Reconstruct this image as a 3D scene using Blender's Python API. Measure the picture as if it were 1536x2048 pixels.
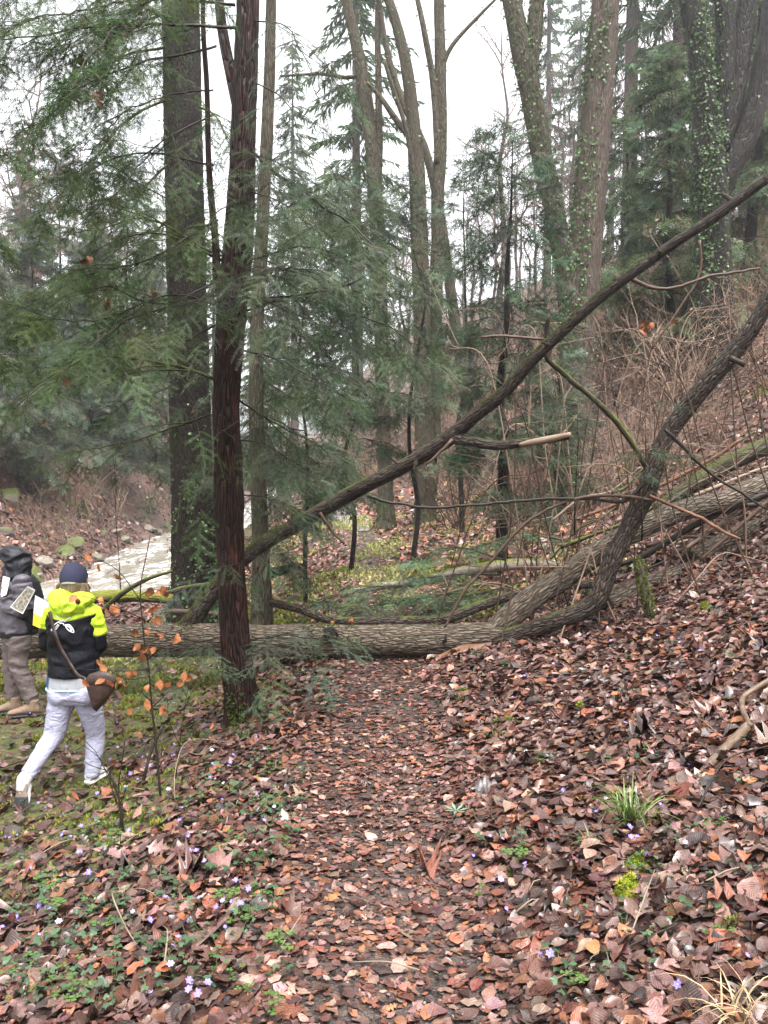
import bpy, math, random
import numpy as np
from mathutils import Vector, Matrix
from mathutils.bvhtree import BVHTree

for o in list(bpy.data.objects):
    bpy.data.objects.remove(o, do_unlink=True)
scn = bpy.context.scene
COL = scn.collection

# ------------------------------------------------------------------ camera
FPX = 1539.0                       # focal length in pixels of the 1536 x 2048 photograph
PITCH = math.radians(2.753)
CAMZ = 1.6
cam_d = bpy.data.cameras.new('camera')
cam = bpy.data.objects.new('camera', cam_d)
COL.objects.link(cam)
cam.location = (0, 0, CAMZ)
cam.rotation_euler = (math.pi / 2 - PITCH, 0, 0)
cam_d.sensor_fit = 'VERTICAL'
cam_d.sensor_height = 36.0
cam_d.lens = FPX / 2048 * 36.0
cam_d.clip_start = 0.05
cam_d.clip_end = 2000
scn.camera = cam

# ------------------------------------------------------------------ light (overcast, drizzle)
SUN_EL, SUN_AZ = math.radians(68), math.radians(150)   # azimuth measured from +Y towards +X
w = bpy.data.worlds.new('World')
scn.world = w
w.use_nodes = True
nt = w.node_tree
nt.nodes.clear()
sky = nt.nodes.new('ShaderNodeTexSky')
sky.sky_type = 'NISHITA'
sky.sun_disc = False
sky.sun_elevation = SUN_EL
sky.sun_rotation = SUN_AZ
sky.air_density = 1.0
sky.dust_density = 6.0
sky.ozone_density = 1.0
hs = nt.nodes.new('ShaderNodeHueSaturation')
hs.inputs['Saturation'].default_value = 0.12
hs.inputs['Value'].default_value = 1.5
bg = nt.nodes.new('ShaderNodeBackground')
bg.inputs['Strength'].default_value = 0.15
wo = nt.nodes.new('ShaderNodeOutputWorld')
nt.links.new(sky.outputs[0], hs.inputs['Color'])
nt.links.new(hs.outputs[0], bg.inputs['Color'])
nt.links.new(bg.outputs[0], wo.inputs['Surface'])

sun_d = bpy.data.lights.new('sun', 'SUN')
sun = bpy.data.objects.new('sun', sun_d)
COL.objects.link(sun)
sun_d.energy = 1.3
sun_d.angle = math.radians(40)
sun_d.color = (1.0, 0.98, 0.95)
sd = Vector((math.sin(SUN_AZ) * math.cos(SUN_EL), math.cos(SUN_AZ) * math.cos(SUN_EL), math.sin(SUN_EL)))
sun.rotation_euler = sd.to_track_quat('Z', 'Y').to_euler()

vs = scn.view_settings
vs.view_transform = 'Standard'
vs.look = 'None'
vs.gamma = 1.0
vs.use_curve_mapping = False
vs.exposure = 1.6
scn.render.engine = 'CYCLES'
cy = scn.cycles
cy.use_denoising = True
cy.denoising_prefilter = 'NONE'
cy.denoising_quality = 'HIGH'
cy.use_adaptive_sampling = False
cy.max_bounces = 5
cy.diffuse_bounces = 3
cy.glossy_bounces = 2
cy.transmission_bounces = 3
cy.transparent_max_bounces = 4
cy.volume_bounces = 1
cy.caustics_reflective = False
cy.caustics_refractive = False
cy.sample_clamp_indirect = 4.0

# ------------------------------------------------------------------ helpers
rng = np.random.default_rng(7)
R = random.Random(11)
CT, ST = math.cos(PITCH), math.sin(PITCH)

def P(px, py, Y):
    """world point on the ray through photo pixel (px, py) at depth Y (metres along +Y)"""
    dx, dy = (px - 768) / FPX, -(py - 1024) / FPX
    d = np.array([dx, CT + dy * ST, -ST + dy * CT])
    return d * (Y / d[1]) + np.array([0, 0, CAMZ])

def PL(lst):
    return np.array([P(*q) for q in lst])

def _hash(ix, iy, iz):
    h = (ix.astype(np.int64) * 374761393 + iy.astype(np.int64) * 668265263 + iz.astype(np.int64) * 1274126177) & 0xFFFFFFFF
    h = ((h ^ (h >> 13)) * 1103515245) & 0xFFFFFFFF
    h = ((h ^ (h >> 15)) * 2246822519) & 0xFFFFFFFF
    return ((h ^ (h >> 16)) & 0xFFFFFF) / float(0xFFFFFF)

def noise3(x, y, z):
    x, y, z = np.broadcast_arrays(np.asarray(x, float), np.asarray(y, float), np.asarray(z, float))
    ix, iy, iz = np.floor(x), np.floor(y), np.floor(z)
    fx, fy, fz = x - ix, y - iy, z - iz
    fx, fy, fz = fx * fx * (3 - 2 * fx), fy * fy * (3 - 2 * fy), fz * fz * (3 - 2 * fz)
    r = 0
    for a in (0, 1):
        for b in (0, 1):
            for c in (0, 1):
                wgt = (fx if a else 1 - fx) * (fy if b else 1 - fy) * (fz if c else 1 - fz)
                r = r + wgt * _hash(ix + a, iy + b, iz + c)
    return r * 2 - 1

def fbm(x, y, z=0.0, o=4):
    r, a = 0, 0.5
    for i in range(o):
        r = r + a * noise3(np.asarray(x) * 2 ** i + 17.3 * i, np.asarray(y) * 2 ** i - 9.1 * i, np.asarray(z) * 2 ** i + 4.7 * i)
        a *= 0.5
    return r

def sstep(a, b, x):
    t = np.clip((x - a) / (b - a), 0, 1)
    return t * t * (3 - 2 * t)

# ---- mesh objects
ORG = {}

def tagp(o, label=None, cat=None, group=None, kind=None):
    if label: o['label'] = label
    if cat: o['category'] = cat
    if group: o['group'] = group
    if kind: o['kind'] = kind
    return o

def thing(name, label, cat, loc, group=None):
    o = bpy.data.objects.new(name, None)
    o.empty_display_size = 0.1
    COL.objects.link(o)
    o.location = tuple(float(c) for c in loc)
    ORG[o.name] = np.array(loc, float)
    return tagp(o, label, cat, group)

def mesh_data(name, V, F, mats, mi=None, col=None, bc=None, uv=None, smooth=True):
    V = np.ascontiguousarray(V, dtype=np.float32)
    me = bpy.data.meshes.new(name)
    me.vertices.add(len(V))
    me.vertices.foreach_set('co', V.ravel())
    if isinstance(F, np.ndarray):
        k = F.shape[1]
        nl, npoly = F.size, len(F)
        me.loops.add(nl)
        me.loops.foreach_set('vertex_index', np.ascontiguousarray(F, dtype=np.int32).ravel())
        me.polygons.add(npoly)
        me.polygons.foreach_set('loop_start', np.arange(0, nl, k, dtype=np.int32))
        flat = F.ravel()
    else:
        lens = np.array([len(f) for f in F], dtype=np.int32)
        flat = np.array([i for f in F for i in f], dtype=np.int32)
        me.loops.add(len(flat))
        me.loops.foreach_set('vertex_index', flat)
        me.polygons.add(len(F))
        me.polygons.foreach_set('loop_start', np.concatenate([[0], np.cumsum(lens)[:-1]]).astype(np.int32))
        npoly = len(F)
    if mi is not None:
        me.polygons.foreach_set('material_index', np.asarray(mi, dtype=np.int32))
    me.polygons.foreach_set('use_smooth', np.full(npoly, bool(smooth)))
    if col is not None:
        a = me.attributes.new('col', 'FLOAT_COLOR', 'POINT')
        c = np.ones((len(V), 4), np.float32)
        c[:, :3] = col
        a.data.foreach_set('color', c.ravel())
    if bc is not None:
        a = me.attributes.new('bc', 'FLOAT_VECTOR', 'POINT')
        a.data.foreach_set('vector', np.ascontiguousarray(bc, dtype=np.float32).ravel())
    if uv is not None:
        u = me.uv_layers.new(name='UVMap')
        u.data.foreach_set('uv', np.ascontiguousarray(np.asarray(uv, np.float32)[flat]).ravel())
    if not isinstance(mats, (list, tuple)):
        mats = [mats]
    for m in mats:
        me.materials.append(m)
    me.update(calc_edges=True)
    return me

def mobj(name, V, F, mats, parent=None, origin=None, **kw):
    """one mesh object; V in world coordinates"""
    V = np.asarray(V, float)
    if parent is not None:
        org = ORG[parent.name]
    else:
        org = np.zeros(3) if origin is None else np.array(origin, float)
    me = mesh_data(name, V - org, F, mats, **kw)
    o = bpy.data.objects.new(name, me)
    COL.objects.link(o)
    if parent is not None:
        o.parent = parent
    else:
        o.location = tuple(org)
    ORG[o.name] = org
    return o

def dupe(o, parent=None):
    c = o.copy()
    COL.objects.link(c)
    if parent is not None:
        c.parent = parent
    return c

class Buf:
    """collects triangles / quads (all stored as triangles)"""
    def __init__(s):
        s.V, s.F, s.C, s.B, s.U, s.MI, s.n = [], [], [], [], [], [], 0
    def add(s, V, F, col=None, bc=None, uv=None, mi=0):
        V = np.asarray(V, float)
        F = np.asarray(F)
        if F.shape[1] == 4:
            F = np.concatenate([F[:, [0, 1, 2]], F[:, [0, 2, 3]]])
        s.V.append(V); s.F.append(F + s.n)
        s.C.append(np.broadcast_to(np.asarray(col if col is not None else (1, 1, 1), float), (len(V), 3)))
        s.B.append(bc if bc is not None else V)
        s.U.append(uv if uv is not None else np.zeros((len(V), 2)))
        s.MI.append(np.full(len(F), mi))
        s.n += len(V)
    def obj(s, name, mats, parent=None, origin=None, smooth=True):
        return mobj(name, np.concatenate(s.V), np.concatenate(s.F), mats, parent, origin, mi=np.concatenate(s.MI),
                    col=np.concatenate(s.C), bc=np.concatenate(s.B), uv=np.concatenate(s.U), smooth=smooth)
    def data(s, name, mats, smooth=True):
        return mesh_data(name, np.concatenate(s.V), np.concatenate(s.F), mats, mi=np.concatenate(s.MI),
                         col=np.concatenate(s.C), bc=np.concatenate(s.B), uv=np.concatenate(s.U), smooth=smooth)

def spline(pts, rad, step):
    """Catmull-Rom through the control points, resampled about every `step` metres"""
    pts = np.asarray(pts, float); rad = np.asarray(rad, float)
    p = np.vstack([2 * pts[0] - pts[1], pts, 2 * pts[-1] - pts[-2]])
    out, ro = [], []
    for i in range(len(pts) - 1):
        L = np.linalg.norm(pts[i + 1] - pts[i])
        m = max(1, int(round(L / step)))
        t = np.arange(m) / m
        a, b, c, d = p[i], p[i + 1], p[i + 2], p[i + 3]
        t = t[:, None]
        out.append(0.5 * (2 * b + (c - a) * t + (2 * a - 5 * b + 4 * c - d) * t ** 2 + (3 * b - a - 3 * c + d) * t ** 3))
        ro.append(rad[i] + (rad[i + 1] - rad[i]) * t[:, 0])
    out.append(pts[-1:]); ro.append(rad[-1:])
    return np.vstack(out), np.concatenate(ro)

def tube(pts, rad, n=8, disp=None, cap=True):
    """swept tube; disp(theta, s, bc) -> radial factor.  returns V, F(tri), bc"""
    pts = np.asarray(pts, float); rad = np.broadcast_to(np.asarray(rad, float), (len(pts),))
    m = len(pts)
    T = np.gradient(pts, axis=0)
    T /= np.linalg.norm(T, axis=1)[:, None] + 1e-9
    N = np.zeros_like(T)
    a = np.array([1.0, 0, 0]) if abs(T[0][0]) < 0.8 else np.array([0, 1.0, 0])
    v = a - T[0] * a.dot(T[0]); v /= np.linalg.norm(v)
    N[0] = v
    for i in range(1, m):
        v = N[i - 1] - T[i] * N[i - 1].dot(T[i])
        N[i] = v / (np.linalg.norm(v) + 1e-9)
    B = np.cross(T, N)
    th = np.arange(n) * 2 * math.pi / n
    s = np.concatenate([[0], np.cumsum(np.linalg.norm(np.diff(pts, axis=0), axis=1))])
    TH, S = np.meshgrid(th, s)
    r0 = max(rad.max(), 1e-4)
    bc = np.stack([np.cos(TH) * r0, np.sin(TH) * r0, S], -1)
    k = np.ones_like(TH)
    if disp is not None:
        k = disp(TH, S, bc)
    rr = rad[:, None] * k
    V = pts[:, None, :] + rr[..., None] * (np.cos(TH)[..., None] * N[:, None, :] + np.sin(TH)[..., None] * B[:, None, :])
    V = V.reshape(-1, 3); bc = bc.reshape(-1, 3)
    i = np.arange(m - 1)[:, None] * n
    j = np.arange(n)[None, :]
    j2 = (j + 1) % n
    q = np.stack([i + j, i + j2, i + n + j2, i + n + j], -1).reshape(-1, 4)
    F = np.concatenate([q[:, [0, 1, 2]], q[:, [0, 2, 3]]])
    if cap:
        c0, c1 = len(V), len(V) + 1
        V = np.vstack([V, pts[0], pts[-1]]); bc = np.vstack([bc, [0, 0, 0], [0, 0, s[-1]]])
        jj = np.arange(n); jn = (jj + 1) % n
        F = np.vstack([F, np.stack([np.full(n, c0), jn, jj], -1), np.stack([np.full(n, c1), (m - 1) * n + jj, (m - 1) * n + jn], -1)])
    return V, F, bc

def bark_disp(flute=0.05, lumps=0.06, fine=0.03, seed=0, stretch=5.0, nf=5):
    def f(TH, S, bc):
        k = 1 + flute * np.cos(nf * TH + 1.5 * fbm(S * 0.6, seed, 0)) * (0.6 + 0.4 * np.sin(S * 1.1 + seed))
        x, y, z = bc[..., 0], bc[..., 1], bc[..., 2]
        k = k + lumps * fbm(x * 7 + seed, y * 7, z * 1.6, 3)
        k = k + fine * fbm(x * 45 + seed, y * 45, z * 45 / stretch, 3)
        return k
    return f

GMARKS = [('the red yew', -1.1, 5.9), ('the walker', -2.1, 5.2), ('the orange-leaved sapling', -1.4, 4.7), ('the wiry sapling', -1.45, 4.0), ('the mossy stub', 0.95, 2.9), ('the grass tuft', 1.15, 3.5), ('the pale seedling', 0.3, 3.3), ('the broken pale-barked branch', 1.9, 4.3), ('the fallen trunk', 0.9, 7.2), ('the upright limb', 2.2, 6.9), ('the pale dead grass', 1.1, 2.2), ('the curled straw stem', -0.95, 2.7), ('the rotten stick', -0.75, 4.6), ('the hooded person', -3.4, 7.2), ('the weathered log', 3.6, 7.6), ('the path edge', -0.5, 3.0), ('the path edge', 0.6, 4.8), ('the raised limb', 3.0, 9.0), ('the mossy limb', 4.2, 9.5), ('the black-stemmed conifer', 1.8, 11.5)]
def gmark(x, y):
    return min(GMARKS, key=lambda m: math.hypot(x - m[1], y - m[2]))[0]
# ------------------------------------------------------------------ materials
class Mat:
    def __init__(s, name, rough=0.6, spec=0.5):
        s.m = bpy.data.materials.new(name)
        s.m.use_nodes = True
        s.nt = s.m.node_tree
        s.b = s.nt.nodes['Principled BSDF']
        s.b.inputs['Roughness'].default_value = rough
        s.b.inputs['Specular IOR Level'].default_value = spec
    def node(s, t, **kw):
        n = s.nt.nodes.new('ShaderNode' + t)
        for k, v in kw.items():
            if k.startswith('_'):
                setattr(n, k[1:], v)
            else:
                s.set(n, k, v)
        return n
    def set(s, n, k, v):
        inp = n.inputs[int(k[1:])] if k[0] == 'i' and k[1:].isdigit() else n.inputs[k.replace('__', ' ')]
        if isinstance(v, bpy.types.NodeSocket):
            s.nt.links.new(v, inp)
        else:
            inp.default_value = v
    def attr(s, name):
        return s.node('Attribute', _attribute_name=name)
    def mapping(s, vec, scale):
        return s.node('Mapping', Vector=vec, Scale=scale).outputs[0]
    def noise(s, vec, scale, detail=4, rough=0.55, dist=0.0):
        return s.node('TexNoise', Vector=vec, Scale=scale, Detail=detail, Roughness=rough, Distortion=dist).outputs['Fac']
    def ramp(s, fac, stops, mode='LINEAR'):
        n = s.node('ValToRGB', Fac=fac)
        n.color_ramp.interpolation = mode
        e = n.color_ramp.elements
        while len(e) < len(stops):
            e.new(0.5)
        for el, (p, c) in zip(e, stops):
            el.position = p
            el.color = (c[0], c[1], c[2], 1) if not isinstance(c, (int, float)) else (c, c, c, 1)
        return n.outputs['Color']
    def mix(s, fac, a, b, mode='MIX'):
        n = s.node('Mix', _data_type='RGBA', _blend_type=mode)
        s.set(n, 'i0', fac)
        for idx, v in ((6, a), (7, b)):
            if isinstance(v, bpy.types.NodeSocket):
                s.nt.links.new(v, n.inputs[idx])
            else:
                n.inputs[idx].default_value = (v[0], v[1], v[2], 1)
        return n.outputs[2]
    def math(s, op, a, b=0.0, c=0.0, clamp=False):
        n = s.node('Math', _operation=op, _use_clamp=clamp)
        for i, v in enumerate((a, b, c)):
            s.set(n, 'i%d' % i, v)
        return n.outputs[0]
    def color(s, v):
        s.set(s.b, 'Base__Color', v if isinstance(v, bpy.types.NodeSocket) else (v[0], v[1], v[2], 1))
        return s
    def bump(s, h, dist=0.01, strength=1.0):
        n = s.node('Bump', Height=h, Distance=dist, Strength=strength)
        s.set(s.b, 'Normal', n.outputs[0])
        return s
    def rough(s, v):
        s.set(s.b, 'Roughness', v)
        return s

def bark(name, c_dark, c_mid, c_light, scale=(30, 30, 6), bumpd=0.012, moss=0.0, moss_col=(0.085, 0.11, 0.018), rough=0.7, wet=0.0, ridge=True, lichen=0.0):
    M = Mat(name, rough=rough, spec=0.18)
    bc = M.attr('bc').outputs['Vector']
    mp = M.mapping(bc, scale)
    n1 = M.noise(mp, 1.0, 5, 0.62, 0.6)
    col = M.ramp(n1, [(0.28, c_dark), (0.5, c_mid), (0.74, c_light)])
    mp2 = M.mapping(bc, (5, 5, 2))
    n2 = M.noise(mp2, 1.0, 3)
    col = M.mix(M.math('MULTIPLY', n2, 0.55), col, (c_dark[0] * 0.8, c_dark[1] * 0.8, c_dark[2] * 0.8))
    h = n1
    if ridge:
        v = M.node('TexVoronoi', Vector=M.mapping(bc, (scale[0] * 1.0, scale[1] * 1.0, scale[2] * 0.6)), Scale=1.0, _feature='DISTANCE_TO_EDGE')
        cr = M.math('SMOOTH_MIN', v.outputs['Distance'], 0.24, 0.1)
        h = M.math('MULTIPLY_ADD', cr, 4.0, n1)
        col = M.mix(M.ramp(v.outputs['Distance'], [(0.0, 0.75), (0.2, 0.0)]), col, (c_dark[0] * 0.5, c_dark[1] * 0.5, c_dark[2] * 0.5))
    if 'yew' in name:
        npch = M.noise(M.mapping(bc, (6, 6, 2.2)), 1.0, 3, 0.6)
        col = M.mix(M.ramp(npch, [(0.56, 0.0), (0.68, 0.6)]), col, M.mix(n1, (0.035, 0.010, 0.007), (0.13, 0.038, 0.024)))
    if lichen:
        nl = M.noise(M.mapping(bc, (14, 14, 9)), 1.0, 4, 0.6)
        col = M.mix(M.ramp(nl, [(0.6, 0.0), (0.68, lichen)]), col, (0.32, 0.33, 0.28))
    if moss:
        geo = M.node('NewGeometry')
        sep = M.node('SeparateXYZ', Vector=geo.outputs['Normal'])
        nm = M.noise(M.mapping(bc, (7, 7, 3)), 1.0, 4, 0.65)
        f = M.math('MULTIPLY_ADD', sep.outputs['Z'], 0.35, nm)
        lo = 1.02 - 0.75 * moss
        f = M.ramp(f, [(max(0.02, lo), 0.0), (min(0.98, lo + 0.13), 1.0)])
        nf = M.noise(M.mapping(bc, (150, 150, 150)), 1.0, 2)
        mc = M.ramp(nf, [(0.3, tuple(c * 0.45 for c in moss_col)), (0.7, tuple(c * 1.35 for c in moss_col))])
        col = M.mix(f, col, mc)
        h = M.math('ADD', h, M.math('MULTIPLY', f, M.math('MULTIPLY_ADD', nf, 1.6, 0.5)))
    M.color(col).bump(h, bumpd, 0.9)
    return M.m

BARK_YEW = bark('yew_bark', (0.010, 0.006, 0.005), (0.036, 0.017, 0.013), (0.095, 0.044, 0.033), (26, 26, 9.0), 0.022, moss=0.2, rough=0.6)
BARK_SPRUCE = bark('spruce_bark', (0.010, 0.007, 0.0055), (0.030, 0.021, 0.016), (0.072, 0.052, 0.040), (34, 34, 14), 0.02, moss=0.1, moss_col=(0.05, 0.06, 0.02))
BARK_LOG = bark('fallen_trunk_bark', (0.04, 0.030, 0.022), (0.15, 0.115, 0.084), (0.29, 0.235, 0.18), (30, 30, 13), 0.02, moss=0.1, lichen=0.3, rough=0.6)
BARK_LIMB = bark('limb_bark', (0.013, 0.010, 0.008), (0.052, 0.037, 0.028), (0.15, 0.112, 0.085), (34, 34, 15), 0.014, moss=0.34, rough=0.5)
BARK_IVY = bark('pale_mossy_bark', (0.07, 0.052, 0.042), (0.155, 0.12, 0.098), (0.26, 0.21, 0.175), (22, 22, 7), 0.018, moss=0.22, rough=0.75)
BARK_MOSS = bark('mossy_bark', (0.045, 0.038, 0.028), (0.12, 0.10, 0.07), (0.22, 0.19, 0.14), (24, 24, 8), 0.016, moss=0.5, moss_col=(0.11, 0.12, 0.03), rough=0.8)
BARK_DARK = bark('dark_wet_bark', (0.008, 0.007, 0.006), (0.025, 0.020, 0.017), (0.07, 0.056, 0.048), (30, 30, 9), 0.014, rough=0.5)
BARK_TWIG = bark('twig_bark', (0.03, 0.018, 0.012), (0.075, 0.046, 0.032), (0.14, 0.095, 0.07), (60, 60, 15), 0.002, rough=0.45, ridge=False)
BARK_TWIG_DARK = bark('dark_twig_bark', (0.010, 0.008, 0.006), (0.026, 0.02, 0.015), (0.055, 0.042, 0.03), (60, 60, 15), 0.002, rough=0.45, ridge=False)
BARK_TWIG_MOSS = bark('mossy_twig_bark', (0.012, 0.010, 0.006), (0.035, 0.03, 0.016), (0.07, 0.06, 0.03), (60, 60, 15), 0.004, moss=0.62, moss_col=(0.09, 0.105, 0.02), ridge=False)
BARK_PALE = bark('bleached_wood', (0.10, 0.07, 0.05), (0.24, 0.18, 0.13), (0.40, 0.32, 0.25), (40, 40, 6), 0.004, rough=0.5, ridge=False)
BARK_RAW = bark('split_wood', (0.06, 0.029, 0.017), (0.17, 0.085, 0.05), (0.29, 0.165, 0.105), (50, 50, 5), 0.006, rough=0.4, ridge=False)
BARK_TAN = bark('tan_bark', (0.045, 0.03, 0.021), (0.13, 0.088, 0.062), (0.25, 0.18, 0.135), (40, 40, 12), 0.006, rough=0.5, ridge=False)
BARK_FAR = bark('far_bark', (0.04, 0.032, 0.028), (0.095, 0.075, 0.065), (0.16, 0.13, 0.115), (12, 12, 4), 0.01, moss=0.15, rough=0.85, ridge=False)
BARK_PINK = bark('far_twig_bark', (0.10, 0.065, 0.055), (0.19, 0.125, 0.105), (0.27, 0.19, 0.165), (12, 12, 4), 0.01, rough=0.85, ridge=False)

def foliage(name, rough=0.38, trans=0.25, spec=0.5):
    M = Mat(name, rough=rough, spec=spec)
    a = M.mix(1.0, M.attr('col').outputs['Color'], M.node('ObjectInfo').outputs['Color'], 'MULTIPLY')
    M.color(a)
    M.b.inputs['Subsurface Weight'].default_value = 0.0
    tr = M.node('BsdfTranslucent', Color=a)
    mx = M.node('MixShader', i0=trans, i1=M.b.outputs[0], i2=tr.outputs[0])
    out = M.nt.nodes['Material Output']
    M.nt.links.new(mx.outputs[0], out.inputs['Surface'])
    return M.m

NEEDLE = foliage('yew_needles', 0.36, 0.42, 0.2)
NEEDLE_FAR = foliage('conifer_needles', 0.5, 0.42, 0.15)
HERB = foliage('herb_leaf', 0.35, 0.25)
IVY = foliage('ivy_leaf', 0.42, 0.15, 0.3)
MOSS = foliage('moss', 0.85, 0.25, 0.2)
PETAL = foliage('violet_petal', 0.6, 0.35, 0.3)
GRASS = foliage('grass_blade', 0.4, 0.3)

def leaf_mat(name, rough=0.3, coat=0.3):
    M = Mat(name, rough=rough, spec=0.25)
    a = M.attr('col').outputs['Color']
    uv = M.node('TexCoord').outputs['UV']
    sp = M.node('SeparateXYZ', Vector=uv)
    av = M.math('ABSOLUTE', M.math('SUBTRACT', sp.outputs['Y'], 0.5))
    ph = M.math('MULTIPLY', M.math('SUBTRACT', sp.outputs['X'], M.math('MULTIPLY', av, 0.55)), 62.0)
    ve = M.math('SINE', ph)
    rib = M.ramp(av, [(0.0, 1.0), (0.05, 0.0)])
    vein = M.math('MAXIMUM', M.ramp(ve, [(0.80, 0.0), (1.0, 0.8)]), rib)
    geo = M.node('NewGeometry')
    n = M.noise(geo.outputs['Position'], 55.0, 4, 0.65)
    c = M.mix(M.ramp(n, [(0.35, 0.0), (0.7, 0.75)]), a, M.mix(1.0, a, (0.42, 0.38, 0.38), 'MULTIPLY'))
    c = M.mix(M.math('MULTIPLY', vein, 0.35), c, M.mix(1.0, a, (1.5, 1.45, 1.4), 'MULTIPLY'))
    M.color(c)
    h = M.math('ADD', M.math('MULTIPLY', ve, 0.5), M.math('MULTIPLY', n, 1.2))
    M.bump(h, 0.0016, 0.8)
    M.rough(M.ramp(n, [(0.3, rough * 0.6), (0.75, rough * 1.7)]))
    M.b.inputs['Coat Weight'].default_value = coat
    M.b.inputs['Coat Roughness'].default_value = 0.13
    return M.m

LEAF = leaf_mat('wet_fallen_leaf', 0.42, 0.5)
LEAF_DRY = leaf_mat('hanging_beech_leaf', 0.5, 0.05)

def ground_mat():
    M = Mat('forest_soil', rough=0.55, spec=0.4)
    a = M.attr('col')
    sep = M.node('SeparateColor', Color=a.outputs['Color'])
    pos = M.node('NewGeometry').outputs['Position']
    n1 = M.noise(pos, 9.0, 6, 0.65)
    n2 = M.noise(pos, 60.0, 4, 0.6)
    soil = M.ramp(n1, [(0.3, (0.018, 0.012, 0.009)), (0.55, (0.045, 0.03, 0.022)), (0.78, (0.09, 0.06, 0.042))])
    vor = M.node('TexVoronoi', Vector=pos, Scale=26.0, Randomness=1.0)
    lv = M.ramp(M.node('SeparateColor', Color=vor.outputs['Color']).outputs[0],
                [(0.0, (0.045, 0.022, 0.015)), (0.35, (0.10, 0.05, 0.034)), (0.7, (0.17, 0.095, 0.07)), (1.0, (0.22, 0.14, 0.11))])
    lit = M.mix(0.62, soil, lv)
    c = M.mix(sep.outputs['Blue'], soil, lit)
    mossc = M.ramp(n2, [(0.3, (0.035, 0.042, 0.010)), (0.7, (0.13, 0.14, 0.034))])
    mm = M.math('MULTIPLY', sep.outputs['Red'], M.ramp(n1, [(0.38, 0.0), (0.55, 1.0)]))
    c = M.mix(mm, c, mossc)
    mud = M.ramp(n1, [(0.3, (0.012, 0.009, 0.008)), (0.7, (0.05, 0.036, 0.03))])
    c = M.mix(sep.outputs['Green'], c, mud)
    M.color(c)
    h = M.math('ADD', M.math('MULTIPLY', n1, 2.0), M.math('ADD', n2, M.math('MULTIPLY', vor.outputs['Distance'], -1.2)))
    M.bump(h, 0.02, 0.8)
    M.rough(M.math('MULTIPLY_ADD', sep.outputs['Green'], -0.25, 0.62))
    return M.m
GROUND = ground_mat()

def mud_mat():
    M = Mat('wet_mud', rough=0.3, spec=0.5)
    pos = M.node('NewGeometry').outputs['Position']
    n1 = M.noise(pos, 7.0, 6, 0.6)
    n2 = M.noise(pos, 45.0, 4, 0.65)
    c = M.ramp(n1, [(0.3, (0.014, 0.010, 0.009)), (0.55, (0.038, 0.028, 0.024)), (0.75, (0.075, 0.052, 0.042))])
    c = M.mix(M.ramp(n2, [(0.5, 0.0), (0.7, 0.6)]), c, (0.11, 0.062, 0.045))
    M.color(c)
    M.bump(M.math('MULTIPLY_ADD', n1, 1.5, n2), 0.02, 0.8)
    M.rough(M.ramp(n1, [(0.35, 0.16), (0.6, 0.5)]))
    return M.m
MUD = mud_mat()

def water_mat():
    M = Mat('stream_water', rough=0.08, spec=0.5)
    pos = M.node('NewGeometry').outputs['Position']
    mp = M.mapping(pos, (1.0, 0.3, 1.0))
    n1 = M.noise(mp, 1.5, 5, 0.62, 1.6)
    n2 = M.noise(mp, 3.2, 4, 0.55, 1.2)
    c = M.ramp(n1, [(0.3, (0.12, 0.108, 0.085)), (0.5, (0.27, 0.25, 0.21)), (0.72, (0.46, 0.45, 0.42))])
    foam = M.ramp(M.math('MULTIPLY_ADD', n2, 0.6, M.math('MULTIPLY', n1, 0.6)), [(0.62, 0.0), (0.74, 0.85)])
    c = M.mix(foam, c, (0.72, 0.72, 0.72))
    M.color(c)
    M.rough(M.math('MULTIPLY_ADD', foam, 0.5, 0.1))
    M.bump(M.math('MULTIPLY_ADD', n1, 2.0, n2), 0.035, 0.6)
    return M.m
WATER = water_mat()

def rock_mat():
    M = Mat('stream_rock', rough=0.5, spec=0.4)
    tc = M.node('TexCoord').outputs['Object']
    pos = M.node('NewGeometry')
    n1 = M.noise(pos.outputs['Position'], 3.0, 6, 0.65)
    n2 = M.noise(pos.outputs['Position'], 30.0, 3, 0.6)
    c = M.ramp(n1, [(0.3, (0.07, 0.06, 0.05)), (0.55, (0.17, 0.145, 0.12)), (0.75, (0.30, 0.26, 0.22))])
    a = M.attr('col')
    mossy = M.node('SeparateColor', Color=a.outputs['Color']).outputs[0]
    sep = M.node('SeparateXYZ', Vector=pos.outputs['Normal'])
    f = M.math('MULTIPLY', M.ramp(M.math('MULTIPLY_ADD', sep.outputs['Z'], 0.3, n1), [(0.5, 0.0), (0.66, 1.0)]), mossy)
    c = M.mix(f, c, M.ramp(n2, [(0.3, (0.03, 0.045, 0.008)), (0.7, (0.12, 0.145, 0.022))]))
    M.color(c).bump(M.math('MULTIPLY_ADD', n1, 3.0, n2), 0.04, 0.7)
    return M.m
ROCK = rock_mat()

# ------------------------------------------------------------------ terrain
STREAM = np.array([(-34, 11), (-22, 13.2), (-13.2, 15.6), (-8.6, 19.0), (-8.0, 26), (-9.8, 38), (-10.4, 60), (-15, 100), (-24, 170)], float)
WATER_Z = -1.62

def stream_d(x, y):
    """signed distance to the stream's centre line; positive on the far bank"""
    best = np.full(np.shape(x), 1e9); sg = np.zeros(np.shape(x))
    for a, b in zip(STREAM[:-1], STREAM[1:]):
        ab = b - a
        t = np.clip(((x - a[0]) * ab[0] + (y - a[1]) * ab[1]) / ab.dot(ab), 0, 1)
        dx, dy = x - a[0] - t * ab[0], y - a[1] - t * ab[1]
        d = np.hypot(dx, dy)
        s = np.sign(ab[0] * (y - a[1]) - ab[1] * (x - a[0]))
        m = d < best - 1e-9
        best = np.where(m, d, best); sg = np.where(m, s, sg)
    return best * sg

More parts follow.
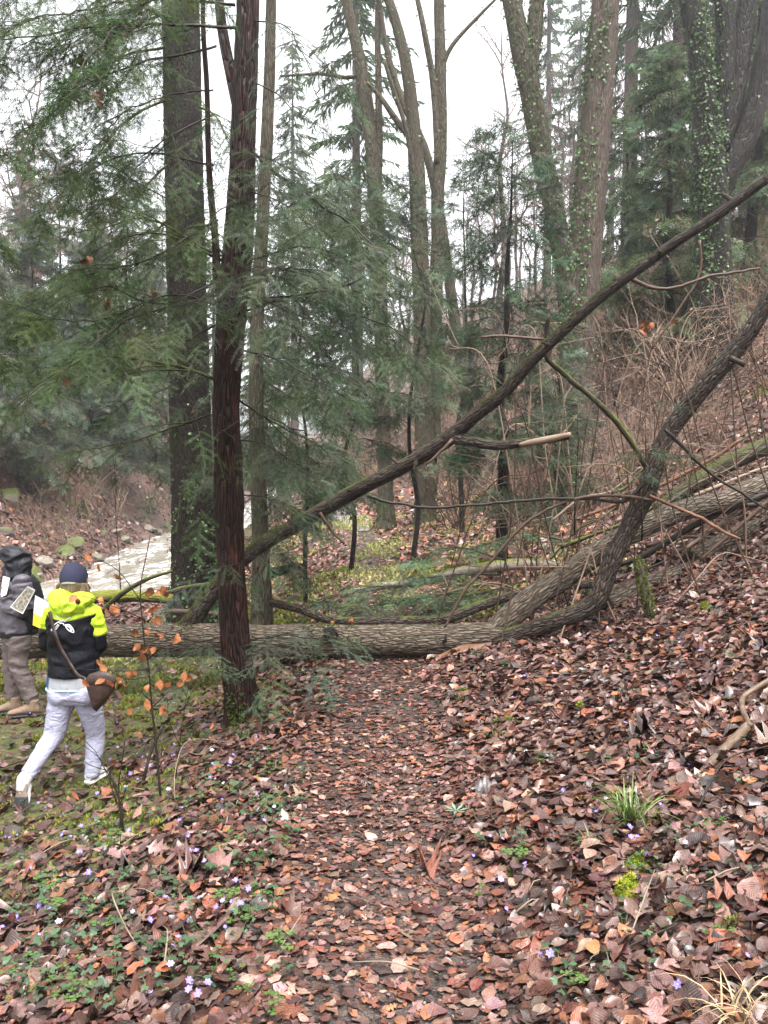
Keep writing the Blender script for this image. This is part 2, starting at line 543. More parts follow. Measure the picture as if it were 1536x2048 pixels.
def path_c(y):
    return np.interp(y, [-5, 0, 4, 8, 12, 20, 26, 40, 60], [0.05, 0.02, -0.06, 0.0, 0.0, -0.7, -1.4, -3.0, -5])

def H(x, y):
    x = np.asarray(x, float); y = np.asarray(y, float)
    p = np.interp(y, [-30, 0, 4, 8, 12, 20, 30, 45, 60, 100, 170], [0.8, 0, -0.13, -0.32, -0.14, 0.1, 0.2, 0.7, 1.6, 6, 12])
    shift = np.interp(y, [18, 40, 60, 100, 170], [0, 2.5, 7, 15, 28])
    u = x - path_c(y) + shift * sstep(-12, 0, x)
    r = np.interp(u, [0.3, 0.6, 0.9, 1.2, 2.1, 3.8, 5.5, 7.6, 15, 30, 60, 160], [0, 0.05, 0.10, 0.16, 0.34, 0.92, 2.0, 3.5, 8.3, 17, 26, 34])
    r = r * np.interp(y, [4.0, 6.5], [1.45, 1.0])
    l = np.interp(u, [-8, -5.5, -3.5, -2.05, -1.4, -1.0, -0.45], [-0.62, -0.55, -0.45, -0.36, -0.2, -0.1, 0])
    l = l * np.interp(y, [7, 9, 13, 18, 26], [1.0, 1.15, 1.7, 2.2, 2.0])
    base = p + np.where(u > 0, r, l)
    base = base + 0.045 * fbm(x * 0.9, y * 0.9, 3, 3) + 0.02 * fbm(x * 4, y * 4, 1, 3) * sstep(0.3, 0.8, np.abs(u)) + 0.012 * fbm(x * 11, y * 11, 2, 2)
    base = base + sstep(1.0, 2.2, u) * 0.10 * fbm(x * 1.7, y * 1.7, 8, 3)
    d = stream_d(x, y) + 0.45 * fbm(x * 0.5, y * 0.5, 5, 3)
    bed = WATER_Z - 0.25 + 0.12 * fbm(x * 1.2, y * 1.2, 6, 3)
    near = bed + (base - bed) * sstep(1.5, 4.2, -d)
    dd = np.maximum(d - 1.9, 0)
    far = bed + np.interp(dd, [0, 0.7, 1.6, 3.2, 6, 12, 25, 60, 150], [0, 0.65, 1.5, 3.4, 6.4, 11.5, 19, 28, 34])
    far = far + sstep(0.4, 2.5, dd) * 0.35 * fbm(x * 0.8, y * 0.8, 7, 4)
    return np.where(d > 0, far, near)

def Hn(x, y, e=0.03):
    gx = (H(x + e, y) - H(x - e, y)) / (2 * e); gy = (H(x, y + e) - H(x, y - e)) / (2 * e)
    n = np.stack([-gx, -gy, np.ones_like(gx)], -1)
    return n / np.linalg.norm(n, axis=-1)[..., None]

def G(x, y, dz=0.0):
    return np.array([x, y, float(H(np.array([x]), np.array([y]))[0]) + dz])

def ground_hit(px, py, y0=1.5, y1=90):
    """first point where the ray through a photo pixel meets the terrain"""
    ys = np.concatenate([np.arange(y0, 14, 0.02), np.arange(14, y1, 0.1)])
    dx, dy = (px - 768) / FPX, -(py - 1024) / FPX
    d = np.array([dx, CT + dy * ST, -ST + dy * CT])
    q = d[None, :] * (ys / d[1])[:, None]
    q[:, 2] += CAMZ
    k = np.argmax(q[:, 2] < H(q[:, 0], q[:, 1]))
    return q[k]

def moss_mask(x, y):
    n = fbm(x * 0.7 + 3, y * 0.7, 2, 4)
    left = sstep(-0.6, -1.4, x) * sstep(12, 9, y) * sstep(2.6, 4.2, y)
    mid = sstep(8.5, 10, y) * sstep(24, 14, y) * sstep(-4.5, -2.0, x) * sstep(3.0, 0.8, x)
    m = left * sstep(-0.75, -0.15, n) * 1.0 + mid * sstep(-0.2, 0.2, n) * 0.8
    d = stream_d(x, y)
    m = m + sstep(-4.5, -3.0, d) * (d < 0) * 0.8 + sstep(0.28, 0.4, n) * 0.45 * (y < 30)
    return np.clip(m, 0, 1)

tx = np.arange(-4.9, 4.901, 0.027)
gx = 2.4 * np.sinh(tx)
ty = np.arange(-2.6, 4.75, 0.027)
gy = 3.5 + 3.0 * np.sinh(ty)
GX, GY = np.meshgrid(gx, gy)
GZ = H(GX, GY)
V = np.stack([GX, GY, GZ], -1).reshape(-1, 3)
nx, ny = len(gx), len(gy)
ii = (np.arange(ny - 1)[:, None] * nx + np.arange(nx - 1)[None, :]).ravel()
F = np.stack([ii, ii + 1, ii + nx + 1, ii + nx], -1)
mk = np.zeros((len(V), 3))
mk[:, 0] = moss_mask(V[:, 0], V[:, 1])
uu = np.abs(V[:, 0] - path_c(V[:, 1]) + 0.12 * fbm(V[:, 0] * 3, V[:, 1] * 3, 4, 3))
mk[:, 1] = sstep(0.75, 0.35, uu) * (V[:, 1] < 30) * 0.9
mk[:, 2] = sstep(2, 9, V[:, 1])
ground = mobj('ground', V, F, GROUND, col=mk)
tagp(ground, kind='structure')

# the trodden path: a draped sheet with a ragged edge, just above the ground
py_ = np.concatenate([np.arange(0.6, 9.5, 0.045), np.arange(9.5, 30, 0.16)])
pu = np.linspace(-1, 1, 25)
hw = 0.40 + 0.08 * fbm(py_ * 1.3, 0 * py_, 1.0, 3) + np.interp(py_, [0, 6, 9, 20], [0.06, 0.0, 0.0, 0.1])
PX = path_c(py_)[:, None] + pu[None, :] * hw[:, None] + 0.05 * fbm(py_[:, None] * 4, pu[None, :] * 2, 2, 3)
PY = np.broadcast_to(py_[:, None], PX.shape)
PZ = H(PX, PY) + 0.006 - 0.02 * sstep(0.75, 1.0, np.abs(pu))[None, :]
V = np.stack([PX, PY, PZ], -1).reshape(-1, 3)
n2 = len(pu)
ii = (np.arange(len(py_) - 1)[:, None] * n2 + np.arange(n2 - 1)[None, :]).ravel()
path = mobj('path', V, np.stack([ii, ii + 1, ii + n2 + 1, ii + n2], -1), MUD)
tagp(path, kind='structure')

# the stream
sp_, _ = spline(np.c_[STREAM, np.zeros(len(STREAM))], np.ones(len(STREAM)), 0.6)
tg = np.gradient(sp_, axis=0); tg /= np.linalg.norm(tg, axis=1)[:, None]
nr = np.stack([-tg[:, 1], tg[:, 0]], -1)
sv = np.linspace(-3.4, 3.4, 24)
SX = sp_[:, None, 0] + nr[:, None, 0] * sv; SY = sp_[:, None, 1] + nr[:, None, 1] * sv
SZ = WATER_Z + 0.05 * fbm(SX * 1.1, SY * 1.1, 0, 3) + 0.03 * fbm(SX * 4, SY * 3, 1, 2)
V = np.stack([SX, SY, SZ], -1).reshape(-1, 3)
n2 = len(sv)
ii = (np.arange(len(sp_) - 1)[:, None] * n2 + np.arange(n2 - 1)[None, :]).ravel()
stream = mobj('stream', V, np.stack([ii, ii + n2, ii + n2 + 1, ii + 1], -1), WATER)
tagp(stream, kind='structure')

# the air: drizzle and mist between the trees
hv, hf = [], []
HX, HY0, HY1, HZ0, HZ1 = 290, -45, 180.0, -3.4, 62
for z in (HZ0, HZ1):
    hv += [(-HX, HY0, z), (HX, HY0, z), (HX, HY1, z), (-HX, HY1, z)]
hf = [(0, 3, 2, 1), (4, 5, 6, 7), (0, 1, 5, 4), (1, 2, 6, 5), (2, 3, 7, 6), (3, 0, 4, 7)]
hm = bpy.data.materials.new('mist')
hm.use_nodes = True
hm.node_tree.nodes.clear()
hvn = hm.node_tree.nodes.new('ShaderNodeVolumePrincipled')
hvn.inputs['Color'].default_value = (0.93, 0.96, 1.0, 1)
hvn.inputs['Density'].default_value = 0.0010
hvn.inputs['Anisotropy'].default_value = 0.35
hon = hm.node_tree.nodes.new('ShaderNodeOutputMaterial')
hm.node_tree.links.new(hvn.outputs[0], hon.inputs['Volume'])
haze = mobj('haze', hv, np.array(hf), hm, smooth=False)
tagp(haze, kind='stuff')
# ------------------------------------------------------------------ big trunks
def trunk_part(parent, name, pts, rad, mat, n=28, step=0.12, disp=None):
    p, r = spline(pts, rad, step)
    V, F, bc = tube(p, r, n, disp)
    o = mobj(name, V, F, mat, parent, bc=bc)
    return o, V, F, p, r

def tri_sample(V, F, n, rg, ok=None):
    a, b, c = V[F[:, 0]], V[F[:, 1]], V[F[:, 2]]
    cr = np.cross(b - a, c - a)
    ar = np.linalg.norm(cr, axis=1)
    nm = cr / (ar[:, None] + 1e-12)
    wgt = ar.copy()
    if ok is not None:
        wgt = wgt * ok((a + b + c) / 3, nm)
    wgt = wgt / wgt.sum()
    k = rg.choice(len(F), n, p=wgt)
    u, v = rg.random(n), rg.random(n)
    m = u + v > 1
    u[m], v[m] = 1 - u[m], 1 - v[m]
    return a[k] + (b[k] - a[k]) * u[:, None] + (c[k] - a[k]) * v[:, None], nm[k]

def frames(nrm, rg, up=None, jit=0.0):
    """right-handed frames (x, y, z=normal) with random or given heading"""
    n = nrm + jit * rg.normal(size=nrm.shape)
    n = n / np.linalg.norm(n, axis=1)[:, None]
    if up is None:
        h = rg.normal(size=n.shape)
    else:
        h = np.broadcast_to(up, n.shape) + 0.5 * rg.normal(size=n.shape)
    x = h - n * (h * n).sum(1)[:, None]
    x /= np.linalg.norm(x, axis=1)[:, None] + 1e-9
    y = np.cross(n, x)
    return x, y, n

def place(tV, tF, pos, X, Y, Z, size, cols, uv=None):
    """copies of a template at many frames -> one V, F, col"""
    N, k = len(pos), len(tV)
    s = np.broadcast_to(size, (N,))[:, None, None]
    V = pos[:, None, :] + s * (tV[None, :, 0:1] * X[:, None, :] + tV[None, :, 1:2] * Y[:, None, :] + tV[None, :, 2:3] * Z[:, None, :])
    F = (tF[None] + (np.arange(N) * k)[:, None, None]).reshape(-1, tF.shape[1])
    C = np.repeat(cols, k, axis=0)
    U = np.tile(uv, (N, 1)) if uv is not None else np.zeros((N * k, 2))
    return V.reshape(-1, 3), F, C, U

IVY_T = np.array([(0, 0, 0.0), (-0.1, -0.35, 0), (0.2, -0.5, -.06), (0.35, -0.2, 0), (0.75, 0, -.1), (0.35, 0.2, 0), (0.2, 0.5, -.06), (-0.1, 0.35, 0)])
IVY_F = np.array([(0, 1, 2), (0, 2, 3), (0, 3, 4), (0, 4, 5), (0, 5, 6), (0, 6, 7), (0, 7, 1)])

def ivy_part(parent, V, F, n, size, rg, ok, name='ivy'):
    pos, nm = tri_sample(V, F, n, rg, ok)
    pos = pos + nm * rg.uniform(0.005, 0.07, n)[:, None]
    X, Y, Z = frames(nm, rg, np.array([0, 0, -1.0]), 0.55)
    c = np.array([0.06, 0.105, 0.034]) * rg.uniform(0.6, 1.7, (n, 1)) * np.array([1, 1, 1]) + rg.uniform(0, 0.012, (n, 3))
    b = Buf()
    tv, tf = (IVY_T, IVY_F) if n < 500 else (np.array([(-.05, 0, 0), (.22, -.42, .05), (.75, 0, -.08), (.22, .42, .05)]), np.array([(0, 1, 2), (0, 2, 3)]))
    v, f, cc, u = place(tv, tf, pos, X, Y, Z, size * rg.uniform(0.6, 1.3, n), c)
    b.add(v, f, cc)
    o = b.obj(name, IVY, parent, smooth=False)
    o['kind'] = 'stuff'
    return o

rgi = np.random.default_rng(21)

# --- conifer needles: branchlet templates -------------------------------------------------
def spray(out, p0, a, nrm, L, spacing, nl, nw, rg):
    b = np.cross(nrm, a)
    m = max(3, int(L / spacing))
    t = (np.arange(m) + 0.5) / m
    base = p0 + a * (t * L)[:, None] - nrm * (0.25 * L * t ** 2)[:, None]
    ln = nl * (0.55 + 0.45 * np.sin(np.pi * np.clip(t * 0.85 + 0.12, 0, 1)))
    for sd_ in (-1, 1):
        d = 0.5 * a + sd_ * 0.86 * b - 0.12 * nrm + 0.14 * rg.normal(size=(m, 3))
        tip = base + d * ln[:, None]
        v = np.stack([base - a * nw / 2, base + a * nw / 2, tip], 1).reshape(-1, 3)
        out.append(v)

def branchlet(lod, rg):
    sp, nl, nw = [(0.0088, 0.026, 0.0048), (0.014, 0.034, 0.0095), (0.034, 0.065, 0.021)][lod]
    out, stems = [], []
    L = 0.34
    ax, nrm = np.array([1.0, 0, 0]), np.array([0, 0, 1.0])
    gap = [0.034, 0.045, 0.065][lod]
    s, sd_ = 0.03, 1
    while s < L - 0.03:
        ang = math.radians(rg.uniform(42, 62))
        a = np.array([math.cos(ang), sd_ * math.sin(ang), rg.normal() * 0.14 - 0.05])
        a /= np.linalg.norm(a)
        n = nrm + 0.25 * rg.normal(size=3)
        n = n - a * n.dot(a); n /= np.linalg.norm(n)
        sl_ = (0.17 * (1 - 0.62 * s / L)) * rg.uniform(0.7, 1.15)
        spray(out, np.array([s, 0, -0.25 * s * s / L]), a, n, sl_, sp, nl, nw, rg)
        stems.append((np.array([s, 0, -0.25 * s * s / L]), a, n, sl_))
        s += gap * rg.uniform(0.7, 1.3); sd_ = -sd_
    stems.append((np.zeros(3), ax, nrm, L))
    spray(out, np.array([0.1, 0, -0.02]), ax, nrm, L - 0.1, sp, nl, nw, rg)
    V = np.concatenate(out)
    sw = [0.0022, 0.004, 0.008][lod]
    st = []
    for p0, a, n, l in stems:
        b = np.cross(n, a) * sw
        e = p0 + a * l - n * 0.22 * l
        m_ = p0 + a * l * 0.5 - n * 0.055 * l
        st += [p0 - b, p0 + b, m_, m_ - b * 0.7, m_ + b * 0.7, e, p0 - n * sw, p0 + n * sw, m_ ]
    S = np.array(st)
    return V, np.arange(len(V)).reshape(-1, 3), S, np.arange(len(S)).reshape(-1, 3)

BL = [[branchlet(l, np.random.default_rng(100 + 10 * l + k)) for k in range(5)] for l in range(3)]

class Foliage:
    def __init__(s, lod, base=(0.030, 0.052, 0.022), var=0.35, seed=1):
        s.lod, s.it, s.base, s.var = lod, [], np.array(base), var
        s.rg = np.random.default_rng(seed)
    def put(s, p, d, up, size):
        s.it.append((p, d, up, size))
    def bake(s, parent, mat=None, name='foliage', stem=(0.035, 0.026, 0.018), data=False):
        if not s.it:
            return None
        pos = np.array([i[0] for i in s.it]); X = np.array([i[1] for i in s.it]); U = np.array([i[2] for i in s.it])
        sz = np.array([i[3] for i in s.it])
        X = X / np.linalg.norm(X, axis=1)[:, None]
        Z = U - X * (U * X).sum(1)[:, None]; Z /= np.linalg.norm(Z, axis=1)[:, None] + 1e-9
        Y = np.cross(Z, X)
        N = len(pos)
        c = s.base * (1 + s.var * s.rg.uniform(-1, 1, (N, 1))) * (1 + 0.12 * s.rg.normal(size=(N, 3)))
        b = Buf()
        k = s.rg.integers(0, 5, N)
        for t in range(5):
            m = k == t
            if m.any():
                v, f, cc, u = place(BL[s.lod][t][0], BL[s.lod][t][1], pos[m], X[m], Y[m], Z[m], sz[m], np.clip(c[m], 0.004, 1))
                b.add(v, f, cc)
                v, f, cc, u = place(BL[s.lod][t][2], BL[s.lod][t][3], pos[m], X[m], Y[m], Z[m], sz[m], np.tile(stem, (int(m.sum()), 1)))
                b.add(v, f, cc)
        if data:
            return b.data(name, mat or NEEDLE, smooth=False)
        o = b.obj(name, mat or NEEDLE, parent, smooth=False)
        o['kind'] = 'stuff'
        return o

UPV = np.array([0, 0, 1.0])

def grow(fol, wood, pts, r0, r1, rg, level=1, gap=0.085, size=1.0, droop=0.25, t0=0.12, gap2=0.28, side_len=0.45, n=5, step=0.07, leafy=1.0, mi=0):
    pts = np.asarray(pts, float)
    p, r = spline(pts, np.linspace(r0, r1, len(pts)), step)
    if len(p) > 4:
        w = 0.012 * step / 0.07
        wob = np.cumsum(rg.normal(size=p.shape) * w, axis=0)
        wob -= np.linspace(0, 1, len(p))[:, None] * wob[-1] * 0.6
        p = p + wob * np.linspace(0.15, 1, len(p))[:, None]
        p[0] = pts[0]
    V, F, bc = tube(p, r, n, None, cap=True)
    wood.add(V, F, bc=bc, mi=mi)
    s = np.concatenate([[0], np.cumsum(np.linalg.norm(np.diff(p, axis=0), axis=1))])
    L = s[-1]
    T = np.gradient(p, axis=0); T /= np.linalg.norm(T, axis=1)[:, None] + 1e-9
    def at(q):
        i = min(len(p) - 1, int(np.searchsorted(s, q)))
        return p[i], T[i]
    q, sd_ = t0 * L, 1
    while q < L:
        if rg.random() < leafy:
            c, t = at(q)
            b = np.cross(t, UPV); nb = np.linalg.norm(b)
            b = b / nb if nb > 0.1 else np.array([1.0, 0, 0])
            d = t * rg.uniform(0.35, 0.9) + b * sd_ * rg.uniform(0.5, 1.0) - UPV * droop * rg.uniform(0.2, 1.6) + 0.16 * rg.normal(size=3)
            fol.put(c, d, UPV + 0.4 * rg.normal(size=3), size * rg.uniform(0.55, 1.15))
        q += gap * rg.uniform(0.6, 1.4); sd_ = -sd_
    fol.put(p[-1], T[-1] - UPV * droop * 0.5, UPV + 0.3 * rg.normal(size=3), size * rg.uniform(0.8, 1.2))
    if level > 0:
        q = max(t0, 0.18) * L; sd_ = 1 if rg.random() < 0.5 else -1
        while q < L * 0.94:
            c, t = at(q)
            b = np.cross(t, UPV); nb = np.linalg.norm(b)
            b = b / nb if nb > 0.1 else np.array([1.0, 0, 0])
            l2 = side_len * (1.15 - 0.75 * q / L) * rg.uniform(0.6, 1.25)
            d = t * rg.uniform(0.5, 0.9) + b * sd_ * rg.uniform(0.55, 1.0) + UPV * rg.uniform(-0.25, 0.15)
            d /= np.linalg.norm(d)
            e1 = c + d * l2 * 0.5 - UPV * droop * l2 * 0.12
            e2 = c + d * l2 - UPV * droop * l2 * 0.55
            ri = np.interp(q, s, r) * 0.55
            grow(fol, wood, [c, e1, e2], max(ri, 0.0025), 0.0018, rg, level - 1, gap, size, droop, 0.1, gap2, side_len * 0.6, max(3, n - 1), step, leafy, mi)
            q += gap2 * rg.uniform(0.6, 1.4); sd_ = -sd_

def branch_part(tree, pts, r0, r1, seed, lod=0, col=(0.030, 0.052, 0.022), mat=None, **kw):
    rg = np.random.default_rng(seed)
    fol, wood = Foliage(lod, col, seed=seed), Buf()
    grow(fol, wood, pts, r0, r1, rg, **kw)
    br = wood.obj('branch', mat or BARK_TWIG_DARK, tree)
    fol.bake(br)
    return br

# bough library: a few lengths and variants, shared by the trees that are too far to need their own
LIB_L = {1: [0.35, 0.7, 1.1, 1.6], 2: [0.6, 1.3, 2.2, 3.2]}
LIB = {}
for lod in (1, 2):
    for li, L_ in enumerate(LIB_L[lod]):
        for v_ in range(3):
            rg_ = np.random.default_rng(5000 + lod * 100 + li * 10 + v_)
            fol, wood = Foliage(lod, (0.7, 0.7, 0.7), 0.3, seed=lod * 100 + li * 10 + v_), Buf()
            dr = [0.45, 0.6, 0.8][v_]
            kw = dict(gap=0.088, gap2=0.22, size=1.25) if lod == 1 else dict(gap=0.13, gap2=0.33, size=1.95)
            grow(fol, wood, [(0, 0, 0), (L_ * .5, 0, -dr * .05 * L_), (L_, 0, -dr * .4 * L_)], max(0.004, 0.012 * L_), 0.003, rg_, level=1, side_len=0.48 * L_, droop=dr, n=4, step=0.12, **kw)
            LIB[lod, li, v_] = (wood.data('branch', BARK_TWIG_DARK), fol.bake(None, stem=(0.42, 0.26, 0.24), data=True))

def lib_branch(tree, c, d, L, col, lod, rg):
    li = int(np.argmin(np.abs(np.log(np.array(LIB_L[lod]) / L))))
    s = L / LIB_L[lod][li]
    wd, fd = LIB[lod, li, int(rg.integers(0, 3))]
    x = np.array(d) / np.linalg.norm(d)
    z = UPV + 0.12 * rg.normal(size=3); z = z - x * z.dot(x); z /= np.linalg.norm(z)
    y = np.cross(z, x)
    fl = -1.0 if rg.random() < 0.5 else 1.0
    b = bpy.data.objects.new('branch', wd); COL.objects.link(b); b.parent = tree
    o = c - ORG[tree.name]
    b.matrix_local = Matrix([[x[i] * s, y[i] * s * fl, z[i] * s, o[i]] for i in range(3)] + [[0, 0, 0, 1]])
    f = bpy.data.objects.new('foliage', fd); COL.objects.link(f); f.parent = b; f['kind'] = 'stuff'
    f.color = tuple(float(q) / 0.7 for q in col) + (1.0,)
    return b

# ------------------------------------------------------------------ the red-barked yew beside the path
def px_tube(lst):
    """[(px, py, Y, width_px)] -> points, radii"""
    return PL([q[:3] for q in lst]), np.array([q[3] * q[2] / FPX / 2 for q in lst])

YB = ground_hit(483, 1450)
YY = YB[1]
yew = thing('yew_tree', 'red-barked yew trunk with mossy foot beside the path, before the fallen log', 'tree', YB)
pts, rad = px_tube([(487, 1490, YY, 88), (485, 1440, YY, 74), (479, 1370, YY, 63), (468, 1250, YY, 56), (462, 1120, YY, 53), (458, 1000, YY, 56), (455, 900, YY, 53),
                    (452, 800, YY, 52), (462, 650, YY, 54), (474, 520, YY, 53), (482, 380, YY, 50), (488, 230, YY, 46), (494, 80, YY, 43), (497, -80, YY, 41), (500, -420, YY, 36)])
yt, yV, yF, _, _ = trunk_part(yew, 'trunk', pts, rad, BARK_YEW, 56, 0.025, bark_disp(0.09, 0.18, 0.11, 3, 5, 4))
pts, rad = px_tube([(455, 640, YY, 26), (436, 560, YY - .05, 17), (430, 470, YY - .08, 14), (418, 340, YY - .1, 12), (414, 180, YY - .12, 10), (406, 40, YY - .15, 9), (408, -150, YY - .2, 7)])
trunk_part(yew, 'stem', pts, rad, BARK_YEW, 14, 0.05, bark_disp(0.06, 0.1, 0.05, 5))
pts, rad = px_tube([(476, 215, YY, 24), (464, 160, YY + .05, 22), (448, 80, YY + .1, 20), (438, 0, YY + .1, 18), (425, -180, YY + .1, 14)])
trunk_part(yew, 'stem', pts, rad, BARK_YEW, 14, 0.05, bark_disp(0.06, 0.1, 0.05, 6))

G1, G2, G3 = (0.058, 0.092, 0.030), (0.066, 0.096, 0.050), (0.078, 0.106, 0.064)
YEW_BR = [
    # leftward boughs
    ([(490, 56, 0), (300, 52, -.5), (120, 62, -1.0), (-60, 80, -1.3)], 0.013, G1, None, 1.0),
    ([(432, 92, 0), (240, 140, -.6), (60, 250, -1.2)], 0.010, G1, None, 1.0),
    ([(470, 10, 0), (240, -10, -.4), (30, 40, -1.2)], 0.012, G1, None, 1.0),
    ([(440, -30, 0), (260, 30, -.8), (150, 170, -1.5)], 0.010, G1, None, 1.0),
    ([(430, -100, 0), (180, -60, -.5), (-40, 30, -1.1)], 0.012, G1, None, 1.0),
    ([(424, 230, 0), (330, 285, -.3), (215, 420, -.8)], 0.008, G1, None, 0.55),
    ([(428, 330, 0), (260, 300, -.2), (90, 400, -.3)], 0.009, G1, None, 0.9),
    ([(440, 512, 0), (330, 452, .3), (250, 430, .5), (120, 470, .8)], 0.014, G1, 'm', 0.55),
    ([(444, 520, 0), (300, 462, -.3), (180, 498, -.6)], 0.012, G1, 'm', 0.7),
    ([(436, 440, 0), (300, 520, -.4), (150, 560, -.6), (0, 640, -.8)], 0.009, G1, None, 0.9),
    ([(438, 590, 0), (285, 637, -.7), (150, 745, -1.3), (40, 815, -1.6)], 0.009, G1, None, 1.0),
    ([(434, 610, 0), (330, 590, -.3), (180, 640, -.8), (30, 610, -1.1)], 0.008, G1, None, 0.9),
    ([(430, 758, 0), (340, 733, .2), (215, 713, .3), (120, 725, .3)], 0.017, G1, 'm', 0.35),
    ([(420, 828, 0), (330, 862, .3), (240, 892, .5), (150, 912, .5)], 0.010, G1, 'm', 0.45),
    ([(432, 650, 0), (320, 700, .6), (160, 690, 1.2)], 0.009, G2, None, 0.9),
    # rightward boughs
    ([(500, 300, 0), (560, 348, -.3), (640, 398, -.6), (750, 470, -.9), (850, 545, -1.1)], 0.014, G2, None, 0.8),
    ([(486, 625, 0), (560, 592, -.4), (690, 562, -.8), (770, 500, -1.0)], 0.010, G3, None, 1.0),
    ([(490, 600, 0), (600, 600, -.2), (740, 640, -.5), (830, 720, -.7)], 0.009, G2, None, 1.0),
    ([(495, 450, 0), (580, 432, .2), (690, 420, .3)], 0.008, G2, None, 0.8),
    ([(490, 560, 0), (560, 540, -.8), (640, 545, -1.2)], 0.008, G3, None, 1.0),
    ([(478, 700, 0), (560, 722, .3), (680, 790, .6)], 0.010, G2, None, 1.0),
    ([(478, 800, 0), (560, 850, .6), (690, 900, 1.2)], 0.010, G2, None, 1.0),
    ([(478, 880, 0), (530, 885, .1), (600, 935, .1)], 0.008, G3, None, 1.0),
    ([(482, 990, 0), (530, 1000, .3), (570, 1040, .3)], 0.006, G3, None, 1.0),
    ([(490, 1285, 0), (560, 1282, -.3), (650, 1292, -.45)], 0.006, G3, None, 0.8),
    ([(455, 1270, 0), (380, 1282, -.25), (300, 1302, -.4)], 0.006, G3, None, 0.6),
    ([(470, 1130, -.1), (500, 1110, -.35), (525, 1118, -.4)], 0.004, G3, None, 0.6),
    ([(500, 160, 0), (570, 200, -.3), (620, 330, -.6)], 0.006, G2, None, 0.45),
    ([(500, 40, 0), (580, 60, -.3), (640, 190, -.6)], 0.006, G2, None, 0.4),
    ([(470, 560, -.1), (455, 600, -.7), (470, 660, -.9)], 0.005, G3, None, 0.7),
    ([(470, 400, -.1), (430, 430, -.7), (400, 500, -.9)], 0.005, G1, None, 0.7),
    ([(480, 300, -.1), (520, 320, -.7), (540, 400, -.9)], 0.005, G2, None, 0.6),
    # dead, nearly bare boughs
    ([(426, 180, 0), (300, 200, -.6), (180, 300, -1.1)], 0.007, G1, None, 0.06), ([(436, 560, 0), (320, 610, -.3), (210, 570, -.6), (120, 590, -.8)], 0.007, G1, None, 0.06),
    ([(440, 470, 0), (340, 400, -.2), (230, 330, -.5)], 0.006, G1, None, 0.05), ([(430, 690, 0), (350, 770, -.3), (240, 810, -.7)], 0.006, G1, None, 0.08),
    ([(430, 640, 0), (300, 590, .2), (150, 560, .3)], 0.006, G1, 'm', 0.05), ([(500, 520, 0), (600, 500, -.3), (720, 530, -.6)], 0.006, G2, None, 0.15),
    ([(495, 380, 0), (590, 420, -.3), (650, 520, -.4)], 0.006, G2, None, 0.1), ([(480, 840, 0), (430, 880, -.4), (380, 960, -.6)], 0.005, G1, None, 0.1),
]
for i, (c, r0, col, mm, lf) in enumerate(YEW_BR):
    branch_part(yew, PL([(a, b, YY + d) for a, b, d in c]), r0, 0.003, 300 + i, 0, col, BARK_TWIG_MOSS if mm else None,
                level=1, gap=0.08, leafy=lf * 0.85, gap2=0.16, side_len=0.58, droop=0.32, size=0.95)

# moss skirt at the foot of the yew
def moss_tufts(name, pos, nrm, n_rg, size, parent=None, base=(0.10, 0.125, 0.022)):
    tv = []
    rg2 = np.random.default_rng(5)
    for k in range(6):
        a = rg2.uniform(0, 2 * math.pi); t = rg2.uniform(0.2, 0.9)
        d = np.array([math.cos(a) * t, math.sin(a) * t, 1.0]); d /= np.linalg.norm(d)
        s = np.array([-math.sin(a), math.cos(a), 0]) * 0.16
        tv += [-s + d * 0.02, s + d * 0.02, d * rg2.uniform(0.6, 1.1)]
    tv = np.array(tv)
    X, Y, Z = frames(nrm, n_rg, None, 0.25)
    c = np.array(base) * n_rg.uniform(0.45, 1.45, (len(pos), 1)) * (1 + 0.12 * n_rg.normal(size=(len(pos), 3)))
    v, f, cc, u = place(tv, np.arange(18).reshape(-1, 3), pos, X, Y, Z, size * n_rg.uniform(0.6, 1.4, len(pos)), np.clip(c, 0.003, 1))
    b = Buf(); b.add(v, f, cc)
    o = b.obj(name, MOSS, parent, smooth=False)
    o['kind'] = 'stuff'
    return o

pos, nm = tri_sample(yV, yF, 1500, rgi, lambda c, n: np.clip(1.0 - (c[:, 2] - YB[2]) / 0.45, 0, 1) ** 2 * (fbm(c[:, 0] * 9, c[:, 1] * 9, c[:, 2] * 4, 3) > -0.05) + 1e-6)
moss_tufts('moss', pos, nm, rgi, 0.026, yew, (0.10, 0.13, 0.025))
ivy_part(yew, yV, yF, 120, 0.035, rgi, lambda c, n: np.clip(1.0 - (c[:, 2] - YB[2]) / 0.6, 0, 1))

# ------------------------------------------------------------------ the big spruce behind it
SY_ = 12.0
SB = G(P(390, 1200, SY_)[0], SY_)
spruce = thing('spruce_tree', 'thick straight dark spruce trunk with ivy climbing its foot, between stream and red yew', 'tree', SB)
pts, rad = px_tube([(392, 1265, SY_, 122), (391, 1215, SY_, 104), (390, 1160, SY_, 92), (388, 1080, SY_, 86), (384, 950, SY_, 82), (379, 800, SY_, 80), (374, 600, SY_, 76), (369, 400, SY_, 74), (365, 200, SY_, 73), (361, 0, SY_, 70), (355, -300, SY_, 66), (345, -800, SY_, 50)])
_, sV, sF, _, _ = trunk_part(spruce, 'trunk', pts, rad, BARK_SPRUCE, 44, 0.06, bark_disp(0.03, 0.06, 0.05, 9, 2.5, 6))
ivy_part(spruce, sV, sF, 900, 0.06, rgi, lambda c, n: np.exp(-np.clip(c[:, 2] - SB[2], 0, 99) / 1.1) * (0.35 + (n[:, 0] > 0.1)))
ivy_part(spruce, sV, sF, 420, 0.05, rgi, lambda c, n: (n[:, 0] < -0.5) * 1.0 + 0.1)
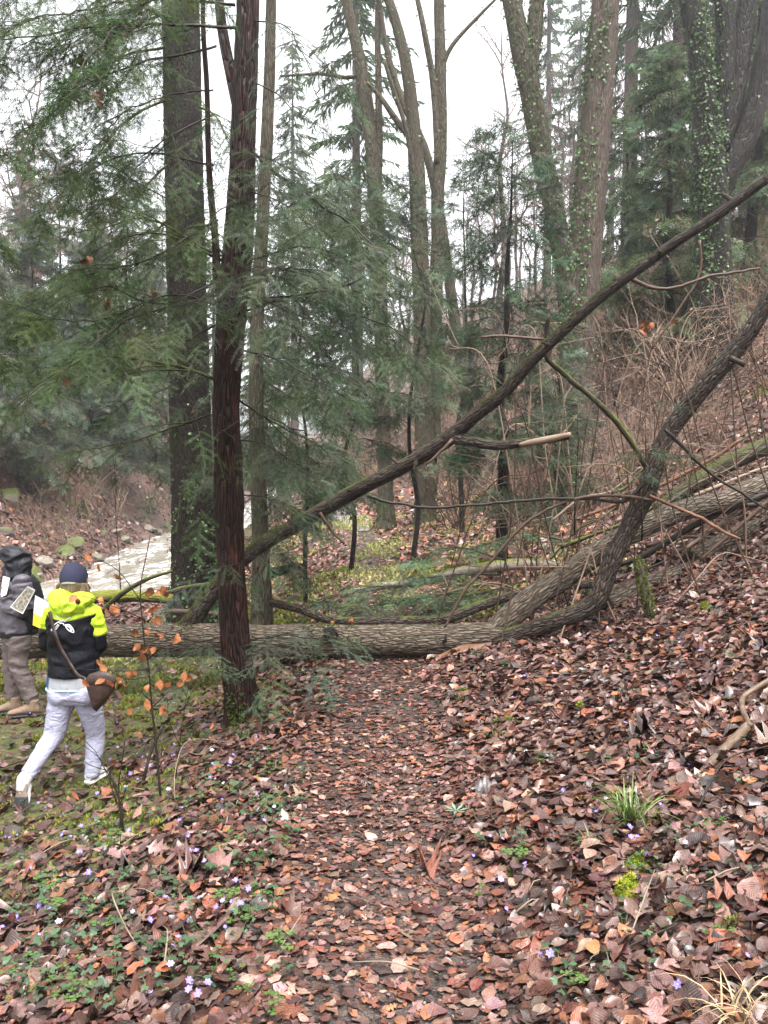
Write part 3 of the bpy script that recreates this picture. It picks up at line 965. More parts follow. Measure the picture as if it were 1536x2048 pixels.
for i, (a, b, d, e) in enumerate([((330, 95), (240, 120), (120, 200), -.6), ((330, 200), (250, 240), (170, 340), -.8), ((400, 215), (430, 230), (470, 300), -.8), ((335, 330), (270, 380), (190, 400), -1),
                                  ((400, 470), (440, 500), (470, 560), -.6), ((350, 640), (300, 690), (250, 700), -1), ((415, 1060), (445, 1065), (470, 1090), -.5), ((345, 430), (250, 520), (130, 560), -.9), ((340, 20), (250, 60), (160, 120), -.6)]):
    branch_part(spruce, PL([(a[0], a[1], SY_ - .15), (b[0], b[1], SY_ + e * .5), (d[0], d[1], SY_ + e)]), 0.022, 0.006, 400 + i, 1, (0.045, 0.08, 0.025), BARK_TWIG_MOSS, level=1, gap=0.09, gap2=0.22, side_len=0.9, size=1.25, leafy=0.8, droop=0.5)

# ------------------------------------------------------------------ slender mossy stem just behind the yew
QY = 9.8
QB = G(P(522, 1200, QY)[0], QY)
q = thing('yew_tree', 'slender upright yew stem with green-tinged bark, close behind the red-barked yew', 'tree', QB)
pts, rad = px_tube([(524, 1300, QY, 52), (523, 1200, QY, 40), (521, 1100, QY, 34), (516, 950, QY, 31), (512, 800, QY, 28), (514, 650, QY, 26), (522, 500, QY, 25), (530, 350, QY, 24), (537, 200, QY, 22), (541, 50, QY, 20), (545, -200, QY, 17), (548, -500, QY, 12)])
_, qV, qF, _, _ = trunk_part(q, 'trunk', pts, rad, BARK_MOSS, 20, 0.06, bark_disp(0.06, 0.12, 0.05, 12, 5))
for i, (a, b, d, e) in enumerate([((530, 690), (600, 760), (700, 800), .2), ((528, 760), (590, 800), (680, 860), -.6), ((525, 830), (600, 900), (720, 980), .6), ((525, 900), (590, 960), (660, 1010), -.4),
                                  ((525, 980), (560, 1010), (620, 1060), -.5), ((528, 1050), (560, 1090), (600, 1130), .1), ((528, 600), (610, 640), (740, 700), .8), ((530, 520), (620, 560), (720, 600), .3),
                                  ((540, 345), (620, 390), (700, 480), .8), ((512, 860), (470, 900), (440, 960), .4), ((512, 700), (460, 740), (430, 800), .5), ((525, 1120), (500, 1150), (470, 1180), -.5),
                                  ((535, 430), (590, 470), (640, 560), -.8), ((530, 640), (570, 700), (620, 790), -1.0), ((528, 860), (570, 920), (640, 960), -1.0)]):
    branch_part(q, PL([(a[0], a[1], QY), (b[0], b[1], QY + e * .5), (d[0], d[1], QY + e)]), 0.012, 0.004, 450 + i, 1, G2, None, level=1, gap=0.085, gap2=0.24, side_len=0.6, size=1.05, droop=0.35)
# ------------------------------------------------------------------ ivy-clad and mossy broadleaf trunks
def broadleaf(name, label, Y, main, limbs, mat, ivy=None, moss=None, n=26, disp=None, group=None, gbase=True):
    b = main[0]
    base = P(b[0], b[1], Y)
    z = H(np.array([base[0]]), np.array([Y]))[0]
    base[2] = z
    t = thing(name, label, 'tree', base, group)
    pts, rad = px_tube([(a[0], a[1], Y + (a[3] if len(a) > 3 else 0), a[2]) for a in main])
    foot = pts[0].copy(); foot[2] = min(z - 0.15, foot[2])
    if pts[0][2] > z - 0.1:
        pts = np.vstack([[foot[0], foot[1], z - 0.15], pts]); rad = np.concatenate([[rad[0] * 1.25], rad])
    _, V, F, _, _ = trunk_part(t, 'trunk', pts, rad, mat, n, 0.09, disp or bark_disp(0.06, 0.10, 0.05, Y, 4))
    allV, allF = V, F
    for l in limbs:
        pts, rad = px_tube([(a[0], a[1], Y + (a[3] if len(a) > 3 else 0), a[2]) for a in l])
        _, v, f, _, _ = trunk_part(t, 'limb', pts, rad, mat, 14 if rad[0] > 0.06 else 7, 0.12, bark_disp(0.05, 0.12, 0.05, Y + 1, 4))
        allF = np.vstack([allF, f + len(allV)]); allV = np.vstack([allV, v])
    if ivy:
        for (cnt, size, ok) in ivy:
            ivy_part(t, allV, allF, cnt, size, rgi, ok)
    return t, allV, allF

# big pale trunk with ivy, right of the young conifer
broadleaf('ivy_clad_tree', 'thick pale straight trunk with ivy up one flank, rising behind the fallen limb', 16.0,
          [(1140, 1000, 101), (1143, 950, 86), (1146, 880, 72), (1150, 760, 65), (1160, 620, 64), (1172, 480, 62), (1183, 350, 60), (1194, 220, 58), (1204, 90, 55), (1212, -30, 53), (1225, -300, 46), (1240, -600, 34)],
          [], BARK_IVY,
          [(5200, 0.068, lambda c, n: (n[:, 0] < 0.1) * (0.25 + 0.75 * (fbm(c[:, 2] * 0.9, 0 * c[:, 2], 1.0, 3) > -0.1)) + 0.06),
           (500, 0.075, lambda c, n: np.exp(-np.clip(c[:, 2] - 1.2, 0, 99) / 1.3))], n=36)
# leaning mossy trunk that crosses behind it
broadleaf('leaning_tree', 'mossy ivy-flecked trunk leaning away from the thick pale ivy trunk', 17.2,
          [(1160, 960, 59), (1152, 850, 49), (1145, 700, 44), (1132, 560, 40), (1112, 440, 39), (1086, 320, 40), (1064, 200, 40), (1046, 110, 42), (1022, 0, 35), (985, -160, 30), (960, -350, 22)],
          [[(1058, 150, 34), (1066, 80, 32), (1074, 0, 28), (1085, -120, 22), (1090, -250, 15)], [(1132, 560, 26), (1146, 530, 20), (1152, 470, 14), (1150, 420, 8)]], BARK_MOSS,
          [(3600, 0.07, lambda c, n: 1.0 + 0 * c[:, 0])])
# multi-stemmed trunk upslope
broadleaf('multi_stem_tree', 'dark trunk forking into several upswept stems, one wrapped in ivy, on the slope', 17.0,
          [(1440, 800, 99), (1436, 720, 83), (1430, 600, 72), (1425, 480, 65), (1420, 380, 70), (1416, 320, 65), (1412, 240, 50), (1404, 150, 45), (1392, 70, 41), (1376, -20, 38), (1340, -200, 29), (1320, -400, 18)],
          [[(1422, 330, 50), (1442, 250, 44), (1450, 150, 42), (1452, 60, 36), (1440, -40, 32), (1425, -200, 24)],
           [(1436, 300, 44), (1462, 210, 44), (1478, 120, 42), (1492, 20, 38), (1502, -100, 32), (1510, -260, 22)],
           [(1428, 400, 48), (1462, 330, 48), (1492, 270, 46), (1514, 200, 42), (1530, 110, 40), (1545, 10, 36), (1560, -150, 28)]],
          BARK_DARK, [(5200, 0.07, lambda c, n: np.clip(1 - np.abs(c[:, 0] - P(1405, 300, 17)[0]) / 0.55, 0, 1) * sstep(5.2, 6.5, c[:, 2]) + 0.01),
                      (600, 0.07, lambda c, n: np.exp(-np.abs(c[:, 2] - 5.0)) + 0.02)], n=32)
# middle pair
broadleaf('ivy_clad_tree', 'double mossy trunk with a leafy ivy foot, standing on the flat past the fallen log', 19.5,
          [(850, 1050, 53), (850, 1010, 42), (848, 900, 39), (846, 760, 35), (842, 600, 33), (838, 470, 33), (833, 340, 32), (826, 240, 26), (812, 130, 23), (790, 40, 19), (765, -40, 16), (740, -160, 11)],
          [[(852, 1020, 30, .1), (866, 940, 26, .2), (870, 820, 24, .2), (872, 640, 24, .2), (874, 480, 24, .2), (876, 380, 26, .2), (882, 260, 24, .2), (880, 120, 22, .2), (878, 0, 20, .2), (880, -160, 15, .2)],
           [(876, 330, 14, .1), (868, 180, 13, .1), (852, 80, 12), (835, 0, 10), (820, -60, 7)], [(882, 140, 10, .2), (905, 90, 8, .2), (960, 30, 6, .2), (1010, -20, 4, .2)],
           [(836, 290, 16), (800, 250, 13), (765, 200, 10), (735, 165, 7)], [(838, 420, 14), (815, 270, 9, -.3), (790, 190, 9, -.4), (768, 120, 7, -.5)]], BARK_MOSS,
          [(900, 0.07, lambda c, n: 0.6 + 0 * c[:, 0]), (260, 0.08, lambda c, n: np.exp(-np.clip(c[:, 2] - 0.4, 0, 99) / 0.5))])
broadleaf('ivy_clad_tree', 'slim dark trunk with a spreading mossy top, beside the puddled stretch of path', 19.8,
          [(772, 1040, 40), (771, 990, 32), (768, 880, 28), (764, 740, 27), (760, 600, 28), (756, 480, 30), (750, 400, 30), (746, 310, 28), (735, 220, 26), (722, 140, 24), (708, 70, 22), (690, -10, 18), (670, -120, 13)],
          [[(752, 430, 18), (758, 300, 15), (757, 180, 13), (755, 60, 12), (758, -60, 10)], [(722, 150, 9), (690, 155, 8), (640, 148, 6), (560, 152, 4)], [(745, 260, 12), (720, 190, 9), (712, 100, 7), (716, 20, 5)]],
          BARK_MOSS, [(800, 0.065, lambda c, n: 0.5 + (c[:, 2] > 4))])
# another slim leaning trunk
broadleaf('leaning_tree', 'slim grey trunk tilting between the middle trunks and the young conifer', 22.0,
          [(950, 1010, 34), (945, 900, 28), (930, 780, 24), (912, 660, 22), (898, 560, 20), (880, 430, 18), (850, 300, 16), (800, 190, 14), (770, 80, 11), (750, -60, 8)], [], BARK_MOSS, [(200, 0.07, lambda c, n: 1 + 0 * c[:, 0])], n=14)

# ------------------------------------------------------------------ young conifers of the understorey
def young_conifer(label, px, Y, top_py, rmax, seed, lod=1, nb=34, zmin=0.5, tw=22, col=G2, shape=0.8, droop=0.4, size=1.1, lean=(0, 0), side_len=0.55, gap=0.09, gap2=0.25, mat=BARK_DARK, trunk_z=None, py_base=None, name='young_yew', cat='tree', group=None, level=1):
    rg = np.random.default_rng(seed)
    if py_base is not None:
        b = P(px, py_base, Y)
    else:
        b = np.array([P(px, 950, Y)[0], Y, 0])
    b[2] = H(np.array([b[0]]), np.array([b[1]]))[0]
    topz = P(px, top_py, Y)[2]
    h = topz - b[2]
    t = thing(name, label, cat, b, group)
    r0 = tw * Y / FPX / 2
    k = 7
    pts = np.array([b + np.array([lean[0] * (i / k) + 0.09 * rg.normal() * (i > 0), lean[1] * (i / k) + 0.08 * rg.normal() * (i > 0), -0.12 if i == 0 else h * i / k]) for i in range(k + 1)])
    rad = r0 * np.linspace(1.15, 0.06, k + 1)
    trunk_part(t, 'trunk', pts, rad, mat, 12, 0.1, bark_disp(0.06, 0.1, 0.05, seed, 5))
    p, r = spline(pts, rad, 0.05)
    kt = int(len(p) * 0.8)
    branch_part(t, [p[kt], p[(kt + len(p)) // 2], p[-1], p[-1] + UPV * 0.1 * rmax + np.array([0.08, 0.05, 0]) * rg.normal()], 0.004, 0.003, seed * 100 + 99, lod, col, None, level=1, gap=gap * 0.7, gap2=gap2 * 0.6, side_len=0.28 * rmax, size=size * 0.8, droop=0.3, n=4, step=0.12)
    az = rg.uniform(0, 6.28)
    for i in range(nb):
        f = (i + rg.uniform(0, 1)) / nb
        zz = zmin + (h - zmin) * f ** 0.92
        c = p[np.argmin(np.abs(p[:, 2] - b[2] - zz))]
        az += 2.4 + rg.normal() * 0.4
        g = zz / h
        L = rmax * (1 - g ** shape * 0.85) * rg.uniform(0.6, 1.15)
        L = max(L, 0.42)
        el = rg.uniform(-0.1, 0.45) + 0.35 * g
        d = np.array([math.cos(az) * math.cos(el), math.sin(az) * math.cos(el), math.sin(el)])
        lib_branch(t, c, d, L, np.array(col) * rg.uniform(0.8, 1.25), lod, rg)
    return t

DK = (0.040, 0.070, 0.028)
young_conifer('slim young conifer with a straight black stem, just past the raised fallen limb', 1003, 11.6, 290, 1.15, 51, 1, 46, 0.9, 25, (0.066, 0.098, 0.058), 1.1, 0.95, 0.95, (0.12, 0), 0.6, py_base=1050, gap=0.085, gap2=0.22)
young_conifer('bushy grey-green young yew on the flat between path and spruce', 610, 11.5, 400, 1.3, 52, 1, 30, 1.4, 9, G3, 0.9, 0.5, 1.25, gap=0.08, gap2=0.22)
young_conifer('drooping young yew overhanging the puddled stretch of path', 700, 13.4, 360, 1.5, 53, 1, 30, 2.3, 9, G3, 1.0, 0.7, 1.4, gap=0.09, gap2=0.22)
young_conifer('broad young yew in front of the double mossy trunk', 825, 14.6, 380, 1.5, 54, 1, 26, 2.5, 10, G3, 1.0, 0.8, 1.4, gap=0.09, gap2=0.24)
young_conifer('feathery young yew behind the slim black-stemmed conifer', 925, 16.5, 300, 1.3, 55, 1, 16, 2.6, 10, G2, 1.1, 0.8, 1.5, gap=0.1, gap2=0.25)
young_conifer('small yew bush at the foot of the thick pale ivy trunk', 1110, 14.6, 700, 0.8, 56, 1, 20, 0.2, 12, G3, 0.8, 0.4, 1.2)
young_conifer('layered green conifer with level boughs, beside the dark multi-stemmed trunk', 1330, 21, 120, 2.4, 57, 2, 44, 0.8, 20, (0.11, 0.15, 0.078), 1.3, 0.35, 2.0, gap=0.13, gap2=0.35)
young_conifer('tall conifer behind the dark multi-stemmed trunk', 1500, 23, -200, 2.6, 58, 2, 40, 1.0, 24, (0.10, 0.14, 0.07), 1.3, 0.45, 2.1, gap=0.14, gap2=0.36)
young_conifer('conifer filling the gap between thick pale trunk and multi-stemmed trunk', 1240, 25, 250, 1.9, 59, 2, 28, 1.0, 20, (0.10, 0.14, 0.075), 1.2, 0.5, 2.1, gap=0.14, gap2=0.36)
young_conifer('yew whose drooping boughs hang over the hooded person, trunk hidden', -170, 8.6, -700, 2.3, 49, 1, 30, 3.1, 34, G1, 1.2, 0.6, 1.25, gap=0.085, gap2=0.2, side_len=0.6, mat=BARK_YEW)
# far-bank yews over the stream
BANK = (0.095, 0.122, 0.080)
for i, (px, pyb, tp, rm, lab) in enumerate([(70, 955, 420, 2.6, 'grey-green yew leaning over the rocky far bank of the stream'), (190, 960, 470, 2.5, 'wide yew on the far bank behind the mossy roots'),
                                            (310, 930, 520, 2.0, 'yew on the far bank close to the thick spruce trunk'), (-40, 930, 380, 2.6, 'yew on the far bank above the hooded person'), (130, 880, 300, 3.2, 'tall yew higher up the far bank'), (260, 860, 330, 3.0, 'yew near the top of the far bank, behind the thick spruce')]):
    g = ground_hit(px, pyb, 9)
    young_conifer(lab, px, g[1], tp, rm * g[1] / 25, 60 + i, 2, 52, 0.35, 9, BANK, 0.9, 0.8, 2.0, gap=0.12, gap2=0.3, side_len=0.65)

# ------------------------------------------------------------------ background trees (templates, then copies)
def bare_template(seed, h, spread, mats, nmain=9, rbase=0.16, twigs=5):
    rg = np.random.default_rng(seed)
    tb, cb = Buf(), Buf()
    k = 8
    pts = np.array([[0.12 * i * rg.normal() * 0.5, 0.12 * i * rg.normal() * 0.5, h * i / k - (0.3 if i == 0 else 0)] for i in range(k + 1)])
    p, r = spline(pts, rbase * np.linspace(1.1, 0.08, k + 1), 0.7)
    V, F, bc = tube(p, r, 8, None); tb.add(V, F, bc=bc)
    def rec(c, d, L, r, lev):
        m = 4
        q = [c]
        dd = d.copy()
        for j in range(m):
            dd = dd + 0.22 * rg.normal(size=3) + np.array([0, 0, 0.10]); dd /= np.linalg.norm(dd)
            q.append(q[-1] + dd * L / m)
        q = np.array(q)
        V, F, bc = tube(q, np.linspace(r, r * 0.35, m + 1), 3 if lev < 2 else 4, None, cap=False); cb.add(V, F, bc=bc)
        if lev > 0:
            for j in range(twigs if lev > 1 else twigs - 1):
                i = rg.integers(1, m + 1)
                e = q[i] - q[i - 1]; e /= np.linalg.norm(e)
                s = rg.normal(size=3); s -= e * s.dot(e); s /= np.linalg.norm(s)
                a = rg.uniform(0.5, 1.0)
                rec(q[i], e * math.cos(a) + s * math.sin(a), L * rg.uniform(0.4, 0.7), r * 0.5, lev - 1)
    for i in range(nmain):
        f = rg.uniform(0.3, 0.97)
        c = p[int(f * (len(p) - 1))]
        az = rg.uniform(0, 6.28); el = rg.uniform(0.35, 1.1)
        d = np.array([math.cos(az) * math.cos(el), math.sin(az) * math.cos(el), math.sin(el)])
        rec(c, d, spread * (1.15 - f * 0.7) * rg.uniform(0.7, 1.2), rbase * 0.38 * (1.1 - f * 0.7), 2)
    return tb.data('bare_tree_trunk', mats[0]), cb.data('bare_tree_crown', mats[1])

def spruce_template(seed, h, rmax, z0=0.12, dens=1.0, rbase=0.2):
    rg = np.random.default_rng(seed)
    tb, cb = Buf(), Buf()
    p = np.array([[0, 0, -0.4], [0, 0, h * 0.3], [0.05, 0, h * 0.7], [0, 0, h]])
    p, r = spline(p, rbase * np.array([1.1, 0.8, 0.4, 0.05]), 0.8)
    V, F, bc = tube(p, r, 8); tb.add(V, F, bc=bc)
    nb = int(140 * dens)
    for i in range(nb):
        f = z0 + (0.99 - z0) * (i / nb) ** 0.9
        L = rmax * (1 - f) ** 0.7 * rg.uniform(0.4, 1.2) + 0.25
        az = i * 2.4 + rg.normal() * 0.5; f = min(0.985, f + 0.012 * rg.normal())
        dh = np.array([math.cos(az), math.sin(az), 0])
        q = np.array([[0, 0, h * f] + dh * 0, [0, 0, h * f] + dh * L * 0.5 - UPV * L * 0.10, [0, 0, h * f] + dh * L - UPV * L * rg.uniform(0.2, 0.5)])
        V, F, bc = tube(q, [0.03, 0.018, 0.006], 3, cap=False); tb.add(V, F, bc=bc)
        m = int(40 * L) + 10
        t = rg.uniform(0.08, 1.0, m)
        c = np.where((t < 0.5)[:, None], q[0] + (q[1] - q[0]) * (t * 2)[:, None], q[1] + (q[2] - q[1]) * (t * 2 - 1)[:, None])
        sd_ = np.array([-dh[1], dh[0], 0])
        sgn = rg.choice([-1, 1], m)
        d = dh * rg.uniform(0.2, 0.9, (m, 1)) + sd_ * (sgn * rg.uniform(0.2, 0.9, m))[:, None] - UPV * rg.uniform(0.25, 1.1, (m, 1))
        d /= np.linalg.norm(d, axis=1)[:, None]
        ln = rg.uniform(0.2, 0.65, m) * (1.1 - 0.5 * t)
        wv = np.cross(d, rg.normal(size=(m, 3))); wv /= np.linalg.norm(wv, axis=1)[:, None]
        wd = rg.uniform(0.018, 0.042, m)
        v = np.stack([c, c + d * (ln * 0.45)[:, None] + wv * wd[:, None], c + d * ln[:, None], c + d * (ln * 0.4)[:, None] - wv * wd[:, None]], 1).reshape(-1, 3)
        base = np.array([0.06, 0.10, 0.045]) * rg.uniform(0.6, 1.5, (m, 1))
        cb.add(v, np.arange(4 * m).reshape(-1, 4), np.repeat(base, 4, 0))
    return tb.data('spruce_trunk', BARK_FAR), cb.data('spruce_crown', NEEDLE_FAR, smooth=False)

BARE = [bare_template(s, h, sp, (BARK_FAR, BARK_PINK), nm, rb) for s, h, sp, nm, rb in [(1, 17, 4.2, 15, 0.17), (2, 21, 4.6, 16, 0.22), (3, 14, 3.8, 14, 0.13), (4, 18, 4.8, 17, 0.2)]]
SPR = [spruce_template(s, h, rm, z0, de, rb) for s, h, rm, z0, de, rb in [(11, 22, 3.0, 0.1, 1.0, 0.22), (12, 27, 3.4, 0.25, 1.0, 0.27), (13, 17, 2.6, 0.06, 0.9, 0.18)]]

MARKS = [('the thick pale ivy trunk', 3.9, 16), ('the dark multi-stemmed trunk', 7.4, 17), ('the double mossy trunk', 1.05, 19.5), ('the slim black-stemmed conifer', 1.8, 11.6), ('the puddled path', -1.3, 25), ('the top of the slope', 18, 30), ('the wooded slope', 12, 24), ('the distant hillside', 14, 48), ('the far valley', -2, 60), ('the upstream bend', -10, 45), ('the rocky far bank', -13, 24), ('the top of the far bank', -24, 40), ('the leaning mossy trunk', 4.3, 18.5), ('the layered green conifer', 7.6, 21)]
def near_mark(x, y):
    return min(MARKS, key=lambda m: math.hypot(x - m[1], y - m[2]))[0]

def plant(tmpl, name, label, group, x, y, sc, rot, tilt=0.0):
    z = H(np.array([x]), np.array([y]))[0]
    t = thing(name, label, 'tree', (x, y, z), group)
    t.rotation_euler = (tilt, 0, rot); t.scale = (sc, sc, sc)
    for nm, me in zip(('trunk', 'crown'), tmpl):
        o = bpy.data.objects.new(nm, me)
        COL.objects.link(o)
        o.parent = t
    return t

rb = np.random.default_rng(77)
def pxx(px, Y):
    return (px - 768) / FPX * Y
# spruces (photo column, depth, template, scale)
for px, Y, k, sc in [(715, 40, 0, 1.5), (590, 60, 1, 1.3), (1090, 66, 1, 1.3), (1250, 42, 1, 1.5), (1340, 34, 0, 1.4), (1480, 38, 1, 1.3),
                     (1420, 48, 0, 1.1), (1560, 28, 2, 1.2), (520, 40, 0, 0.8), (430, 56, 1, 0.8), (200, 50, 0, 0.8), (60, 42, 2, 0.9), (1150, 80, 0, 1.5), (560, 88, 1, 1.2), (310, 64, 0, 0.9)]:
    x = pxx(px, Y)
    side = 'far bank of the stream' if stream_d(np.array([x]), np.array([float(Y)]))[0] > 0 else ('wooded slope' if x > 5 else 'misty valley floor')
    lab = {'far bank of the stream': 'misty spruce across the stream', 'wooded slope': 'tall spruce with drooping boughs on the wooded slope', 'misty valley floor': 'pale misty spruce in the valley beyond the ivy trunks'}[side]
    lab = ['broad ', 'towering thin-topped ', 'short dense '][k] + lab.replace('tall spruce', 'spruce').split(' beyond')[0] + ', near ' + near_mark(x, Y)
    plant(SPR[k], 'spruce_tree', lab, 'spruces, ' + side + ' ' + near_mark(x, Y), x, Y, sc * rb.uniform(0.95, 1.05), rb.uniform(0, 6.28))
# bare broadleaf trees
cnt = 0
cand = [(rb.uniform(-250, 1750), rb.uniform(27, 85)) for _ in range(400)]
done = []
for px, Y in cand:
    x = pxx(px, Y)
    d = stream_d(np.array([x]), np.array([Y]))[0]
    if abs(d) < 3.5 or abs(x - path_c(Y)) < 1.5 or (900 < px < 960 and Y < 50):
        continue
    if 560 < px < 1130 and rb.random() < 0.72:
        continue
    if any(math.hypot(x - a, Y - b) < 3.2 for a, b in done):
        continue
    done.append((x, Y))
    if d > 0:
        lab, g = 'bare pinkish-brown broadleaf tree on the steep far bank of the stream', 'bare trees on the far bank'
    elif x > 4:
        lab, g = 'bare thin broadleaf tree on the brown leafy hillside', 'bare trees on the hillside'
    else:
        lab, g = 'bare broadleaf tree in the misty valley beyond the log', 'bare trees in the valley'
    lk = ['slender', 'tall stout', 'short thin', 'wide-crowned'][cnt % 4]
    lab = lk + ' bare ' + ('pinkish-brown tree' if d > 0 else 'broadleaf tree') + ' in the mist, near ' + near_mark(x, Y)
    g = lk + ' bare trees near ' + near_mark(x, Y)
    plant(BARE[cnt % 4], 'bare_tree', lab, g, x, Y, rb.uniform(0.65, 1.05), rb.uniform(0, 6.28), rb.normal() * 0.04)
    cnt += 1
    if cnt >= 62:
        break

# thin wood on the crest of the far hillside
for i, (px, Y) in enumerate([(860, 50), (900, 56), (940, 52), (985, 60), (1020, 50), (1050, 57), (1085, 48), (1120, 54), (1160, 60), (1200, 50), (880, 66), (960, 70), (1035, 66), (1100, 68), (1180, 72), (820, 62), (1070, 62), (1005, 54), (925, 62), (1145, 47)]):
    x = pxx(px, Y); k = (0, 2, 3, 1)[i % 4]
    lk = ['slender', 'tall stout', 'short thin', 'wide-crowned'][k]
    plant(BARE[k], 'bare_tree', lk + ' bare broadleaf tree on the misty crest, near ' + near_mark(x, Y), lk + ' bare trees on the crest near ' + near_mark(x, Y), x, Y, rb.uniform(0.5, 0.75), rb.uniform(0, 6.28), rb.normal() * 0.05)

# ------------------------------------------------------------------ bare shrubs with clinging brown leaves on the slope
def shrub_template(seed, h, nst, leaves, mat, leafcol=(0.30, 0.13, 0.06)):
    rg = np.random.default_rng(seed)
    sb, lb = Buf(), Buf()
    tips = []
    def rec(c, d, L, r, lev):
        q = [c]; dd = d.copy()
        for j in range(4):
            dd = dd + 0.16 * rg.normal(size=3) + np.array([0, 0, 0.03]); dd /= np.linalg.norm(dd)
            q.append(q[-1] + dd * L / 4)
        q = np.array(q)
        V, F, bc = tube(q, np.linspace(r, r * 0.35, 5), 3, cap=False); sb.add(V, F, bc=bc)
        if lev == 0 or rg.random() < 0.5:
            tips.append(q[-1]); tips.append(q[2])
        if lev > 0:
            for j in range(4):
                i = rg.integers(1, 5)
                e = dd; s = rg.normal(size=3); s -= e * s.dot(e); s /= np.linalg.norm(s)
                a = rg.uniform(0.4, 0.9)
                rec(q[i], e * math.cos(a) + s * math.sin(a), L * rg.uniform(0.4, 0.65), r * 0.55, lev - 1)
    for i in range(nst):
        az = rg.uniform(0, 6.28); el = rg.uniform(0.8, 1.45)
        rec(np.array([0.1 * rg.normal(), 0.1 * rg.normal(), -0.05]), np.array([math.cos(az) * math.cos(el), math.sin(az) * math.cos(el), math.sin(el)]), h * rg.uniform(0.6, 1.0), 0.013, 2)
    out = [sb.data('shrub_stems', mat)]
    if leaves:
        tips = np.array(tips)
        n = leaves
        pos = tips[rg.integers(0, len(tips), n)] + 0.04 * rg.normal(size=(n, 3))
        X, Y, Z = frames(rg.normal(size=(n, 3)), rg, np.array([0, 0, -1.0]))
        tv = np.array([(0, 0, 0), (0.5, 0.28, 0.05), (1, 0, 0), (0.5, -0.28, 0.05)])
        c = np.array(leafcol) * rg.uniform(0.5, 1.4, (n, 1))
        v, f, cc, u = place(tv, np.array([(0, 1, 2, 3)]), pos, X, Y, Z, 0.075 * rg.uniform(0.6, 1.2, n), c)
        lb.add(v, f, cc)
        out.append(lb.data('shrub_leaves', HERB, smooth=False))
    return out

BARK_BROWN = bark('brown_twig_bark', (0.13, 0.085, 0.062), (0.24, 0.165, 0.12), (0.34, 0.25, 0.19), (20, 20, 6), 0.003, rough=0.7, ridge=False)
SHR = [shrub_template(31, 1.5, 6, 40, BARK_BROWN, (0.26, 0.15, 0.09)), shrub_template(32, 1.9, 7, 15, BARK_BROWN, (0.26, 0.15, 0.09)), shrub_template(33, 1.2, 7, 80, BARK_BROWN, (0.26, 0.15, 0.09)), shrub_template(34, 1.6, 8, 0, BARK_TWIG)]
spots = []
for px, Y, in [(rb.uniform(900, 1640), rb.uniform(12.5, 22)) for _ in range(170)] + [(rb.uniform(880, 1640), rb.uniform(22, 40)) for _ in range(170)] + [(rb.uniform(0, 480), rb.uniform(25, 45)) for _ in range(70)] + [(rb.uniform(620, 900), rb.uniform(24, 45)) for _ in range(60)] + [(rb.uniform(850, 1250), rb.uniform(36, 62)) for _ in range(110)]:
    x = pxx(px, Y)
    d = stream_d(np.array([x]), np.array([Y]))[0]
    if abs(d) < 2.6 or abs(x - path_c(Y)) < 1.1 or (x > 0 and x < 2.6 and Y < 17):
        continue
    if any(math.hypot(x - a, Y - b) < 0.9 for a, b in spots):
        continue
    spots.append((x, Y))
for i, (x, Y) in enumerate(spots[:270]):
    d = stream_d(np.array([x]), np.array([Y]))[0]
    z = H(np.array([x]), np.array([Y]))[0]
    if d > 0:
        lab, g = 'twiggy brown shrub on the far bank of the stream', 'shrubs on the far bank'
    elif x > 2.6:
        lab, g = 'twiggy brown shrub with clinging dead leaves on the hillside', 'shrubs on the hillside'
    else:
        lab, g = 'twiggy brown shrub on the flat past the fallen log', 'shrubs past the log'
    ki = i % 3 if x > 2.6 else i % 4
    lk = ['twiggy brown shrub with some dead leaves', 'tall wiry shrub with few dead leaves', 'low shrub thick with orange dead leaves', 'leafless dark shrub'][ki]
    lab = lk + ', near ' + near_mark(x, Y)
    g = lk.split(' with')[0].split(' thick')[0] + 's near ' + near_mark(x, Y)
    t = thing('bare_shrub', lab, 'shrub', (x, Y, z), g)
    t.rotation_euler = (0, 0, rb.uniform(0, 6.28)); s = rb.uniform(0.7, 1.5); t.scale = (s, s, s)
    for nm, me in zip(('stems', 'leaves'), SHR[i % 3 if x > 2.6 else i % 4]):
        o = bpy.data.objects.new('stem' if nm == 'stems' else 'foliage', me)
        COL.objects.link(o); o.parent = t
# ------------------------------------------------------------------ leaf litter
def leaf_tmpl(stations, lobed=False):
    t = np.linspace(0, 1, stations)
    V, UV = [], []
    for i, q in enumerate(t):
        if i == 0 or i == stations - 1:
            V.append((q - 0.5, 0, 0)); UV.append((q, 0.5))
        else:
            wd = 0.31 * math.sin(math.pi * q ** 0.9) ** 0.75
            if lobed:
                wd *= 1.5 if i % 2 else 0.55
            V += [(q - 0.5, -wd, 0), (q - 0.5, 0, 0), (q - 0.5, wd, 0)]
            UV += [(q, 0.0), (q, 0.5), (q, 1.0)]
    F = [(0, 1, 2), (0, 2, 3)]
    for i in range(stations - 3):
        a = 1 + 3 * i; b = a + 3
        F += [(a, b, b + 1), (a, b + 1, a + 1), (a + 1, b + 1, b + 2), (a + 1, b + 2, a + 2)]
    a = 1 + 3 * (stations - 3); e = a + 3
    F += [(a, e, a + 1), (a + 1, e, a + 2)]
    return np.array(V), np.array(F), np.array(UV)

LEAF_PAL = np.array([(0.135, 0.058, 0.036), (0.215, 0.090, 0.050), (0.075, 0.038, 0.029), (0.27, 0.17, 0.135), (0.125, 0.078, 0.062), (0.036, 0.022, 0.018), (0.29, 0.13, 0.062), (0.185, 0.115, 0.095), (0.085, 0.040, 0.03)])
LEAF_W = np.array([0.14, 0.10, 0.17, 0.11, 0.15, 0.14, 0.03, 0.11, 0.05])

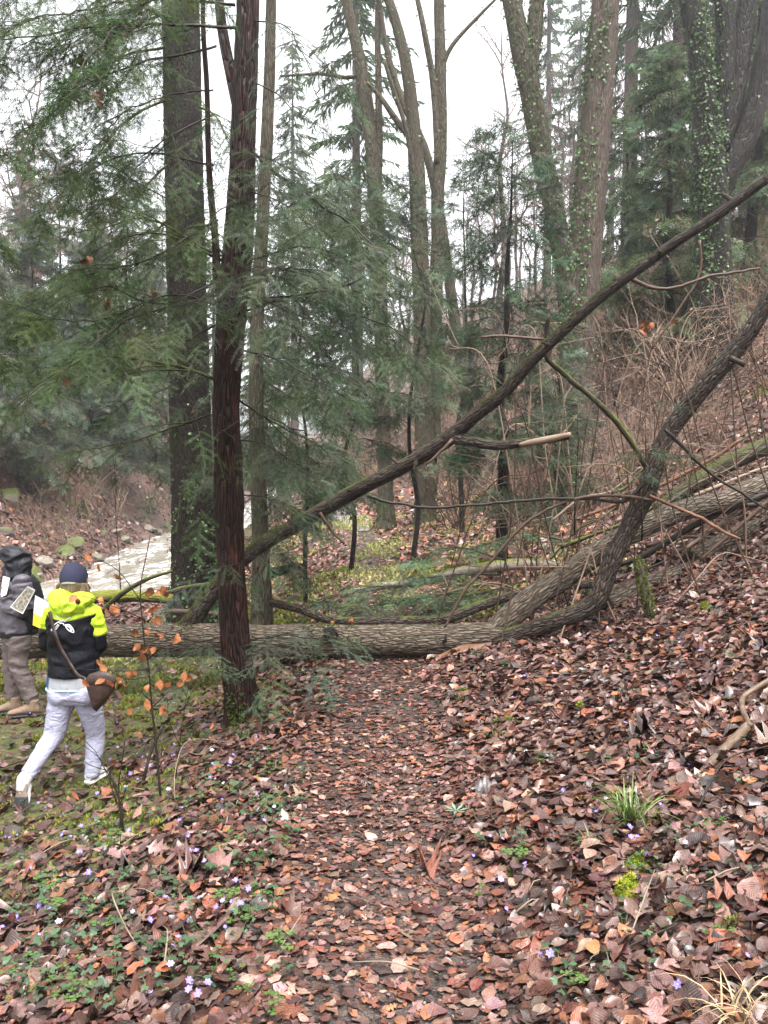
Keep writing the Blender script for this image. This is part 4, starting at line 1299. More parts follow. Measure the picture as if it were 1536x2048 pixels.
def litter_points(n, y0, y1, rg, margin=1.0, thin=True, sel=None):
    ys = np.sqrt(rg.uniform((y0 + 2) ** 2, (y1 + 2) ** 2, n)) - 2
    xs = rg.uniform(-1, 1, n) * (0.53 * ys + margin)
    k = np.ones(n, bool)
    d = stream_d(xs, ys)
    k &= np.abs(d) > 2.3
    if thin:
        m = moss_mask(xs, ys)
        k &= rg.random(n) > 0.85 * m
        u = np.abs(xs - path_c(ys))
        k &= rg.random(n) > 0.15 * sstep(0.5, 0.2, u)
        k &= np.hypot(xs - YB[0], ys - YB[1]) > 0.16
        for q_ in FEET:
            k &= np.hypot(xs - q_[0], ys - q_[1]) > 0.17
    if sel is not None:
        k &= sel(xs, ys)
    return xs[k], ys[k]

def litter(xs, ys, tm, rg, size=0.072, lift=0.03, tilt=0.30):
    n = len(xs)
    nm = Hn(xs, ys)
    pos = np.stack([xs, ys, H(xs, ys)], -1)
    u = np.abs(xs - path_c(ys))
    tl = 0.75 * tilt * (0.3 + 0.7 * sstep(0.3, 0.7, u)) * rg.gamma(2.0, 0.5, n)
    v = nm + tl[:, None] * rg.normal(size=(n, 3))
    X, Y, Z = frames(v, rg)
    Z = np.where(Z[:, 2:3] < 0.1, nm, Z)
    Y = np.cross(Z, X); X = np.cross(Y, Z); X /= np.linalg.norm(X, axis=1)[:, None]; Y = np.cross(Z, X)
    sz = size * np.clip(rg.lognormal(0, 0.34, n), 0.4, 1.9) * (0.66 + 0.34 * sstep(0.25, 0.6, u))
    pos = pos + UPV * (0.008 + lift * (0.35 + 0.65 * sstep(0.3, 0.7, u)) * rg.random(n) ** 1.5 + 0.12 * tl * sz)[:, None]
    tV, tF, tU = tm
    k = len(tV)
    L = np.repeat(tV[None], n, 0).copy()
    wv = rg.uniform(0.75, 1.15, n)[:, None]
    L[:, :, 1] *= wv
    fl = (0.35 + 0.4 * sstep(0.3, 0.7, u) + 0.5 * (rg.random(n) < 0.12))
    cup, curl, tw = (fl * rg.normal(0.25, 0.7, n))[:, None], (fl * rg.normal(0.1, 0.5, n))[:, None], (fl * rg.normal(0, 0.5, n))[:, None]
    L[:, :, 2] = cup * L[:, :, 1] ** 2 * 2.2 + curl * L[:, :, 0] ** 2 + tw * L[:, :, 0] * L[:, :, 1] + 0.035 * rg.normal(size=(n, k))
    L[:, :, 1] += 0.022 * rg.normal(size=(n, k)) + rg.normal(0, 0.18, n)[:, None] * L[:, :, 0] ** 2
    V = pos[:, None] + sz[:, None, None] * (L[:, :, 0:1] * X[:, None] + L[:, :, 1:2] * Y[:, None] + L[:, :, 2:3] * Z[:, None])
    C = LEAF_PAL[rg.choice(len(LEAF_PAL), n, p=LEAF_W / LEAF_W.sum())] * rg.uniform(0.5, 1.4, (n, 1)) * (1 + 0.07 * rg.normal(size=(n, 3)))
    path_sheen = np.where(u < 0.42, rg.uniform(0.95, 1.55, n), 1.0)[:, None] * np.where(u < 0.42, 1.0, 0.94)[:, None]  # path leaves lightened at random: sky sheen of wet leaves put into the colour
    C = C * (1 + 1.3 * sstep(9, 11, ys) * sstep(-5, -3.5, xs) * sstep(4.5, 2.5, xs) * sstep(34, 24, ys))[:, None]  # litter past the log lightened: open-sky light of the clearing painted in
    C = np.clip(C * path_sheen * np.array([0.94, 0.86, 0.88]), 0, 0.8)
    return V, C, pos

def flat(V, C, tm, sel):
    V, C = V[sel], C[sel]
    n, k = V.shape[:2]
    F = (tm[1][None] + (np.arange(n) * k)[:, None, None]).reshape(-1, 3)
    return V.reshape(-1, 3), F, np.repeat(C, k, 0), np.tile(tm[2], (n, 1))

FEET = [ground_hit(180, 1572), ground_hit(205, 1568), ground_hit(60, 1430), ground_hit(30, 1430)]
rl = np.random.default_rng(5)
T6, T6L, T4, T3 = leaf_tmpl(6), leaf_tmpl(8, True), leaf_tmpl(4), leaf_tmpl(3)
lit_b = Buf()
singles = []
for (n, y0, y1, tm, size, lift, tilt, own) in [(16000, 1.3, 3.7, T6, 0.064, 0.034, 0.36, 1), (20000, 3.7, 5.6, T4, 0.064, 0.034, 0.36, 0), (1500, 1.3, 5.6, T6L, 0.095, 0.035, 0.3, 1), (14000, 1.3, 4.2, T4, 0.026, 0.03, 0.4, 0), (44000, 5.6, 11.5, T4, 0.076, 0.035, 0.36, 0), (44000, 11.5, 23, T3, 0.11, 0.04, 0.4, 0), (44000, 23, 64, T3, 0.22, 0.06, 0.4, 0)]:
    xs, ys = litter_points(n, y0, y1, rl)
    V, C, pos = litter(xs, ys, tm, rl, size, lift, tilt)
    sel = np.ones(len(xs), bool)
    if own:
        inn = (np.abs(xs) < 0.485 * ys) & ((ys - 0) > 2.15)
        score = np.where(inn, ys - 6 * np.linalg.norm(V.max(1) - V.min(1), axis=1) - (0.5 if tm is T6L else 0) - 8 * (pos[:, 2] - H(xs, ys)), 99)
        top = np.argsort(score)[:(40 if tm is T6L else 258)]
        sel[top] = False
        for i in top:
            singles.append((V[i], C[i], tm))
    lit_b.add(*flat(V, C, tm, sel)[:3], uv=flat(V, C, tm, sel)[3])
ys = rl.uniform(15, 38, 40000); xs = rl.uniform(-24, -7.5, 40000)
k = (stream_d(xs, ys) > 2.0) & (np.abs(xs) < 0.6 * ys + 1)
xs, ys = xs[k], ys[k]
V, C, pos = litter(xs, ys, T3, rl, 0.125, 0.06, 0.5)
lit_b.add(*flat(V, C, T3, np.ones(len(xs), bool))[:3], uv=flat(V, C, T3, np.ones(len(xs), bool))[3])
leaf_litter = lit_b.obj('leaf_litter', LEAF, None)
tagp(leaf_litter, 'wet brown fallen beech and maple leaves carpeting the woodland floor', 'leaf litter', kind='stuff')
for V, C, tm in singles:
    b = Buf()
    b.add(V, tm[1], C, uv=tm[2])
    c = V.mean(0)
    o = b.obj('fallen_leaf', LEAF, None, origin=c)
    o.parent = path if abs(c[0] - path_c(c[1])) < 0.4 else ground

# rain water lying on the far stretch of path
pg = ground_hit(705, 1032, 12)
a_ = np.linspace(0, 2 * math.pi, 48, endpoint=False)
pv = []
for rr_ in np.linspace(0.0, 1.0, 7):
    q_ = rr_ * (1 + 0.35 * fbm(np.cos(a_) * 1.5, np.sin(a_) * 1.5, 2.0, 3))
    pv.append(np.stack([pg[0] + 0.75 * q_ * np.cos(a_) - 0.10 * 4.5 * q_ * np.sin(a_), pg[1] + 4.5 * q_ * np.sin(a_)], -1))
pv = np.concatenate(pv)
pv = np.c_[pv, H(pv[:, 0], pv[:, 1]) + 0.03]
i_ = np.arange(6)[:, None] * 48; j_ = np.arange(48)[None]; j2_ = (j_ + 1) % 48
PUD = Mat('rain_puddle', 0.06); PUD.color((0.16, 0.13, 0.11)); PUD.bump(PUD.noise(PUD.node('NewGeometry').outputs['Position'], 6.0, 3), 0.01, 0.5)
tagp(mobj('puddle', pv, np.stack([i_ + j_, i_ + 48 + j_, i_ + 48 + j2_, i_ + j2_], -1).reshape(-1, 4), PUD.m), kind='structure')

# ------------------------------------------------------------------ moss carpet
rm = np.random.default_rng(8)
xs, ys = litter_points(170000, 2.2, 16, rm, thin=False)
mmk = moss_mask(xs, ys) * sstep(-0.15, 0.2, fbm(xs * 3.1, ys * 3.1, 4, 3))
k = rm.random(len(xs)) < mmk * 0.8
k &= np.abs(xs - path_c(ys)) > 0.5
xs, ys = xs[k][:60000], ys[k][:60000]
pos = np.stack([xs, ys, H(xs, ys) + 0.006], -1)
mo = moss_tufts('moss_carpet', pos, Hn(xs, ys), rm, 0.042 * np.clip(ys / 7, 0.8, 1.7), None, (0.19, 0.21, 0.035))
tagp(mo, 'yellow-green moss creeping over the damp soil', 'moss', kind='stuff')

# thin grass and seedlings on the brighter flat past the log
xs, ys = litter_points(42000, 9, 24, rm, thin=False, sel=lambda x, y: (x > -4) & (x < 3.2))
k = rm.random(len(xs)) < 0.10 + 0.9 * (fbm(xs * 1.1, ys * 1.1, 9, 3) > 0.05)
xs, ys = xs[k], ys[k]
n = len(xs)
pos = np.stack([xs, ys, H(xs, ys)], -1)
tv = np.array([(0, -0.06, 0), (0, 0.06, 0), (0.25, 0, 1.0), (0.5, -0.3, 0.5), (0.55, 0.1, 0.62), (-0.4, 0.2, 0.7), (-0.35, -0.15, 0.55)])
tf = np.array([(0, 1, 2), (0, 3, 4), (1, 5, 6)])
X, Y, Z = frames(np.tile(UPV, (n, 1)), rm, None, 0.15)
c = np.array([0.34, 0.35, 0.11]) * rm.uniform(0.5, 1.4, (n, 1))
v, f, cc, u = place(tv, tf, pos, X, Y, Z, 0.085 * rm.uniform(0.5, 1.5, n), c)
b = Buf(); b.add(v, f, cc)
gc = b.obj('ground_cover', GRASS, None, smooth=False)
tagp(gc, 'pale green seedlings and grass on the flat past the fallen log', 'ground cover', kind='stuff')

# ------------------------------------------------------------------ violet spring flowers, ivy sprigs, sorrel
def flower_data(seed):
    rg = np.random.default_rng(seed)
    b = Buf()
    h = 0.06
    q = np.array([[0, 0, -0.01], [0.004, 0.002, h * 0.5], [0.008 * rg.normal(), 0.006 * rg.normal(), h]])
    V, F, bc = tube(q, 0.0012, 4); b.add(V, F, (0.10, 0.07, 0.05), mi=1)
    top = q[-1]
    tilt = np.array([rg.normal() * 0.35, -0.25 + rg.normal() * 0.3, 1.0]); tilt /= np.linalg.norm(tilt)
    x = np.cross(tilt, [0.3, 1, 0]); x /= np.linalg.norm(x); y = np.cross(tilt, x)
    for k in range(6):
        a = k * math.pi / 3 + rg.normal() * 0.08
        d = math.cos(a) * x + math.sin(a) * y; s = -math.sin(a) * x + math.cos(a) * y
        l = 0.0155 * rg.uniform(0.85, 1.1)
        up = tilt * rg.uniform(0.1, 0.5)
        V = np.array([top, top + (d * 0.55 + up * 0.5) * l + s * l * 0.32, top + (d + up * 0.7) * l, top + (d * 0.55 + up * 0.5) * l - s * l * 0.32])
        col = np.array([0.27, 0.21, 0.60]) * rg.uniform(0.85, 1.15)
        if seed == 7:
            col = np.array([0.46, 0.38, 0.66])
        b.add(V, [(0, 1, 2, 3)], col)
    V, F, bc = tube(np.array([top, top + tilt * 0.004]), [0.003, 0.002], 5); b.add(V, F, (0.6, 0.6, 0.5))
    return b.data('hepatica_flower', [PETAL, HERB], smooth=False)

FLW = [flower_data(s) for s in range(8)]
left_fl = [(668, 845), (590, 942), (760, 930), (883, 937), (700, 1015), (715, 1005), (698, 1112), (690, 1108), (828, 1200), (780, 1225), (785, 1240), (755, 1205), (770, 1175), (620, 1200), (910, 838), (900, 842), (945, 775), (990, 810), (870, 855), (945, 875), (760, 630), (790, 635), (770, 695), (820, 690),
           (800, 825), (155, 858), (190, 850), (195, 865), (85, 917), (50, 895), (65, 895), (235, 935), (145, 990), (115, 700), (350, 735), (300, 640), (325, 628), (40, 570), (20, 570), (535, 890), (575, 178), (570, 230), (548, 215), (680, 230), (695, 228), (740, 210), (820, 180), (850, 220), (930, 237), (850, 275),
           (925, 270), (910, 275), (1025, 150), (1020, 158), (1180, 352), (1145, 355), (1100, 375), (835, 325), (860, 328), (388, 390), (265, 195), (725, 465), (1025, 470), (1095, 450), (150, 295), (440, 250), (520, 310), (545, 330), (580, 290), (560, 40), (850, 60), (170, 965), (10, 935)]
right_fl = [(345, 850), (425, 775), (460, 785), (515, 908), (580, 887), (565, 920), (458, 965), (630, 1268), (652, 1265), (645, 1280), (965, 780), (985, 755), (1012, 782), (1040, 860), (1210, 800), (1215, 480), (1460, 1278), (560, 108), (510, 190), (655, 440), (860, 675), (720, 590), (682, 60), (715, 60),
            (490, 1075), (1175, 1410), (950, 320), (1110, 655), (760, 300), (1170, -40), (1180, -20), (1000, -60), (900, -30), (1090, -55), (1260, 10), (1350, 5), (1120, 120), (1420, -120), (1050, -170)]
fpos = [(x / 2, 1400 + y / 2, 0) for x, y in left_fl] + [(768 + x / 2, 1300 + y / 2, 1) for x, y in right_fl]
rf = np.random.default_rng(12)
for _ in range(34):
    fpos.append((rf.uniform(0, 560), rf.uniform(1330, 1700), 0))
for i, (px, py, sd_) in enumerate(fpos):
    g = ground_hit(px, py + 12)
    o = bpy.data.objects.new('hepatica_flower', FLW[i % 8])
    COL.objects.link(o)
    o.location = G(g[0], g[1], 0.012)
    s = rf.uniform(0.6, 1.05); o.scale = (s, s, s)
    o.rotation_euler = (rf.normal() * 0.12, rf.normal() * 0.12, rf.uniform(-1.0, 1.0))
    pale = i % 8 == 7
    if sd_ == 0:
        tagp(o, ('pale lilac' if pale else 'violet') + ' hepatica flower below the path, near ' + gmark(g[0], g[1]), 'flower', ('pale' if pale else 'violet') + ' flowers below the path near ' + gmark(g[0], g[1]))
    else:
        tagp(o, ('pale lilac' if pale else 'violet') + ' hepatica flower on the leafy bank, near ' + gmark(g[0], g[1]), 'flower', ('pale' if pale else 'violet') + ' flowers on the bank near ' + gmark(g[0], g[1]))

def sprig_data(seed, kind):
    rg = np.random.default_rng(seed)
    b = Buf()
    m = rg.integers(4, 9)
    for k in range(m):
        a = rg.uniform(0, 6.28); rr = rg.uniform(0.01, 0.075); h = rg.uniform(0.012, 0.05)
        c = np.array([math.cos(a) * rr, math.sin(a) * rr, h])
        V, F, bc = tube(np.array([[c[0] * 0.2, c[1] * 0.2, -0.005], c * [0.7, 0.7, 0.7], c]), 0.0011, 3); b.add(V, F, (0.07, 0.08, 0.03))
        nrm = np.array([rg.normal() * 0.3, rg.normal() * 0.3 - 0.1, 1.0]); nrm /= np.linalg.norm(nrm)
        if kind == 'ivy':
            X, Y, Z = frames(nrm[None], rg, np.array([math.cos(a), math.sin(a), 0]))
            v, f, cc, u = place(IVY_T, IVY_F, c[None], X, Y, Z, 0.032 * rg.uniform(0.6, 1.2), np.array([[0.035, 0.062, 0.03]]) * rg.uniform(0.7, 1.6))
            b.add(v, f, cc)
        else:
            col = np.array([[0.065, 0.11, 0.028]]) * rg.uniform(0.6, 1.35)
            for j in range(3):
                t = a + j * 2.094
                d = np.array([math.cos(t), math.sin(t), 0]); s = np.array([-math.sin(t), math.cos(t), 0])
                l = 0.017 * rg.uniform(0.8, 1.3)
                V = np.array([c, c + d * l * 0.7 + s * l * 0.55 + UPV * 0.001, c + d * l * 0.95, c + d * l * 0.7 - s * l * 0.55 + UPV * 0.001])
                b.add(V, [(0, 1, 2, 3)], col)
    return b.data(kind + '_sprig', IVY if kind == 'ivy' else HERB, smooth=False)

SPG = [sprig_data(s, 'ivy') for s in range(4)] + [sprig_data(s + 20, 'sorrel') for s in range(4)]
sp_px = [(rf.uniform(0, 560), rf.uniform(1450, 2030)) for _ in range(150)] + [(rf.uniform(20, 260), rf.uniform(1750, 2040)) for _ in range(30)] + [(rf.uniform(480, 620), rf.uniform(1540, 1680)) for _ in range(24)] + \
        [(rf.uniform(930, 1530), rf.uniform(1300, 2000)) for _ in range(46)] + [(rf.uniform(1330, 1536), rf.uniform(1170, 1330)) for _ in range(20)]
for i, (px, py) in enumerate(sp_px):
    g = ground_hit(px, py)
    iv = rf.random() < 0.72
    k = rf.integers(0, 4) + (0 if iv else 4)
    o = bpy.data.objects.new('ivy_sprig' if iv else 'sorrel_sprig', SPG[k])
    COL.objects.link(o)
    o.location = G(g[0], g[1], 0.014)
    s = rf.uniform(0.7, 1.25); o.scale = (s, s, s); o.rotation_euler = (0, 0, rf.uniform(0, 6.28))
    where = 'below the path' if px < 768 else 'on the leafy bank'
    where += ', near ' + gmark(g[0], g[1])
    tagp(o, ('dark green ivy sprig ' if iv else 'bright green sorrel sprig ') + where, 'plant', ('ivy ' if iv else 'sorrel ') + where)

# the arching grass tuft on the bank
def grass_tuft(px, py, label, n, ln, seed, col=(0.10, 0.15, 0.035), wid=0.0035, name='grass_tuft'):
    g = ground_hit(px, py); base = G(g[0], g[1])
    rg = np.random.default_rng(seed)
    b = Buf()
    for i in range(n):
        az = rg.uniform(0, 6.28); l = ln * rg.uniform(0.5, 1.15); out = rg.uniform(0.35, 0.95)
        c0 = base + np.array([0.03 * rg.normal(), 0.03 * rg.normal(), -0.01])
        d = np.array([math.cos(az), math.sin(az), 0])
        t = np.linspace(0, 1, 6)
        q = c0 + d * (l * out * t ** 1.3)[:, None] + UPV * (l * (1.05 * t - 1.0 * out * t ** 2.2))[:, None]
        s = np.array([-d[1], d[0], 0]) * (wid * (1 - t ** 2))[:, None]
        V = np.concatenate([q - s, q + s])
        k = np.arange(5)
        b.add(V, np.stack([k, k + 1, k + 7, k + 6], -1), np.array(col) * rg.uniform(0.5, 1.5))
    o = b.obj(name, GRASS, None, origin=base, smooth=True)
    tagp(o, label, 'grass')
    return o
grass_tuft(1262, 1650, 'arching tuft of green grass on the leafy bank above the mossy stub', 95, 0.30, 3)
grass_tuft(1180, 1700, 'thin straw-green grass tuft lower on the leafy bank', 16, 0.16, 4, (0.14, 0.13, 0.05))
grass_tuft(1000, 1480, 'low mossy grass tuft at the path edge below the log', 60, 0.13, 5, (0.11, 0.12, 0.03), 0.003)
grass_tuft(490, 1480, 'grass tuft hugging the mossy foot of the red yew', 70, 0.15, 6, (0.06, 0.09, 0.025), 0.003)
grass_tuft(1490, 2060, 'pale dead grass tuft at the bottom of the bank', 40, 0.25, 7, (0.36, 0.27, 0.15), 0.003)
grass_tuft(925, 1400, 'yellowish grass tuft under the edge of the bank', 55, 0.12, 8, (0.13, 0.14, 0.03), 0.003)

# hellebore seedling beside the path
g = ground_hit(912, 1660); base = G(g[0], g[1])
b = Buf()
V, F, bc = tube(np.array([base - UPV * 0.01, base + [0.004, 0, 0.05], base + [0, 0, 0.09]]), 0.0022, 5); b.add(V, F, (0.12, 0.16, 0.09))
for k in range(7):
    a = k * 0.9; d = np.array([math.cos(a), math.sin(a) * 1.0, 0.25]); s = np.array([-math.sin(a), math.cos(a), 0])
    c = base + [0, 0, 0.09]; l = 0.07
    b.add(np.array([c, c + d * l * 0.5 + s * 0.008, c + d * l, c + d * l * 0.5 - s * 0.008]), [(0, 1, 2, 3)], (0.16, 0.24, 0.16))
tagp(b.obj('hellebore_seedling', HERB, None, origin=base, smooth=False), 'small pale green palmate seedling at the edge of the path', 'plant')

# moss cushions
def moss_cushion(px, py, label, rx, ry, rz, n, seed, col=(0.24, 0.27, 0.035), name='moss_cushion', rot=0.0):
    rg = np.random.default_rng(seed)
    g = ground_hit(px, py); base = G(g[0], g[1], -0.02)
    t = thing(name, label, 'moss', base)
    nu, nv = 20, 9
    th = np.linspace(0, 2 * math.pi, nu, endpoint=False); ph = np.linspace(0, math.pi / 2 * 1.15, nv)
    TH, PH = np.meshgrid(th, ph)
    r = 1 + 1.1 * fbm(np.cos(TH) * 1.6 + seed, np.sin(TH) * 1.6, PH * 1.8, 3)
    X = r * np.sin(PH) * np.cos(TH) * rx; Y = r * np.sin(PH) * np.sin(TH) * ry; Z = r * np.cos(PH) * rz
    c, s = math.cos(rot), math.sin(rot)
    V = np.stack([X * c - Y * s, X * s + Y * c, Z], -1).reshape(-1, 3) + base
    i = np.arange(nv - 1)[:, None] * nu; j = np.arange(nu)[None]; j2 = (j + 1) % nu
    q = np.stack([i + j, i + nu + j, i + nu + j2, i + j2], -1).reshape(-1, 4)
    F = np.concatenate([q[:, [0, 1, 2]], q[:, [0, 2, 3]]])
    b = Buf(); b.add(V, F, np.array(col) * 0.35)
    b.obj('mound', MOSS, t)
    pos, nm = tri_sample(V, F, n, rg)
    nm = np.where((nm * (pos - base)).sum(1)[:, None] < 0, -nm, nm)
    moss_tufts('moss', pos, nm, rg, 0.017, t, col)
moss_cushion(1262, 1790, 'bright yellow-green moss on a broken stub in the leafy bank', 0.065, 0.045, 0.07, 800, 1, (0.30, 0.34, 0.035), rot=0.5)
moss_cushion(1285, 1735, 'smaller bright moss lump just above the mossy stub', 0.04, 0.05, 0.06, 450, 11, (0.28, 0.32, 0.035), rot=0.9)
moss_cushion(1160, 1425, 'small bright moss cushion on the leafy bank near the path', 0.04, 0.04, 0.06, 350, 2)
moss_cushion(925, 1395, 'flat yellow-green moss cushion at the path edge below the log', 0.10, 0.07, 0.06, 500, 3, (0.19, 0.21, 0.035))
moss_cushion(1010, 1450, 'wide thin moss cushion on the lower bank edge', 0.12, 0.08, 0.05, 500, 4, (0.16, 0.18, 0.03))
moss_cushion(1410, 1225, 'green moss cushion on a little stub above the leaves', 0.045, 0.045, 0.085, 300, 5)
moss_cushion(1475, 1860, 'thin olive moss strand hanging in the leaves of the bank', 0.05, 0.02, 0.04, 200, 6, (0.16, 0.17, 0.04))
moss_cushion(1035, 1745, 'dark moss scrap near the path edge', 0.05, 0.04, 0.03, 220, 7, (0.08, 0.10, 0.02))

# ------------------------------------------------------------------ fallen twigs and sticks on the floor
def stick(pts, r0, r1, label, mat=BARK_TWIG, group=None, name='fallen_stick', n=7, disp=True, cat='stick', step=0.03):
    pts = np.asarray(pts, float)
    p, r = spline(pts, np.linspace(r0, r1, len(pts)), step)
    V, F, bc = tube(p, r, n, bark_disp(0.05, 0.12, 0.04, float(pts[0][0]), 4) if disp else None)
    o = mobj(name, V, F, mat, None, origin=pts[0], bc=bc)
    tagp(o, label, cat, group)
    return o

def gpath(lst, dz=0.015):
    out = []
    for q in lst:
        g = ground_hit(q[0], q[1]); out.append(G(g[0], g[1], dz + (q[2] if len(q) > 2 else 0)))
    return np.array(out)
stick(gpath([(1395, 1568, 0.0), (1430, 1535, .02), (1468, 1502, .03), (1498, 1478, .05)], 0.02), 0.017, 0.024, 'thick pale-barked broken branch lying on the leafy bank', BARK_TAN)
stick(gpath([(1500, 1480, .05), (1484, 1455, .07), (1490, 1420, .06), (1545, 1385, .05)], 0.02), 0.014, 0.016, 'crooked brown branch curving above the broken one on the bank', BARK_TAN)
stick(gpath([(985, 1640), (1040, 1612), (1110, 1600), (1180, 1570)], 0.03), 0.006, 0.003, 'thin dark twig across the lower bank', BARK_TWIG_DARK)
stick(gpath([(905, 1740), (1000, 1690), (1090, 1660)], 0.01), 0.008, 0.004, 'dark stick at the path edge', BARK_TWIG_DARK)
stick(gpath([(1140, 2020), (1200, 1950), (1280, 1905), (1360, 1870)], 0.03), 0.006, 0.003, 'long thin dark twig low on the bank', BARK_TWIG_DARK)
stick(gpath([(1265, 1895, .05), (1290, 1850, .09), (1308, 1815, .12)], 0.01), 0.003, 0.002, 'tan grass stalk leaning beside the mossy stub', BARK_PALE, n=5)
stick(gpath([(1395, 1640, .02), (1450, 1570, .08), (1536, 1545, .1)], 0.02), 0.005, 0.003, 'arched black twig above the leaves of the bank', BARK_TWIG_DARK, n=5)
stick(gpath([(0, 1540), (70, 1520), (120, 1508)], 0.02), 0.011, 0.008, 'grey-brown stick on the moss near the walker', BARK_TWIG)
stick(gpath([(150, 1392), (200, 1402), (250, 1395)], 0.02), 0.010, 0.008, 'short dark stick between the two people', BARK_TWIG_DARK)
stick(gpath([(0, 1860), (60, 1855), (130, 1870)], 0.02), 0.004, 0.003, 'straw-coloured stem in the leaves', BARK_PALE, n=5)
stick(gpath([(225, 1840, .1), (230, 1870, .12), (255, 1895, .05), (285, 1915, .0)], 0.01), 0.004, 0.002, 'curled straw-coloured stem among violet flowers', BARK_PALE, n=5)
stick(gpath([(350, 1630, .0), (352, 1580, .12), (380, 1545, .2), (470, 1520, .1)], 0.01), 0.003, 0.002, 'thin bent tan stem below the red yew', BARK_PALE, n=5)
stick(gpath([(540, 1530), (575, 1512), (600, 1490)], 0.015), 0.016, 0.012, 'mossy rotten stick beside the red yew', BARK_MOSS)
for i in range(60):
    px, py = rf.uniform(0, 1536), rf.uniform(1400, 2040)
    if 560 < px < 960 and rf.random() < 0.5:
        continue
    g = ground_hit(px, py)
    L = rf.uniform(0.08, 0.32); a = rf.uniform(0, 3.14)
    e = np.array([math.cos(a) * L, math.sin(a) * L])
    pts = [G(g[0], g[1], 0.03), G(g[0] + e[0] * .5 + rf.normal() * .015, g[1] + e[1] * .5, 0.04 + rf.uniform(0, .02)), G(g[0] + e[0], g[1] + e[1], 0.03)]
    dark = i % 2
    where = 'below the path' if px < 600 else ('on the path' if px < 960 else 'on the bank')
    where += ', near ' + gmark(g[0], g[1])
    stick(pts, rf.uniform(0.0018, 0.004), 0.0014, ('thin dark twig' if dark else 'thin tan stalk') + ' among the fallen leaves ' + where, BARK_TWIG_DARK if dark else BARK_PALE, ('dark twigs ' if dark else 'tan stalks ') + where, 'fallen_twig', 5, False, 'twig')

# ------------------------------------------------------------------ stream rocks
import bmesh
def rock_data(seed, flat=0.6, moss=1.0):
    rg = np.random.default_rng(seed)
    bm = bmesh.new()
    bmesh.ops.create_icosphere(bm, subdivisions=4, radius=1.0)
    V = np.array([v.co[:] for v in bm.verts]); F = np.array([[v.index for v in f.verts] for f in bm.faces])
    bm.free()
    for k in range(9):
        n = rg.normal(size=3); n /= np.linalg.norm(n)
        d = V @ n; lim = rg.uniform(0.55, 0.85)
        V = V - np.outer(np.clip(d - lim, 0, 9) * 0.92, n)
    V = V * (1 + 0.10 * fbm(V[:, 0] * 2 + seed, V[:, 1] * 2, V[:, 2] * 2, 4))[:, None]
    V = V * np.array([1.0, rg.uniform(0.6, 0.9), flat])
    b = Buf(); b.add(V, F, (moss, 0, 0))
    return b.data('rock', ROCK)
RK = [rock_data(1, 0.6, 1), rock_data(2, 0.75, 1), rock_data(3, 0.3, 0.3), rock_data(4, 0.28, 0.0), rock_data(5, 0.5, 0.4), rock_data(6, 0.7, 0.0)]
def rock(x, y, sz, k, label, group, rot, dz=0.0, tilt=0.1):
    o = bpy.data.objects.new('rock', RK[k])
    COL.objects.link(o)
    o.location = (x, y, max(H(np.array([x]), np.array([y]))[0], WATER_Z - 0.08) + dz)
    o.scale = (sz, sz, sz); o.rotation_euler = (tilt, tilt * 0.5, rot)
    tagp(o, label, 'rock', group)
for px, py, w, k, lab in [(60, 1140, 75, 0, 'big moss-green boulder behind the hooded person'), (85, 1118, 46, 5, 'rounded brown boulder next to the moss-green one'), (134, 1098, 56, 1, 'moss-capped boulder at the foot of the far bank'),
                          (190, 1104, 50, 2, 'flat pale slab at the far edge of the stream'), (296, 1052, 30, 5, 'pale upright pinkish stone upstream'), (325, 1078, 44, 3, 'grey slab beside the thick spruce, across the water'), (280, 1092, 60, 3, 'long flat slab breaking the current'),
                          (206, 1065, 26, 1, 'small mossy stone on the far bank'), (10, 1060, 40, 0, 'mossy boulder high on the far bank'), (20, 985, 60, 1, 'dark mossy boulder jutting from the leafy far bank'), (315, 1060, 34, 4, 'rough stone among the upstream rocks'), (250, 1075, 34, 4, 'wet stone at the far waterline')]:
    g = ground_hit(px, py + w * 0.25, 9)
    rock(g[0], g[1], w * g[1] / FPX / 2, k, lab, None, rf.uniform(0, 6.28), 0.05)
for i in range(46):
    t = rf.uniform(0.16, 0.62); j = int(t * (len(sp_) - 1))
    far = rf.random() < 0.7
    off = rf.uniform(1.7, 3.2) * (1 if far else -1) if rf.random() < 0.8 else rf.uniform(-1.5, 1.5)
    x, y = sp_[j, 0] + nr[j, 0] * off, sp_[j, 1] + nr[j, 1] * off
    k = int(rf.integers(0, 6)); mossy = k in (0, 1)
    lab = ('mossy' if mossy else 'bare grey-brown') + ' stone ' + ('lying in the stream' if abs(off) < 1.6 else ('along the far edge of the stream' if far else 'along the near edge of the stream'))
    rock(x, y, rf.uniform(0.14, 0.5), k, lab, lab.replace('stone', 'stones'), rf.uniform(0, 6.28), 0.02, 0.25)
# mossy roots hanging out of the far bank
g = ground_hit(140, 1030, 9)
for i in range(7):
    a = ground_hit(112 + i * 9, 1000 + 6 * (i % 3), 9); c = ground_hit(125 + i * 10, 1050 + 6 * (i % 2), 9)
    m_ = (a + c) / 2 + np.array([rf.normal() * .15, -0.25, 0.12])
    stick([a + [0, .1, .1], m_, c + [0, -.05, .06]], 0.05, 0.03, 'mossy root arching out of the leafy far bank', bark('root_moss_%d' % i, (0.02, 0.02, 0.01), (0.04, 0.05, 0.015), (0.06, 0.07, 0.02), (20, 20, 8), 0.01, moss=0.75, moss_col=(0.10, 0.125, 0.022)) if i == 0 else bpy.data.materials['root_moss_0'], 'mossy roots in the far bank', 'mossy_root', 6, True, 'root', 0.12)
